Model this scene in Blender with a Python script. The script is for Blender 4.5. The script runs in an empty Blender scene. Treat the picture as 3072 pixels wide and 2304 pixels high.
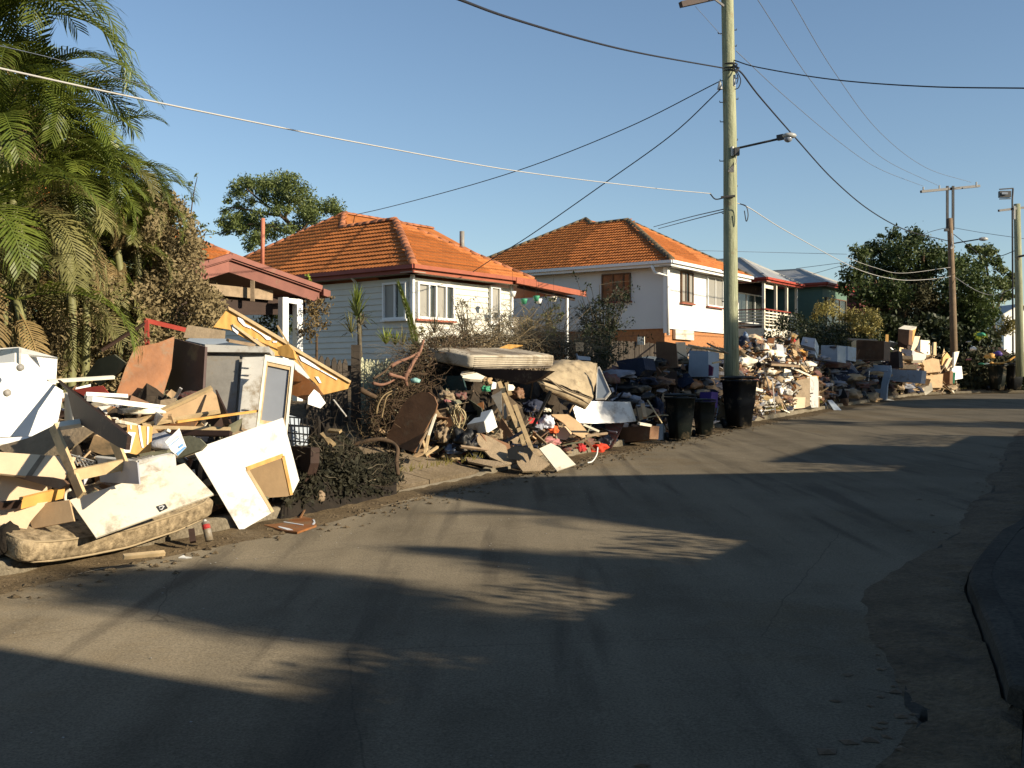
import bpy, math, random
import numpy as np
from mathutils import Vector, Matrix, noise
random.seed(7); rng = np.random.default_rng(7)
V = Vector
SC = bpy.context.scene
# ---------------------------------------------------------------- camera
cam_d = bpy.data.cameras.new("camera"); cam = bpy.data.objects.new("camera", cam_d)
SC.collection.objects.link(cam)
cam.location = (0, 0, 1.6); cam.rotation_euler = (math.radians(90), 0, 0)
cam_d.sensor_width = 36; cam_d.lens = 37.5; cam_d.clip_start = .05; cam_d.clip_end = 2000
SC.camera = cam
# ---------------------------------------------------------------- world, sun, exposure
SUN_AZ, SUN_EL = 28.0, 20.0            # azimuth below the +X axis, elevation
sdir = V((math.cos(math.radians(SUN_AZ))*math.cos(math.radians(SUN_EL)), -math.sin(math.radians(SUN_AZ))*math.cos(math.radians(SUN_EL)), math.sin(math.radians(SUN_EL))))
wd = bpy.data.worlds.new("World"); SC.world = wd; wd.use_nodes = True
nt = wd.node_tree; nt.nodes.clear()
sky = nt.nodes.new('ShaderNodeTexSky'); sky.sky_type = 'NISHITA'; sky.sun_disc = False
sky.sun_elevation = math.radians(SUN_EL); sky.sun_rotation = math.radians(90 + SUN_AZ)
sky.air_density = 1.0; sky.dust_density = .4; sky.ozone_density = 2.2; sky.altitude = 10
bg = nt.nodes.new('ShaderNodeBackground'); bg.inputs[1].default_value = 0.086
out = nt.nodes.new('ShaderNodeOutputWorld')
nt.links.new(sky.outputs[0], bg.inputs[0]); nt.links.new(bg.outputs[0], out.inputs[0])
sl = bpy.data.lights.new("sun", 'SUN'); sl.energy = 5.0; sl.angle = math.radians(.53); sl.color = (1, .86, .66)
so = bpy.data.objects.new("sun", sl); SC.collection.objects.link(so)
so.rotation_euler = sdir.to_track_quat('Z', 'Y').to_euler(); so.location = (20, -20, 30)
vs = SC.view_settings; vs.view_transform = 'Standard'; vs.look = 'None'; vs.exposure = .75; vs.gamma = 1; vs.use_curve_mapping = False

# ---------------------------------------------------------------- helpers
F = 3200.0
def A(px): return (px - 1536) / F
def Bq(py): return (py - 1152) / F
def at(px, py, d): return V((A(px) * d, d, 1.6 - Bq(py) * d))
REG = {0: (0, 0, 1), 1: (0, 900, .31646), 2: (0, 1250, .31646), 3: (550, 880, .31646), 4: (550, 1200, .31646), 5: (1050, 950, .31646), 6: (1600, 950, .31646),
       7: (2150, 900, .22604), 8: (2572, 900, .22604), 9: (560, 500, .27125), 10: (1050, 600, .31646), 11: (1450, 600, .36166), 12: (2100, 650, .27125), 13: (2000, 0, .31646), 14: (2572, 500, .3618), 15: (0, 0, .31646), 16: (0, 450, .31646), 17: (0, 0, 1.3888), 18: (0, 1150, .22604)}
def q(r, pts):
    x0, y0, s = REG[r]
    return [(x0 + a * s, y0 + b * s) for a, b in pts]
def q1(r, a, b): return q(r, [(a, b)])[0]
def zg(x, y):                                   # street slopes gently up, then flattens
    t = .46 * x + .888 * y
    if t < -20: t = -20
    if t > 45:
        t = 45 + 12 * (1 - math.exp(-(t - 45) / 12))
    return .022 * t
def rise(o): return .17 * min(max(o - .35, 0), 4.3)
LK = [(-13.9, -11.5), (-3.87, 8.06), (-.2, 15.4), (3.43, 22.7), (6.9, 28.6), (10.06, 34.1), (15.9, 43.7), (18.6, 47.6), (21.5, 50.0), (26, 51.2), (70, 54)]
RK = [(-7.6, -14.3), (1.35, 2.9), (2.25, 4.9), (2.85, 6.6), (3.2, 7.5), (4.2, 9.2), (5.2, 10.8), (9.7, 19.6), (13.6, 26.3), (17, 32), (22.5, 41), (24.5, 43.2), (27.5, 44.6), (33, 45.4), (70, 48)]
def resample(P, step):
    out = [P[0]]
    for a, b in zip(P, P[1:]):
        L = math.dist(a, b); n = max(1, int(L / step))
        for i in range(1, n + 1): out.append((a[0] + (b[0] - a[0]) * i / n, a[1] + (b[1] - a[1]) * i / n))
    return out
def kd(px):                                     # depth of the left kerb in the direction of a pixel column
    a = A(px)
    for p, r in zip(LK, LK[1:]):
        den = (r[0] - p[0]) - a * (r[1] - p[1])
        if abs(den) < 1e-9: continue
        s = (a * p[1] - p[0]) / den
        if -1e-6 <= s <= 1.000001:
            y = p[1] + s * (r[1] - p[1])
            if y > 1: return y
    return 51
def gv(x, y):                                   # ground on the left verge, which climbs from the kerb to the fences
    best = 1e9; sg = 1
    for p, r in zip(LK, LK[1:]):
        dx, dy = r[0] - p[0], r[1] - p[1]; L2 = dx * dx + dy * dy; s = max(0, min(1, ((x - p[0]) * dx + (y - p[1]) * dy) / L2))
        dd_ = math.hypot(x - p[0] - dx * s, y - p[1] - dy * s)
        if dd_ < best: best = dd_; sg = 1 if dx * (y - p[1]) - dy * (x - p[0]) > 0 else -1
    return zg(x, y) + (.13 + rise(best) if sg > 0 else 0)
SETLOC = {}
def setp(o, label=None, cat=None, group=None, kind=None):
    if label: o['label'] = label
    if cat: o['category'] = cat
    if group: o['group'] = group
    if kind: o['kind'] = kind
    return o
def thing(name, label, cat, loc, group=None, kind=None):
    o = bpy.data.objects.new(name, None); SC.collection.objects.link(o); o.empty_display_size = .3
    o.location = loc; SETLOC[o.name] = V(loc)
    return setp(o, label, cat, group, kind)
def mesh_from(name, vs_, fs, mat, smooth=False):
    me = bpy.data.meshes.new(name)
    me.from_pydata([tuple(v) for v in vs_], [], fs)
    if isinstance(mat, (list, tuple)):
        for m in mat: me.materials.append(m)
    elif mat: me.materials.append(mat)
    if smooth:
        me.polygons.foreach_set('use_smooth', [True] * len(me.polygons))
    me.update()
    return me
def build(name, vs_, fs, mat, parent=None, smooth=False, label=None, cat=None, group=None, kind=None):
    if parent is not None: off = SETLOC[parent.name]
    else:
        arr = np.array([tuple(v) for v in vs_]); off = V((float(arr[:, 0].mean()), float(arr[:, 1].mean()), float(arr[:, 2].min())))
    vv = [(v[0] - off[0], v[1] - off[1], v[2] - off[2]) for v in vs_]
    me = mesh_from(name, vv, fs, mat, smooth)
    o = bpy.data.objects.new(name, me); SC.collection.objects.link(o)
    if parent is not None: o.parent = parent; SETLOC[o.name] = off
    else: o.location = off; SETLOC[o.name] = off
    return setp(o, label, cat, group, kind)
def np_build(name, verts, faces, mat, parent=None, **kw):      # fast path, faces (n,4) or (n,3) ints
    off = SETLOC[parent.name] if parent is not None else V(verts.mean(0).tolist())
    me = bpy.data.meshes.new(name); vv = verts - np.array(off)
    k = faces.shape[1]; nf = len(faces)
    me.vertices.add(len(vv)); me.vertices.foreach_set('co', vv.astype(np.float32).ravel())
    me.loops.add(nf * k); me.loops.foreach_set('vertex_index', faces.astype(np.int32).ravel())
    me.polygons.add(nf); me.polygons.foreach_set('loop_start', np.arange(nf, dtype=np.int32) * k)
    me.update(calc_edges=True); me.validate()
    for m in (mat if isinstance(mat, (list, tuple)) else [mat]): me.materials.append(m)
    o = bpy.data.objects.new(name, me); SC.collection.objects.link(o)
    if parent is not None: o.parent = parent
    else: o.location = off
    SETLOC[o.name] = off
    return setp(o, kw.get('label'), kw.get('cat'), kw.get('group'), kw.get('kind'))
def put(name, me, parent, M, label=None):                       # a shared-mesh piece with its own world matrix
    o = bpy.data.objects.new(name, me); SC.collection.objects.link(o); o.parent = parent
    o.matrix_local = Matrix.Translation(-SETLOC[parent.name]) @ M
    if label: o['label'] = label
    return o
class MB:
    def __init__(s): s.v = []; s.f = []
    def add(s, vs_, fs):
        n = len(s.v); s.v += [V(v) for v in vs_]; s.f += [tuple(i + n for i in f) for f in fs]; return s
    def box(s, c, ax, ay, az):                   # centre and three half-axis vectors
        c, ax, ay, az = V(c), V(ax), V(ay), V(az)
        if ax.cross(ay).dot(az) < 0: az = -az
        P = [c + i * ax + j * ay + k * az for k in (-1, 1) for j in (-1, 1) for i in (-1, 1)]
        return s.add(P, [(0, 2, 3, 1), (4, 5, 7, 6), (0, 1, 5, 4), (2, 6, 7, 3), (0, 4, 6, 2), (1, 3, 7, 5)])
    def beam(s, a, b, w, h=None, up=(0, 0, 1)):  # a bar from a to b, w across, h along up
        a, b = V(a), V(b); h = h or w; d = b - a
        if d.length < 1e-6: return s
        sd = d.cross(V(up))
        if sd.length < 1e-5: sd = d.cross(V((1, 0, 0)))
        sd.normalize(); u2 = sd.cross(d).normalized()
        return s.box((a + b) / 2, d / 2, sd * w / 2, u2 * h / 2)
    def prism(s, poly, n, th):
        n = V(n).normalized(); P = [V(p) for p in poly]
        nn = V((0, 0, 0))
        for a, b in zip(P, P[1:] + P[:1]): nn += a.cross(b)
        if nn.dot(n) < 0: P = P[::-1]
        k = len(P); Bk = [p - n * th for p in P]
        fs = [tuple(range(k)), tuple(range(2 * k - 1, k - 1, -1))]
        fs += [(i, k + i, k + (i + 1) % k, (i + 1) % k) for i in range(k)]
        return s.add(P + Bk, fs)
    def tube(s, P, r, n=6, cap=True):
        P = [V(p) for p in P]; k = len(P); R = r if isinstance(r, (list, tuple)) else [r] * k
        base = len(s.v); prev = None
        for i, p in enumerate(P):
            d = (P[min(i + 1, k - 1)] - P[max(i - 1, 0)])
            if d.length < 1e-9: d = V((0, 0, 1))
            d.normalize()
            x = (prev - d * prev.dot(d)) if prev is not None else d.orthogonal()
            if x.length < 1e-6: x = d.orthogonal()
            x.normalize(); prev = x; y = d.cross(x)
            for j in range(n):
                a = 2 * math.pi * j / n; s.v.append(p + (x * math.cos(a) + y * math.sin(a)) * R[i])
        for i in range(k - 1):
            for j in range(n):
                a = base + i * n + j; b = base + i * n + (j + 1) % n
                s.f.append((a, b, b + n, a + n))
        if cap:
            s.f.append(tuple(base + j for j in range(n))[::-1]); s.f.append(tuple(base + (k - 1) * n + j for j in range(n)))
        return s
    def make(s, name, mat, parent=None, smooth=False, **kw): return build(name, s.v, s.f, mat, parent, smooth, **kw)
def catmull(P, m=8):
    P = [V(p) for p in P]
    if len(P) < 3:
        return [P[0].lerp(P[1], i / m) for i in range(m + 1)]
    Q = [P[0] * 2 - P[1]] + P + [P[-1] * 2 - P[-2]]; out = []
    for i in range(1, len(Q) - 2):
        a, b, c, d = Q[i - 1:i + 3]
        for k in range(m):
            t = k / m
            out.append(.5 * ((2 * b) + (c - a) * t + (2 * a - 5 * b + 4 * c - d) * t * t + (3 * b - a - 3 * c + d) * t ** 3))
    out.append(P[-1]); return out
def rbox(Lx, Ly, Lz, r, nx=10, ny=6, nz=4, fn=None):            # rounded box, local coordinates centred on 0
    pts = {}; vs_ = []; fs = []
    def vid(i, j, k):
        key = (i, j, k)
        if key not in pts:
            p = V((Lx * (i / nx - .5), Ly * (j / ny - .5), Lz * (k / nz - .5)))
            c = V((max(-Lx / 2 + r, min(Lx / 2 - r, p.x)), max(-Ly / 2 + r, min(Ly / 2 - r, p.y)), max(-Lz / 2 + r, min(Lz / 2 - r, p.z))))
            d = p - c
            if d.length > 1e-7: p = c + d.normalized() * r
            if fn: p = fn(p)
            pts[key] = len(vs_); vs_.append(p)
        return pts[key]
    for i in range(nx):
        for j in range(ny):
            fs.append((vid(i, j, 0), vid(i, j + 1, 0), vid(i + 1, j + 1, 0), vid(i + 1, j, 0)))
            fs.append((vid(i, j, nz), vid(i + 1, j, nz), vid(i + 1, j + 1, nz), vid(i, j + 1, nz)))
    for i in range(nx):
        for k in range(nz):
            fs.append((vid(i, 0, k), vid(i + 1, 0, k), vid(i + 1, 0, k + 1), vid(i, 0, k + 1)))
            fs.append((vid(i, ny, k), vid(i, ny, k + 1), vid(i + 1, ny, k + 1), vid(i + 1, ny, k)))
    for j in range(ny):
        for k in range(nz):
            fs.append((vid(0, j, k), vid(0, j, k + 1), vid(0, j + 1, k + 1), vid(0, j + 1, k)))
            fs.append((vid(nx, j, k), vid(nx, j + 1, k), vid(nx, j + 1, k + 1), vid(nx, j, k + 1)))
    return vs_, fs
NK = {'L': (.45, -.87, .2), 'B': (.75, -.6, .25), 'S': (-.65, -.75, .05), 'U': (.25, -.65, .7), 'D': (-.3, -.9, .3), 'F': (0, -1, .1), 'T': (0, -.45, .9), 'R': (.6, -.8, 0), 'X': (-.8, -.55, .1), 'V': (-.45, -.75, .5)}
def nrm(n): return V(NK[n] if isinstance(n, str) else n).normalized()
def onplane(pts, d0, n):                        # pixels -> points on the plane through pts[0] at depth d0 with normal n
    n = nrm(n); p0 = at(pts[0][0], pts[0][1], d0); c = V((0, 0, 1.6)); out = []
    for px, py in pts:
        r = V((A(px), 1, -Bq(py))); k = n.dot(p0 - c) / n.dot(r)
        out.append(c + r * k)
    return out
def cen(pts): return (sum(p[0] for p in pts) / len(pts), sum(p[1] for p in pts) / len(pts))
PLANE = {}
def slab(name, label, cat, reg, outline, off, n, th, mat, parent=None, group=None, bend=0, d=None, kind=None):
    pts = q(reg, outline); 
    key = (parent.name, tuple(nrm(n))) if parent is not None else None
    if key in PLANE:                              # parts of one thing with the same facing share a plane
        ap, dd0, of0 = PLANE[key]; dn_ = dd0 + ((d - dd0) if d is not None else (off - of0))
        P = onplane([ap] + pts, dn_, n)[1:]
    else:
        if d is None: d = kd(pts[0][0]) + off
        if key: PLANE[key] = (pts[0], d, off)
        P = onplane(pts, d, n)
    mb = MB(); mb.prism(P, nrm(n), th)
    return mb.make(name, mat, parent, label=label, cat=cat, group=group, kind=kind)
def stick(name, label, cat, reg, a, b, off, w, h, mat, parent=None, off2=None, group=None, up=(0, -.5, .8)):
    A_, B_ = q(reg, [a, b]); off2 = off if off2 is None else off2
    pa = at(*A_, kd(A_[0]) + off); pb = at(*B_, kd(B_[0]) + off2)
    return MB().beam(pa, pb, w, h, up).make(name, mat, parent, label=label, cat=cat, group=group)
def ico(sub=2):
    import bmesh
    bm = bmesh.new(); bmesh.ops.create_icosphere(bm, subdivisions=sub, radius=1)
    v = [x.co.copy() for x in bm.verts]; f = [tuple(y.index for y in x.verts) for x in bm.faces]; bm.free(); return v, f
ICO = {k: ico(k) for k in (1, 2, 3, 4)}
def blob_geo(c, rx, ry, rz, amp=.3, freq=2., seed=0, sub=3, flat=True):
    v, f = ICO[sub]; o = []
    for p in v:
        nn = noise.noise(p * freq + V((seed, seed * 1.7, 0))) * amp + noise.noise(p * freq * 3 + V((seed, 0, seed))) * amp * .4 + abs(noise.noise(p * freq * 1.7 + V((0, seed, 5)))) * amp * .5
        nn += amp * .35 * abs(noise.noise(V((p.x * 4, p.y * 4, p.z * 2)) + V((seed, 3, 1)))) - amp * .25 * abs(noise.noise(p * freq * 2.3 + V((9, seed, 0))))
        pp = p * (1 + nn)
        if flat and pp.z < -.6: pp.z = -.6
        o.append(V(c) + V((pp.x * rx, pp.y * ry, pp.z * rz)))
    return o, f
def blob(name, label, cat, reg, c, off, rpx, rpy, mat, ry=None, amp=.35, freq=2., parent=None, group=None, sub=3, d=None, kind=None):
    px, py = q1(reg, *c); s = REG[reg][2]
    d = d or kd(px) + off; rx = rpx * s / F * d; rz = rpy * s / F * d; ry = ry or (rx + rz) / 2
    v, f = blob_geo(at(px, py, d), rx, ry, rz, amp, freq, seed=px * .013 + py * .007, sub=sub)
    return build(name, v, f, mat, parent, True, label, cat, group, kind)
def patch(name, c, bulge, mat, parent, n=14, m=10, wr=.02):   # a bulging quad sheet, corners in 3D (a b c d)
    a, b, cc, d = [V(x) for x in c]; nn = (b - a).cross(d - a).normalized()
    if nn.y > 0: nn = -nn
    vs_ = []; fs = []
    for j in range(m + 1):
        for i in range(n + 1):
            s, t = i / n, j / m; p = a.lerp(b, s).lerp(d.lerp(cc, s), t)
            w = (math.sin(math.pi * s) * math.sin(math.pi * t)) ** .55 if 0 < s < 1 and 0 < t < 1 else 0
            vs_.append(p + nn * (bulge * w + wr * noise.noise(p * 9)) + V((0, 0, .05 * math.sin(math.pi * s) * (1 if t == 0 else 0))))
    for j in range(m):
        for i in range(n): k = j * (n + 1) + i; fs.append((k, k + 1, k + n + 2, k + n + 1))
    return build(name, vs_, fs, mat, parent, True)
def wire(name, label, P, r, mat, m=10, parent=None, group=None, cat='cable'):
    pts = catmull([at(*p) for p in P], m)
    return MB().tube(pts, r, 5).make(name, mat, parent, True, label=label, cat=cat if parent is None else None, group=group)

# ---------------------------------------------------------------- materials
MUD = (.20, .155, .095)
def mat(name, col, rough=.75, var=.25, scale=4., mud=0., metal=0., bump=.25, bscale=None, spec=.3, col2=None, wave=None, trans=0, rand=.12, mudscale=2.2, st=None):
    m = bpy.data.materials.new(name); m.use_nodes = True; t = m.node_tree; N = t.nodes; L = t.links
    b = N['Principled BSDF']; b.inputs['Roughness'].default_value = rough; b.inputs['Metallic'].default_value = metal
    b.inputs['Specular IOR Level'].default_value = spec
    tc = N.new('ShaderNodeTexCoord'); no = N.new('ShaderNodeTexNoise'); no.inputs['Scale'].default_value = scale; no.inputs['Detail'].default_value = 7; no.inputs['Roughness'].default_value = .62
    if st:
        mp_ = N.new('ShaderNodeMapping'); mp_.inputs['Scale'].default_value = st; L.new(tc.outputs['Object'], mp_.inputs['Vector']); L.new(mp_.outputs[0], no.inputs['Vector'])
    else: L.new(tc.outputs['Object'], no.inputs['Vector'])
    mr = N.new('ShaderNodeMapRange'); mr.inputs[1].default_value = .3; mr.inputs[2].default_value = .7
    L.new(no.outputs[0], mr.inputs[0])
    mx = N.new('ShaderNodeMix'); mx.data_type = 'RGBA'
    c2 = col2 or tuple(min(1, c * (1 + var)) for c in col); c1 = tuple(c * (1 - var) for c in col)
    mx.inputs[6].default_value = (*c1, 1); mx.inputs[7].default_value = (*c2, 1)
    L.new(mr.outputs[0], mx.inputs[0]); last = mx.outputs[2]
    if wave:                                     # stripes: (scale, axis, colour, contrast)
        wv = N.new('ShaderNodeTexWave'); wv.inputs['Scale'].default_value = wave[0]; wv.bands_direction = wave[1]; wv.inputs['Distortion'].default_value = wave[3] if len(wave) > 3 else .5
        L.new(tc.outputs['Object'], wv.inputs['Vector'])
        m2 = N.new('ShaderNodeMix'); m2.data_type = 'RGBA'; L.new(wv.outputs['Fac'], m2.inputs[0]); L.new(last, m2.inputs[6]); m2.inputs[7].default_value = (*wave[2], 1); last = m2.outputs[2]
    if mud > 0:
        n2 = N.new('ShaderNodeTexNoise'); n2.inputs['Scale'].default_value = mudscale; n2.inputs['Detail'].default_value = 9; n2.inputs['Roughness'].default_value = .7
        L.new(tc.outputs['Object'], n2.inputs['Vector'])
        r2 = N.new('ShaderNodeMapRange'); r2.inputs[1].default_value = .62 - mud * .3; r2.inputs[2].default_value = .74 - mud * .2
        L.new(n2.outputs[0], r2.inputs[0])
        m3 = N.new('ShaderNodeMix'); m3.data_type = 'RGBA'; L.new(r2.outputs[0], m3.inputs[0]); L.new(last, m3.inputs[6]); m3.inputs[7].default_value = (*MUD, 1); last = m3.outputs[2]
    if rand:
        oi = N.new('ShaderNodeObjectInfo'); r3 = N.new('ShaderNodeMapRange'); r3.inputs[3].default_value = 1 - rand; r3.inputs[4].default_value = 1 + rand
        L.new(oi.outputs['Random'], r3.inputs[0])
        hs = N.new('ShaderNodeHueSaturation'); L.new(r3.outputs[0], hs.inputs['Value']); L.new(last, hs.inputs['Color']); last = hs.outputs[0]
    L.new(last, b.inputs['Base Color'])
    if bump:
        nb = N.new('ShaderNodeTexNoise'); nb.inputs['Scale'].default_value = bscale or scale * 6; nb.inputs['Detail'].default_value = 5
        L.new(tc.outputs['Object'], nb.inputs['Vector'])
        bp = N.new('ShaderNodeBump'); bp.inputs['Strength'].default_value = bump; bp.inputs['Distance'].default_value = .02
        L.new(nb.outputs[0], bp.inputs['Height']); L.new(bp.outputs[0], b.inputs['Normal'])
    if trans:
        tr = N.new('ShaderNodeBsdfTranslucent'); L.new(last, tr.inputs[0]); ms = N.new('ShaderNodeMixShader'); ms.inputs[0].default_value = trans
        L.new(b.outputs[0], ms.inputs[1]); L.new(tr.outputs[0], ms.inputs[2]); L.new(ms.outputs[0], N['Material Output'].inputs[0])
    return m
def flat(name, col, rough=.5, metal=0): return mat(name, col, rough, .06, 3, metal=metal, bump=0, rand=0)
m_white = mat('white_paint', (.76, .75, .69), .5, .07, 2, bump=.08, mud=.22, mudscale=1.6)
m_cream = mat('cream_paint', (.70, .65, .52), .55, .1, 2, bump=.08, mud=.22, mudscale=1.8)
m_enamel = mat('white_enamel', (.78, .78, .71), .3, .06, 2, bump=.04, mud=.22, mudscale=1.5, spec=.5)
m_tan = mat('tan_board', (.60, .46, .30), .7, .1, 3, bump=.1, mud=.18)
m_ply = mat('yellow_ply', (.50, .27, .07), .55, .22, 4, bump=.12, wave=(3.5, 'X', (.58, .33, .09), 4))
m_vene = mat('orange_veneer', (.27, .11, .038), .45, .4, 2.5, bump=.1, mud=.38, mudscale=3)
m_wood = mat('pale_timber', (.50, .37, .20), .65, .2, 6, bump=.15, mud=.15)
m_oldw = mat('old_timber', (.26, .19, .12), .8, .3, 6, bump=.25, mud=.3)
m_brown = mat('brown_board', (.16, .085, .045), .6, .25, 4, bump=.1, mud=.2)
m_dbrown = mat('dark_brown_board', (.035, .019, .013), .7, .3, 4, bump=.1, mud=.12)
m_purp = mat('maroon_laminate', (.085, .055, .05), .5, .15, 3, bump=.05, mud=.12)
m_red = mat('red_paint', (.32, .05, .035), .55, .2, 4, bump=.08, mud=.25)
m_gboard = mat('grey_green_board', (.15, .15, .10), .8, .25, 4, bump=.2, mud=.35)
m_mudboard = mat('mud_coated_board', (.24, .185, .12), .85, .3, 5, bump=.4, mud=.5)
m_grey = mat('grey_metal', (.26, .25, .225), .5, .25, 4, bump=.08, mud=.38, mudscale=4)
m_lgrey = mat('light_grey_metal', (.47, .46, .42), .45, .15, 3, bump=.05, mud=.28, mudscale=4)
m_glassw = mat('milky_glass', (.20, .22, .25), .12, .1, 2, bump=0, spec=.6)
m_gp = mat('grey_plastic', (.36, .37, .40), .45, .1, 3, bump=.04, mud=.2)
m_blueg = mat('blue_grey_plastic', (.30, .35, .40), .4, .12, 3, bump=.04, mud=.12)
m_sticker = flat('black_sticker', (.03, .03, .03)); m_stick_w = flat('sticker_white', (.6, .6, .58))
m_glue = flat('pale_glue', (.72, .76, .78), .4)
m_floral = mat('floral_fabric', (.22, .16, .085), .9, .6, 16, bump=.6, bscale=45, col2=(.46, .36, .22), mud=.3, mudscale=11)
m_pipe = mat('mattress_piping', (.32, .25, .15), .8, .1, 8)
m_stripe = mat('striped_ticking', (.42, .37, .28), .85, .2, 4, bump=.3, mud=.42, mudscale=3)
m_stripeline = mat('mattress_stripe', (.10, .085, .07), .8, .1, 6)
m_quilt = mat('muddy_quilt', (.38, .30, .185), .75, .3, 3, bump=.6, bscale=14, mud=.4, mudscale=5)
m_carpet = mat('muddy_carpet', (.29, .22, .14), .95, .25, 5, bump=.6, bscale=60, mud=.4)
m_cardb = mat('cardboard', (.42, .29, .16), .85, .15, 4, bump=.1, mud=.2)
m_teal = mat('teal_tarp', (.012, .035, .035), .5, .3, 4, bump=.3)
m_black = mat('black_plastic', (.011, .012, .013), .5, .3, 5, bump=.08, mud=.22, mudscale=3)
m_bin = mat('dark_green_bin', (.008, .012, .010), .55, .3, 4, bump=.08, mud=.3, mudscale=3)
m_blueb = mat('blue_bag', (.16, .22, .32), .5, .3, 6, bump=.4, mud=.25)
m_navy = mat('navy_fabric', (.018, .024, .045), .8, .3, 5, bump=.4, mud=.12)
m_orange = mat('orange_fabric', (.62, .11, .03), .75, .2, 6, bump=.4)
m_redf = mat('red_fabric', (.40, .03, .03), .85, .3, 6, bump=.5, mud=.15)
m_plaid = mat('plaid_blanket', (.12, .085, .07), .95, .3, 6, bump=.5, mud=.3, wave=(6, 'DIAGONAL', (.16, .06, .05), 1))
m_pink = mat('pink_towel', (.42, .17, .17), .95, .4, 9, bump=.5, mud=.3)
m_wbag = mat('white_bag', (.72, .72, .74), .6, .15, 6, bump=.4, wave=(9, 'DIAGONAL', (.45, .48, .58), 2))
m_gcloth = mat('grey_cloth', (.23, .24, .27), .9, .25, 5, bump=.5, mud=.15)
m_cable = mat('pale_cable', (.42, .34, .19), .7, .2, 5)
m_purple = flat('purple_plastic', (.08, .05, .22)); m_maroon = flat('maroon_plastic', (.10, .02, .06))
m_green = flat('green_plastic', (.05, .26, .14))
m_bark = mat('branch_bark', (.085, .055, .032), .9, .35, 8, bump=.4)
m_barkred = mat('reddish_branch', (.19, .10, .065), .85, .3, 8, bump=.3)
m_straw = mat('straw_roots', (.24, .175, .09), .9, .3, 8)
m_twig = mat('grey_twigs', (.12, .10, .065), .9, .4, 8)
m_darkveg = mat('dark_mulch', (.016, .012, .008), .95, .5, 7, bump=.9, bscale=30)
m_heap = mat('muddy_heap', (.035, .026, .017), .95, .5, 6, bump=.8, bscale=25)
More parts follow.
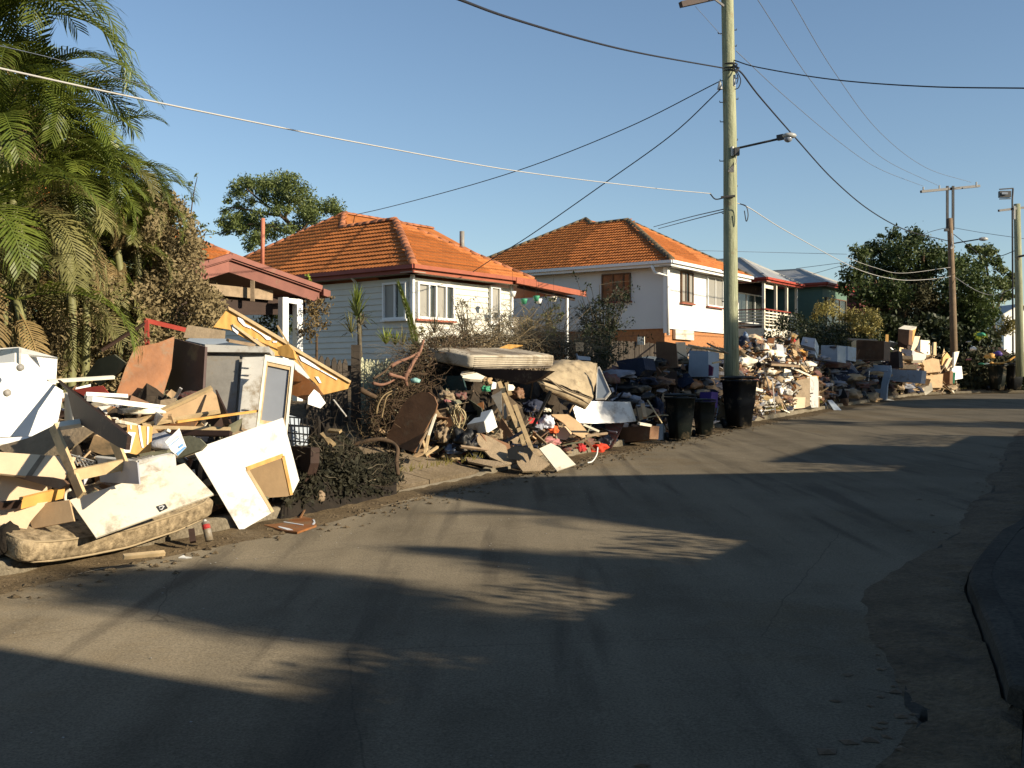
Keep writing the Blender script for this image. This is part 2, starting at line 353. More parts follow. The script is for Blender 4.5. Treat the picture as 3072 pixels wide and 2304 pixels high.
# ================================================================ setting: ground, road, kerbs
def ground_mat(name, c1, c2, s1, gs, bump, rough=.9, spots=None, c3=None, bd=.02, lanes=False):
    m = bpy.data.materials.new(name); m.use_nodes = True; t = m.node_tree; N = t.nodes; L = t.links; b = N['Principled BSDF']
    b.inputs['Roughness'].default_value = rough; b.inputs['Specular IOR Level'].default_value = .06; b.inputs['Diffuse Roughness'].default_value = 1.0
    tc = N.new('ShaderNodeTexCoord')
    def noi(sc, det=8, ro=.65):
        n = N.new('ShaderNodeTexNoise'); n.inputs['Scale'].default_value = sc; n.inputs['Detail'].default_value = det; n.inputs['Roughness'].default_value = ro; L.new(tc.outputs['Object'], n.inputs['Vector']); return n
    def mp(o, a, bb, c=0, d=1):
        r = N.new('ShaderNodeMapRange'); r.inputs[1].default_value = a; r.inputs[2].default_value = bb; r.inputs[3].default_value = c; r.inputs[4].default_value = d; L.new(o, r.inputs[0]); return r.outputs[0]
    def mix(f, a, bcol, ty='MIX'):
        x = N.new('ShaderNodeMix'); x.data_type = 'RGBA'; x.blend_type = ty
        if isinstance(f, float): x.inputs[0].default_value = f
        else: L.new(f, x.inputs[0])
        if isinstance(a, tuple): x.inputs[6].default_value = (*a, 1)
        else: L.new(a, x.inputs[6])
        if isinstance(bcol, tuple): x.inputs[7].default_value = (*bcol, 1)
        else: L.new(bcol, x.inputs[7])
        return x.outputs[2]
    base = mix(mp(noi(s1).outputs[0], .35, .65), c1, c2)
    if c3: base = mix(mp(noi(s1 * .37, 10, .75).outputs[0], .52, .66), base, c3)
    if lanes:                                    # silt streaks and worn tracks running with the street, thin cracks
        mp2 = N.new('ShaderNodeMapping'); mp2.inputs['Rotation'].default_value = (0, 0, math.radians(27)); mp2.inputs['Scale'].default_value = (1.1, .07, 1); L.new(tc.outputs['Object'], mp2.inputs['Vector'])
        n5 = N.new('ShaderNodeTexNoise'); n5.inputs['Scale'].default_value = 1.6; n5.inputs['Detail'].default_value = 6; L.new(mp2.outputs[0], n5.inputs['Vector'])
        base = mix(mp(n5.outputs[0], .42, .68, 0, .75), base, (.172, .145, .102))
        n6 = N.new('ShaderNodeTexNoise'); n6.inputs['Scale'].default_value = 3.5; n6.inputs['Detail'].default_value = 8; L.new(mp2.outputs[0], n6.inputs['Vector'])
        base = mix(mp(n6.outputs[0], .56, .68, 0, .6), base, (.062, .053, .040))
        vc = N.new('ShaderNodeTexVoronoi'); vc.feature = 'DISTANCE_TO_EDGE'; vc.inputs['Scale'].default_value = .33; wn = noi(1.3, 6, .6); ad2 = N.new('ShaderNodeMixRGB'); ad2.inputs[0].default_value = .12; L.new(tc.outputs['Object'], ad2.inputs[1]); L.new(wn.outputs[1], ad2.inputs[2]); L.new(ad2.outputs[0], vc.inputs['Vector'])
        base = mix(mp(vc.outputs['Distance'], .0022, .0005, 0, .45), base, (.05, .042, .032))
    g = noi(gs, 3, .8)
    gr = mp(g.outputs[0], .3, .7, .6, 1.35)
    cmb = N.new('ShaderNodeCombineColor'); [L.new(gr, cmb.inputs[i]) for i in range(3)]
    base = mix(1.0, base, cmb.outputs[0], 'MULTIPLY')
    if spots:
        vo = N.new('ShaderNodeTexVoronoi'); vo.inputs['Scale'].default_value = spots[0]; vo.inputs['Randomness'].default_value = 1; L.new(tc.outputs['Object'], vo.inputs['Vector'])
        base = mix(mp(vo.outputs['Distance'], spots[1], spots[1] * .6), base, spots[2])
    L.new(base, b.inputs['Base Color'])
    bp = N.new('ShaderNodeBump'); bp.inputs['Strength'].default_value = bump; bp.inputs['Distance'].default_value = bd
    ad = N.new('ShaderNodeMath'); ad.operation = 'ADD'; L.new(g.outputs[0], ad.inputs[0]); L.new(noi(gs * .12).outputs[0], ad.inputs[1])
    L.new(ad.outputs[0], bp.inputs['Height']); L.new(bp.outputs[0], b.inputs['Normal'])
    return m
m_road = ground_mat('silty_asphalt', (.095, .080, .056), (.148, .126, .090), .55, 70, .4, .95, (2.2, .012, (.2, .19, .16)), (.118, .088, .050), .008, True)
m_verge = ground_mat('muddy_verge', (.10, .075, .045), (.17, .13, .08), 1.3, 16, .9, .85, None, (.06, .045, .03), .05)
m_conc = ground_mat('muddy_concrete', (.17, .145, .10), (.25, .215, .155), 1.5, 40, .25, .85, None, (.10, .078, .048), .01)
m_cshade = ground_mat('shaded_side_concrete', (.035, .032, .026), (.065, .058, .046), 1.2, 30, .3, .9, None, (.035, .03, .022), .01)  # darker copy of the concrete: the right side's shade put into the colour
m_drive = ground_mat('driveway_mud', (.13, .10, .065), (.19, .15, .10), 1.1, 30, .3, .6, None, (.13, .10, .06), .015)
m_land = ground_mat('far_ground', (.07, .075, .04), (.12, .105, .06), .2, 6, .6)

def ribbon(name, PL, PR, mat, dz=0., cols=6, kind='structure'):
    n = max(len(PL), len(PR))
    vs_ = []; fs = []
    for a, b in zip(PL, PR):
        for j in range(cols + 1):
            t = j / cols; x = a[0] + (b[0] - a[0]) * t; y = a[1] + (b[1] - a[1]) * t
            vs_.append((x, y, zg(x, y) + dz))
    for i in range(len(PL) - 1):
        for j in range(cols):
            k = i * (cols + 1) + j; fs.append((k, k + 1, k + cols + 2, k + cols + 1))
    return build(name, vs_, fs, mat, kind=kind)
def offset(P, d):                                # positive to the left of travel
    out_ = []
    for i, p in enumerate(P):
        a = P[max(0, i - 1)]; b = P[min(len(P) - 1, i + 1)]
        dx, dy = b[0] - a[0], b[1] - a[1]; l = math.hypot(dx, dy)
        out_.append((p[0] - dy / l * d, p[1] + dx / l * d))
    return out_
def arclen(P, m):
    s = [0]
    for a, b in zip(P, P[1:]): s.append(s[-1] + math.dist(a, b))
    o = []
    for i in range(m):
        t = s[-1] * i / (m - 1); k = max(j for j in range(len(s)) if s[j] <= t + 1e-9); k = min(k, len(P) - 2)
        f = (t - s[k]) / (s[k + 1] - s[k]); o.append((P[k][0] + (P[k + 1][0] - P[k][0]) * f, P[k][1] + (P[k + 1][1] - P[k][1]) * f))
    return o
LS = [tuple(p[:2]) for p in catmull([(x, y, 0) for x, y in LK], 14)]
RS = [tuple(p[:2]) for p in catmull([(x, y, 0) for x, y in RK], 14)]
def pair(P, Q):                                   # for each P the nearest point of Q, kept in order
    o = []; 
    m = max(len(P), len(Q)) * 2
    return arclen(P, m), arclen(Q, m)
ra, rb = pair(LS, RS)
ribbon('road', ra, rb, m_road, 0, 8)
ribbon('gutter', LS, offset(LS, -.38), m_conc, .004, 2)
ribbon('gutter', offset(RS, .42), RS, m_cshade, .004, 2)
# kerbs, lowered at the driveway
DRV = [(.2, 11.5, 15.9)]
def kerb(name, P, side, drops, m_conc=m_conc):
    vs_ = []; fs = []; k = 0
    Q = offset(P, .16 * side)
    for i, (a, b) in enumerate(zip(P, Q)):
        t = .46 * a[0] + .888 * a[1]; h = .13
        for lo, hi in drops:
            e = min(max((t - lo) / .5, 0), 1) * min(max((hi - t) / .5, 0), 1); h = min(h, .13 - .105 * e)
        z = zg(*a)
        f = .03 * side
        ax = (a[0] + (b[0] - a[0]) * .15, a[1] + (b[1] - a[1]) * .15)
        vs_ += [(a[0], a[1], z - .05), (ax[0], ax[1], z + h - .015), (a[0] + (b[0] - a[0]) * .28, a[1] + (b[1] - a[1]) * .28, z + h), (b[0], b[1], z + h + .002), (b[0], b[1], z - .05)]
        if i:
            for j in range(4):
                c = (i - 1) * 5 + j; fs.append((c, c + 1, c + 6, c + 5) if side < 0 else (c, c + 5, c + 6, c + 1))
    return build(name, vs_, fs, m_conc, kind='structure')
LF = arclen(LS, 400); RF = arclen(RS, 300)
kerb('kerb', LF, 1, [(10.3, 13.6)]); kerb('kerb', RF, -1, [(-2.2, 1.5)], m_cshade)
# verges behind the kerbs, with unevenness
def verge(name, P, side, w, mat, cols=26, amp=.05):
    vs_ = []; fs = []
    for i, a in enumerate(P):
        a0 = P[max(0, i - 1)]; b0 = P[min(len(P) - 1, i + 1)]; dx, dy = b0[0] - a0[0], b0[1] - a0[1]; l = math.hypot(dx, dy); nx, ny = -dy / l * side, dx / l * side
        for j in range(cols + 1):
            o = .155 + w * (j / cols) ** 1.6
            x, y = a[0] + nx * o, a[1] + ny * o
            h = .125 + .03 * min(1, o) + amp * noise.noise(V((x * 1.3, y * 1.3, 0))) * min(1, o) + amp * .5 * noise.noise(V((x * 5, y * 5, 3))) * min(1, o)
            t = .46 * a[0] + .888 * a[1]
            if side > 0: h += rise(o)
            if side > 0 and 10.0 < t < 13.9: h -= .10 * max(0, 1 - o * .6) * min(1, (t - 10) / .4, (13.9 - t) / .4)
            vs_.append((x, y, zg(x, y) + h))
    for i in range(len(P) - 1):
        for j in range(cols):
            k = i * (cols + 1) + j
            f = (k, k + 1, k + cols + 2, k + cols + 1); fs.append(f[::-1] if side > 0 else f)
    return build(name, vs_, fs, mat, kind='structure', smooth=True)
verge('verge', arclen(LS, 260)[:200], 1, 26, m_verge)
verge('verge', arclen(RS, 200), -1, 24, m_cshade)
# land to the horizon
def land():
    xs = [-900, -400, -200, -110, -60, -40, -25, -12, 0, 12, 25, 40, 60, 110, 200, 400, 900]; ys = [-400, -200, -100, -50, -25, 0, 12, 25, 40, 55, 70, 90, 130, 200, 400, 800, 1500]
    vs_ = [(x, y, zg(x, y) - .12) for y in ys for x in xs]; n = len(xs)
    fs = [(j * n + i, j * n + i + 1, (j + 1) * n + i + 1, (j + 1) * n + i) for j in range(len(ys) - 1) for i in range(n - 1)]
    build('ground', vs_, fs, m_land, kind='structure')
land()
def gz(x, y): return zg(x, y) + .14
# driveway slabs across the left verge (kerb t 13.3-16.6) and the footpath slab
def quad_ground(name, pts, dz, mat, parent=None, kind=None):
    P = [V((x, y, zg(x, y) + dz)) for x, y in pts]; return MB().prism(P, (0, 0, 1), .06).make(name, mat, parent, kind=kind)
u_ = V((.454, .891, 0)); n_ = V((-.891, .454, 0)); K0 = V((-3.87, 8.06, 0)); T0 = .46 * K0.x + .888 * K0.y
def street(t, o): p = K0 + u_ * (t - T0) / .9998 + n_ * o; return (p.x, p.y)
dr = bpy.data.objects.new('driveway', None); SC.collection.objects.link(dr); dr['kind'] = 'structure'; c = street(12, 2); dr.location = (c[0], c[1], zg(*c)); SETLOC[dr.name] = V(dr.location)
for i, (t0, t1) in enumerate([(10.4, 11.9), (11.92, 13.4)]):
    for o0, o1 in [(.2, 1.65), (1.67, 3.2), (3.22, 5.2)]:
        P = [V((*street(a, b), 0)) for a, b in [(t0, o0), (t1, o0), (t1, o1), (t0, o1)]]
        P = [V((p.x, p.y, zg(p.x, p.y) + .065 + min(.07, .06 * o) + rise(o) + .03 * min(1, o))) for p, o in zip(P, [o0, o0, o1, o1])]
        MB().prism(P, (0, 0, 1), .08).make('slab', m_drive, dr)
# footpath slabs along the right verge by the camera
fp = bpy.data.objects.new('footpath', None); SC.collection.objects.link(fp); fp['kind'] = 'structure'; fp.location = (3.5, 5, .3); SETLOC[fp.name] = V(fp.location)
KR = V((2.37, 5.29, 0))
def rstreet(s, o): p = KR + u_ * s - n_ * o; return (p.x, p.y)
for i in range(12):
    s0 = -7 + i * 1.5
    for o0, o1 in [(.18, 1.45), (1.47, 2.7)]:
        P = [V((*rstreet(a, b), 0)) for a, b in [(s0, o0), (s0 + 1.47, o0), (s0 + 1.47, o1), (s0, o1)]]
        P = [V((p.x, p.y, zg(p.x, p.y) + .15 + .02 * o + rng.uniform(-.006, .006))) for p, o in zip(P, [o0, o0, o1, o1])]
        MB().prism(P, (0, 0, 1), .1).make('slab', m_cshade, fp)
# grit, silt clods and leaf scraps on the road
def litter(name, n, f, mat, s0, s1, hfac=.5):
    vs_ = []; fs = []
    for i in range(n):
        x, y = f(); s = random.uniform(s0, s1); z = zg(x, y) + .004; a = random.uniform(0, 6.28); k = len(vs_)
        for j in range(4):
            r = s * random.uniform(.5, 1.2); vs_.append((x + r * math.cos(a + j * 1.57), y + r * math.sin(a + j * 1.57), z))
        vs_.append((x, y, z + s * hfac)); fs += [(k, k + 1, k + 4), (k + 1, k + 2, k + 4), (k + 2, k + 3, k + 4), (k + 3, k, k + 4)]
    return build(name, vs_, fs, mat, kind='stuff')
def f_g():
    t = random.uniform(4, 34); o = -abs(random.gauss(0, .35)) - .02; return street(t, o)
litter('silt_clods', 2500, f_g, m_verge, .01, .05)
litter('road_grit', 420, lambda: street(random.uniform(1, 22), -.05 - abs(random.gauss(0, 1.6))), mat('pale_grit', (.25, .24, .21)), .004, .011)
litter('leaf_litter', 700, lambda: rstreet(random.uniform(-4, 14), -abs(random.gauss(0, .35)) + .1), mat('dead_leaves', (.09, .06, .03), rand=0), .015, .05, .2)

def silt(name, P, side, w0, w1, m, seed, h=.028):
    vs_ = []; fs = []; K = 5
    for i, a in enumerate(P):
        a0 = P[max(0, i - 1)]; b0 = P[min(len(P) - 1, i + 1)]; dx, dy = b0[0] - a0[0], b0[1] - a0[1]; l = math.hypot(dx, dy); nx, ny = dy / l * side, -dx / l * side
        W_ = w0 + (w1 - w0) * (.5 + .45 * noise.noise(V((a[0] * .5, a[1] * .5, seed)))) + .05 * noise.noise(V((a[0] * 4, a[1] * 4, seed)))
        for j in range(K + 1):
            o = .005 + max(.03, W_) * j / K; x, y = a[0] + nx * o, a[1] + ny * o
            vs_.append((x, y, zg(x, y) + .006 + h * (1 - j / K) ** 1.5 * (1 + 1.2 * noise.noise(V((x * 6, y * 6, seed)))) - (.006 if j == K else 0)))
    for i in range(len(P) - 1):
        for j in range(K): k = i * (K + 1) + j; fs.append((k, k + 1, k + K + 2, k + K + 1))
    build(name, vs_, fs, m, kind='structure')
m_silt = ground_mat('gutter_silt', (.075, .055, .032), (.12, .09, .053), 2.5, 30, .9, .7, None, (.04, .03, .02), .02)
silt('gutter_silt', arclen(LS, 700), 1, .12, .75, m_silt, 3); silt('gutter_silt', arclen(RS, 700), -1, .25, .75, m_silt, 8, .04)
# ================================================================ houses
m_tile = mat('terracotta_tile', (.37, .115, .027), .75, .25, 7, bump=.25, rand=.13, col2=(.43, .15, .036))
m_tile2 = mat('terracotta_tile_joined', (.37, .115, .027), .75, .25, 3.1, bump=.15, rand=0, col2=(.44, .155, .038))
m_tslab = mat('roof_sarking', (.10, .03, .012), .9)
m_ridge = mat('ridge_cap', (.34, .13, .06), .8, .3, 5, rand=.25)
m_ridge2 = mat('lichened_ridge_cap', (.11, .085, .05), .85, .45, 5, rand=.25)
m_rgut = mat('red_gutter', (.29, .085, .045), .5, .12, 2)
m_rfas = mat('red_brown_fascia', (.22, .055, .04), .6, .15, 2)
m_board = mat('weatherboard_paint', (.60, .59, .51), .55, .05, 2, bump=.05, rand=.05)
m_wwall = mat('white_render', (.72, .72, .68), .6, .03, 1, bump=.1)
m_trim = mat('white_trim', (.78, .78, .74), .5, .04, 2, rand=.03)
m_soff = mat('pale_soffit', (.34, .31, .25), .7, .1, 2)
m_glass = mat('dark_window_glass', (.035, .04, .035), .08, .3, 2, bump=0, spec=.8)
m_curt = mat('window_curtain', (.21, .20, .17), .5, .12, 3, bump=0, spec=.8, wave=(9, 'X', (.30, .29, .25), 0))
m_brick = mat('red_brick', (.34, .15, .06), .85, .25, 12, bump=.4)
m_wframe = mat('brown_window_frame', (.12, .065, .035), .6)
class Frame:
    def __init__(s, ox, oy, ang): s.o = V((ox, oy, 0)); a = math.radians(ang); s.u = V((math.sin(a), math.cos(a), 0)); s.v = V((-math.cos(a), math.sin(a), 0))
    def p(s, u, v, z): return s.o + s.u * u + s.v * v + V((0, 0, z))
    def side(s, px, py, u=0):                     # hit the plane u = const -> (v, z)
        r = V((A(px), 1, -Bq(py))); c = V((0, 0, 1.6)); k = (s.o + s.u * u - c).dot(s.u) / r.dot(s.u); h = c + r * k; return (h - s.o).dot(s.v), h.z
    def front(s, px, py, v=0):
        r = V((A(px), 1, -Bq(py))); c = V((0, 0, 1.6)); k = (s.o + s.v * v - c).dot(s.v) / r.dot(s.v); h = c + r * k; return (h - s.o).dot(s.u), h.z
def tile_mesh(mt):
    xs = [i / 8 for i in range(9)]; vs_ = []; W, Ln = .30, .36
    for x in xs: vs_.append(((x - .5) * W, 0, .028 * abs(math.sin(x * math.pi * 2)) ** .7 + .034))
    for x in xs: vs_.append(((x - .5) * W, Ln, .028 * abs(math.sin(x * math.pi * 2)) ** .7 - .014))
    for x in xs: vs_.append(((x - .5) * W, 0, -.03))
    fs = [(i, i + 1, i + 10, i + 9) for i in range(8)] + [(i + 18, i + 19, i + 1, i) for i in range(8)]
    return vs_, fs
TV, TF = tile_mesh(None)
ME_TILE = mesh_from('roof_tile', TV, TF, m_tile)
def inside(pt, poly):
    c = False; n = len(poly)
    for i in range(n):
        a, b = poly[i], poly[(i + 1) % n]
        if (a[1] > pt[1]) != (b[1] > pt[1]) and pt[0] < (b[0] - a[0]) * (pt[1] - a[1]) / (b[1] - a[1]) + a[0]: c = not c
    return c
def tiled(parent, poly, eave_a, eave_b, nind, near):
    """lay tiles over a roof plane; the nind nearest to 'near' are pieces, the rest is joined"""
    P = [V(p) for p in poly]; X = (V(eave_b) - V(eave_a)).normalized(); n = V((0, 0, 0))
    for a, b in zip(P, P[1:] + P[:1]): n += a.cross(b)
    n.normalize()
    if n.z < 0: n = -n
    Y = n.cross(X).normalized()
    if Y.z < 0: Y = -Y; X = -X
    if X.cross(Y).dot(n) < 0: X = -X
    O = V(eave_a); p2 = [((p - O).dot(X), (p - O).dot(Y)) for p in P]
    x0, x1 = min(p[0] for p in p2), max(p[0] for p in p2); y1 = max(p[1] for p in p2)
    MB().prism([p - n * .03 for p in P], n, .06).make('roof_deck', m_tslab, parent)
    R = Matrix((X, Y, n)).transposed().to_4x4(); lst = []
    j = 0
    while j * .30 < y1:
        i = 0; y = j * .30 - .04
        while x0 + i * .30 < x1:
            x = x0 + (i + .5) * .30
            if inside((x, max(y, 0) + .12), p2):
                lst.append(O + X * x + Y * y + n * (.02 + random.uniform(-.003, .006)))
            i += 1
        j += 1
    nr = V(near); lst.sort(key=lambda p: (p - nr).length)
    for p in lst[:nind]:
        put('roof_tile', ME_TILE, parent, Matrix.Translation(p) @ R @ Matrix.Rotation(random.uniform(-.012, .012), 4, 'Z'))
    rest = lst[nind:]
    if rest:
        T = np.array([tuple(v) for v in TV]); R3 = np.array(R.to_3x3()); Fc = np.array(TF)
        vv = np.concatenate([T @ R3.T + np.array(p) + rng.normal(0, .002, 3) for p in rest]); ff = np.concatenate([Fc + k * len(T) for k in range(len(rest))])
        np_build('roof_tiles', vv, ff, m_tile2, parent, kind='stuff')
def caps(parent, a, b, m, w=.13, step=.38, name='ridge_cap'):
    a, b = V(a), V(b); n = max(1, int((b - a).length / step)); d = (b - a) / n
    s = d.cross(V((0, 0, 1))).normalized(); u = s.cross(d).normalized()
    for i in range(n):
        p0 = a + d * i; p1 = a + d * (i + 1.08); vs_ = []; 
        for p, rr in ((p0, w * 1.08), (p1, w * .95)):
            for k in range(6):
                t = math.pi * k / 5 * 1.1 - .157; vs_.append(p + s * math.cos(t) * rr + u * (math.sin(t) * rr * .75))
        fs = [(k, k + 1, k + 7, k + 6) for k in range(5)] + [(0, 1, 2, 3, 4, 5)[::-1], (6, 7, 8, 9, 10, 11)]
        build(name, vs_, fs, m, parent, True)
def window(parent, fr, plane, c, r0, r1, panes, mframe, mglass, name='window', sill=None, depth=.06, fw=.06):
    """r0,r1 = (coord, z) corners on plane 'side' (u=c) or 'front' (v=c)"""
    a0, a1 = sorted((r0[0], r1[0])); z0, z1 = sorted((r0[1], r1[1]))
    if plane == 'side': P = lambda a, z, o: fr.p(c - o, a, z); ax = fr.v; nn = fr.u
    else: P = lambda a, z, o: fr.p(a, c - o, z); ax = fr.u; nn = fr.v
    w = a1 - a0
    fo = thing(name, None, None, P((a0 + a1) / 2, (z0 + z1) / 2, 0)) if False else None
    mb = MB()
    Z = V((0, 0, 1))
    for (aa, bb, zz, yy) in [(a0, a1, z0, z0 + fw), (a0, a1, z1 - fw, z1), (a0, a0 + fw, z0 + fw, z1 - fw), (a1 - fw, a1, z0 + fw, z1 - fw)]:
        mb.box(P((aa + bb) / 2, (zz + yy) / 2, depth / 2 + .02), ax * (bb - aa) / 2, nn * (depth / 2 + .012), Z * (yy - zz) / 2)
    x = a0; edges = []
    tot = sum(p[0] for p in panes); x = a0 + fw; inner = w - 2 * fw
    for k, (pw, mg) in enumerate(panes):
        ww = inner * pw / tot
        edges.append((x, x + ww, mg)); x += ww
        if k < len(panes) - 1: mb.box(P(x, (z0 + z1) / 2, depth / 2 + .02), ax * fw * .38, nn * (depth / 2 + .006), Z * ((z1 - z0) / 2 - fw))
    W = mb.make(name, mframe, parent)
    for x0, x1, mg in edges:
        MB().box(P((x0 + x1) / 2, (z0 + z1) / 2, .035), ax * ((x1 - x0) / 2 - .005), nn * .008, Z * ((z1 - z0) / 2 - fw + .003)).make('pane', mg or mglass, W)
    if sill: MB().box(P((a0 + a1) / 2, z0 - .03, .06), ax * (w / 2 + .06), nn * .09, Z * .03).make('window_sill', sill, W)
    return W
def boards(parent, fr, plane, c, a0, a1, z0, z1, step=.19, m=m_board):
    z = z0; L = a1 - a0
    n = int((z1 - z0) / step)
    for k in range(n):
        z = z0 + k * step
        if plane == 'side': P = lambda a, zz, o: fr.p(c - o, a, zz)
        else: P = lambda a, zz, o: fr.p(a, c - o, zz)
        vs_ = [P(a0, z, .042), P(a1, z, .042), P(a1, z + step * 1.04, .006), P(a0, z + step * 1.04, .006), P(a0, z, 0), P(a1, z, 0)]
        f = [(0, 1, 2, 3), (4, 5, 1, 0)]
        if plane == 'side': f = [x[::-1] for x in f]
        build('weatherboard', vs_, f, m, parent)

# ---------------- house 1: weatherboard cottage
H1 = Frame(-2.96, 32, 38)
h1 = thing('weatherboard_house', 'cream weatherboard house with corner casement windows and orange tiled roof behind the branch heap', 'house', H1.p(4, 5, 1.2), 'houses along the street')
m1 = .677; EZ = 5.17
A_ = H1.p(0, 0, EZ); B_ = H1.p(6, 0, EZ); PK2 = H1.p(3, 3.65, 7.2); PK1 = H1.p(4.12, 7.42, 7.96); PK1b = H1.p(6.1, 7.42, 7.96)
LE = H1.p(0, 11.54, EZ); JN = H1.p(3, 6.35, 7.2)
tiled(h1, [A_, LE, PK1, JN, PK2], A_, LE, 190, H1.p(1, 2, 6))
tiled(h1, [A_, B_, PK2], A_, B_, 100, H1.p(2, 1, 6))
RE = H1.p(6, 6, EZ)
MB().prism([B_, H1.p(6, 6.8, EZ), H1.p(3, 6.8, 7.18), PK2], (H1.u * .5 + V((0, 0, 1))), .05).make('roof_back', m_tile2, h1)
MB().prism([PK1, H1.p(9, 7.42, 7.96), H1.p(12, 3.3, EZ), H1.p(0.9, 3.3, EZ + .35)], (-H1.v * .5 + V((0, 0, 1))), .05).make('roof_back', m_tile2, h1)
MB().prism([PK1, H1.p(9, 7.42, 7.96), H1.p(12, 11.5, EZ), LE], (H1.v * .5 + V((0, 0, 1))), .05).make('roof_back', m_tile2, h1)
caps(h1, A_ + V((0, 0, .05)), PK2, m_ridge); caps(h1, PK2 + V((0, 0, .04)), JN, m_ridge); caps(h1, PK2, B_ + V((0, 0, .05)), m_ridge, .1)
caps(h1, PK1, LE + V((0, 0, .05)), m_ridge, .1); caps(h1, PK1, H1.p(9, 7.42, 7.96), m_ridge, .11); caps(h1, JN, PK1, m_ridge, .11)
# eaves
def eave(parent, fr, a, b, z, mg, mf=None, h=.16, out_=.06, soff=.5, plane='front'):
    d = (b - a).normalized(); nn = -fr.v if plane == 'front' else -fr.u
    MB().box((a + b) / 2 + nn * .05 + V((0, 0, -.04)), d * ((b - a).length / 2 + .05), nn * .055, V((0, 0, .06))).make('gutter', mg, parent)
    MB().box((a + b) / 2 - nn * .03 + V((0, 0, -.14)), d * ((b - a).length / 2), nn * .016, V((0, 0, .08))).make('fascia', mf or mg, parent)
    MB().box((a + b) / 2 - nn * (soff / 2 + .05) + V((0, 0, -.19)), d * ((b - a).length / 2), nn * soff / 2, V((0, 0, .012))).make('soffit', m_soff, parent)
eave(h1, H1, A_, B_, EZ, m_rgut); eave(h1, H1, A_, LE, EZ, m_rfas, plane='side')
# walls
wt = EZ - .2
MB().box(H1.p(3.0, 3.7, 3.6), H1.u * 2.45, H1.v * 3.15, V((0, 0, wt / 2 - 1.83))).make('wall_core', m_soff, h1)
MB().box(H1.p(5.4, 7.5, 3.6), H1.u * 4.85, H1.v * 3.6, V((0, 0, wt / 2 - 1.83))).make('wall_core', m_soff, h1)
boards(h1, H1, 'side', .5, .5, 11, 2.2, wt + .02); boards(h1, H1, 'front', .5, .5, 5.33, 2.2, wt + .02)
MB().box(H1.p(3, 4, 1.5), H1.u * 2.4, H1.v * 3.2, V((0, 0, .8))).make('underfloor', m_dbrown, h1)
MB().box(H1.p(.46, .46, 3.6), H1.u * .05, H1.v * .05, V((0, 0, 1.36))).make('corner_board', m_trim, h1)
MB().box(H1.p(5.36, .46, 3.6), H1.u * .05, H1.v * .05, V((0, 0, 1.36))).make('corner_board', m_trim, h1)
s0 = H1.side(1156, 960, .5); s1 = H1.side(1226, 845, .5)
window(h1, H1, 'side', .47, s0, s1, [(1, None), (1.1, m_curt)], m_trim, m_glass, sill=m_trim, depth=.09)
f0 = H1.front(1243, 965, .5); f1 = H1.front(1354, 846, .5)
window(h1, H1, 'front', .47, (f0[0], s0[1]), (f1[0], s1[1]), [(1.1, m_curt), (.8, m_glass), (1.15, m_curt), (.8, m_glass)], m_trim, m_glass, sill=m_rgut, depth=.1, fw=.075)
f0 = H1.front(1464, 969, .5); f1 = H1.front(1493, 862, .5)
window(h1, H1, 'front', .47, f0, f1, [(1, m_curt)], m_trim, m_glass, sill=m_trim, depth=.08)
# downpipe and vent
v0 = H1.side(1077, 835, .5)
MB().tube([H1.p(.42, v0[0], 4.85), H1.p(.42, v0[0], 2.2)], .045, 8).make('downpipe', m_trim, h1, True)
MB().tube([H1.p(.1, v0[0], 5.05), H1.p(.2, v0[0], 4.95), H1.p(.42, v0[0], 4.8)], .04, 8).make('downpipe', m_trim, h1, True)
vp = at(1386, 735, 39); MB().tube([vp + V((0, 0, -.4)), vp + V((0, 0, .5))], .09, 10).make('roof_vent', m_grey, h1, True)
# patio at the right end
fa = H1.p(5.2, 0, 0); 
pz = 4.62; PE = H1.front(1750, 859, 0)
MB().prism([H1.p(5.3, -.02, EZ - .08), H1.p(PE[0], -.02, pz + .32), H1.p(PE[0], 3.4, pz + .32), H1.p(5.3, 3.4, EZ - .08)], (0, 0, 1), .05).make('patio_roof', m_rgut, h1)
MB().beam(H1.p(4.9, -.1, EZ - .09), H1.p(PE[0], -.1, pz + .27), .06, .19).make('patio_fascia', m_rgut, h1)
MB().beam(H1.p(5.4, .2, EZ - .24), H1.p(PE[0] - .3, .2, pz + .08), .08, .12).make('beam', m_dbrown, h1)
pp = H1.front(1700, 900, .15)
MB().box(H1.p(pp[0], .15, 3.2), H1.u * .05, H1.v * .05, V((0, 0, 1.5))).make('post', m_trim, h1)
MB().box(H1.p(8.2, 2.6, 2.2), H1.u * 2.9, H1.v * 2.2, V((0, 0, .3))).make('deck', m_oldw, h1)
MB().box(H1.p(8.1, 5.0, 3.5), H1.u * 2.8, H1.v * .05, V((0, 0, 1.3))).make('patio_wall', m_board, h1)
MB().box(H1.p(6.2, 4.9, 3.6), H1.u * .5, H1.v * .05, V((0, 0, .95))).make('door', m_dbrown, h1)
for i, (px, py, m) in enumerate([(1538, 890, m_trim), (1572, 912, m_green), (1609, 903, m_green), (1616, 912, m_trim), (1661, 905, m_cream)]):
    c = at(px, py, 34.5 + i * .3); t = thing('hanging_pot', ['white hanging flower pot beside the patio doorway', 'green hanging pot nearest the patio doorway', 'green hanging pot with a white hook in the middle of the patio', 'slim white hanging ornament under the patio roof', 'cream hanging pot nearest the white patio post'][i], 'plant pot', c, 'pots hanging under the patio roof')
    MB().tube([c, c + V((0, 0, .1)), c + V((0, 0, .17))], [.07, .1, .12], 10).make('pot', m, t, True)
    MB().tube([c + V((0, 0, .17)), c + V((0, 0, .8))], .006, 4).make('hanger', m_black, t)

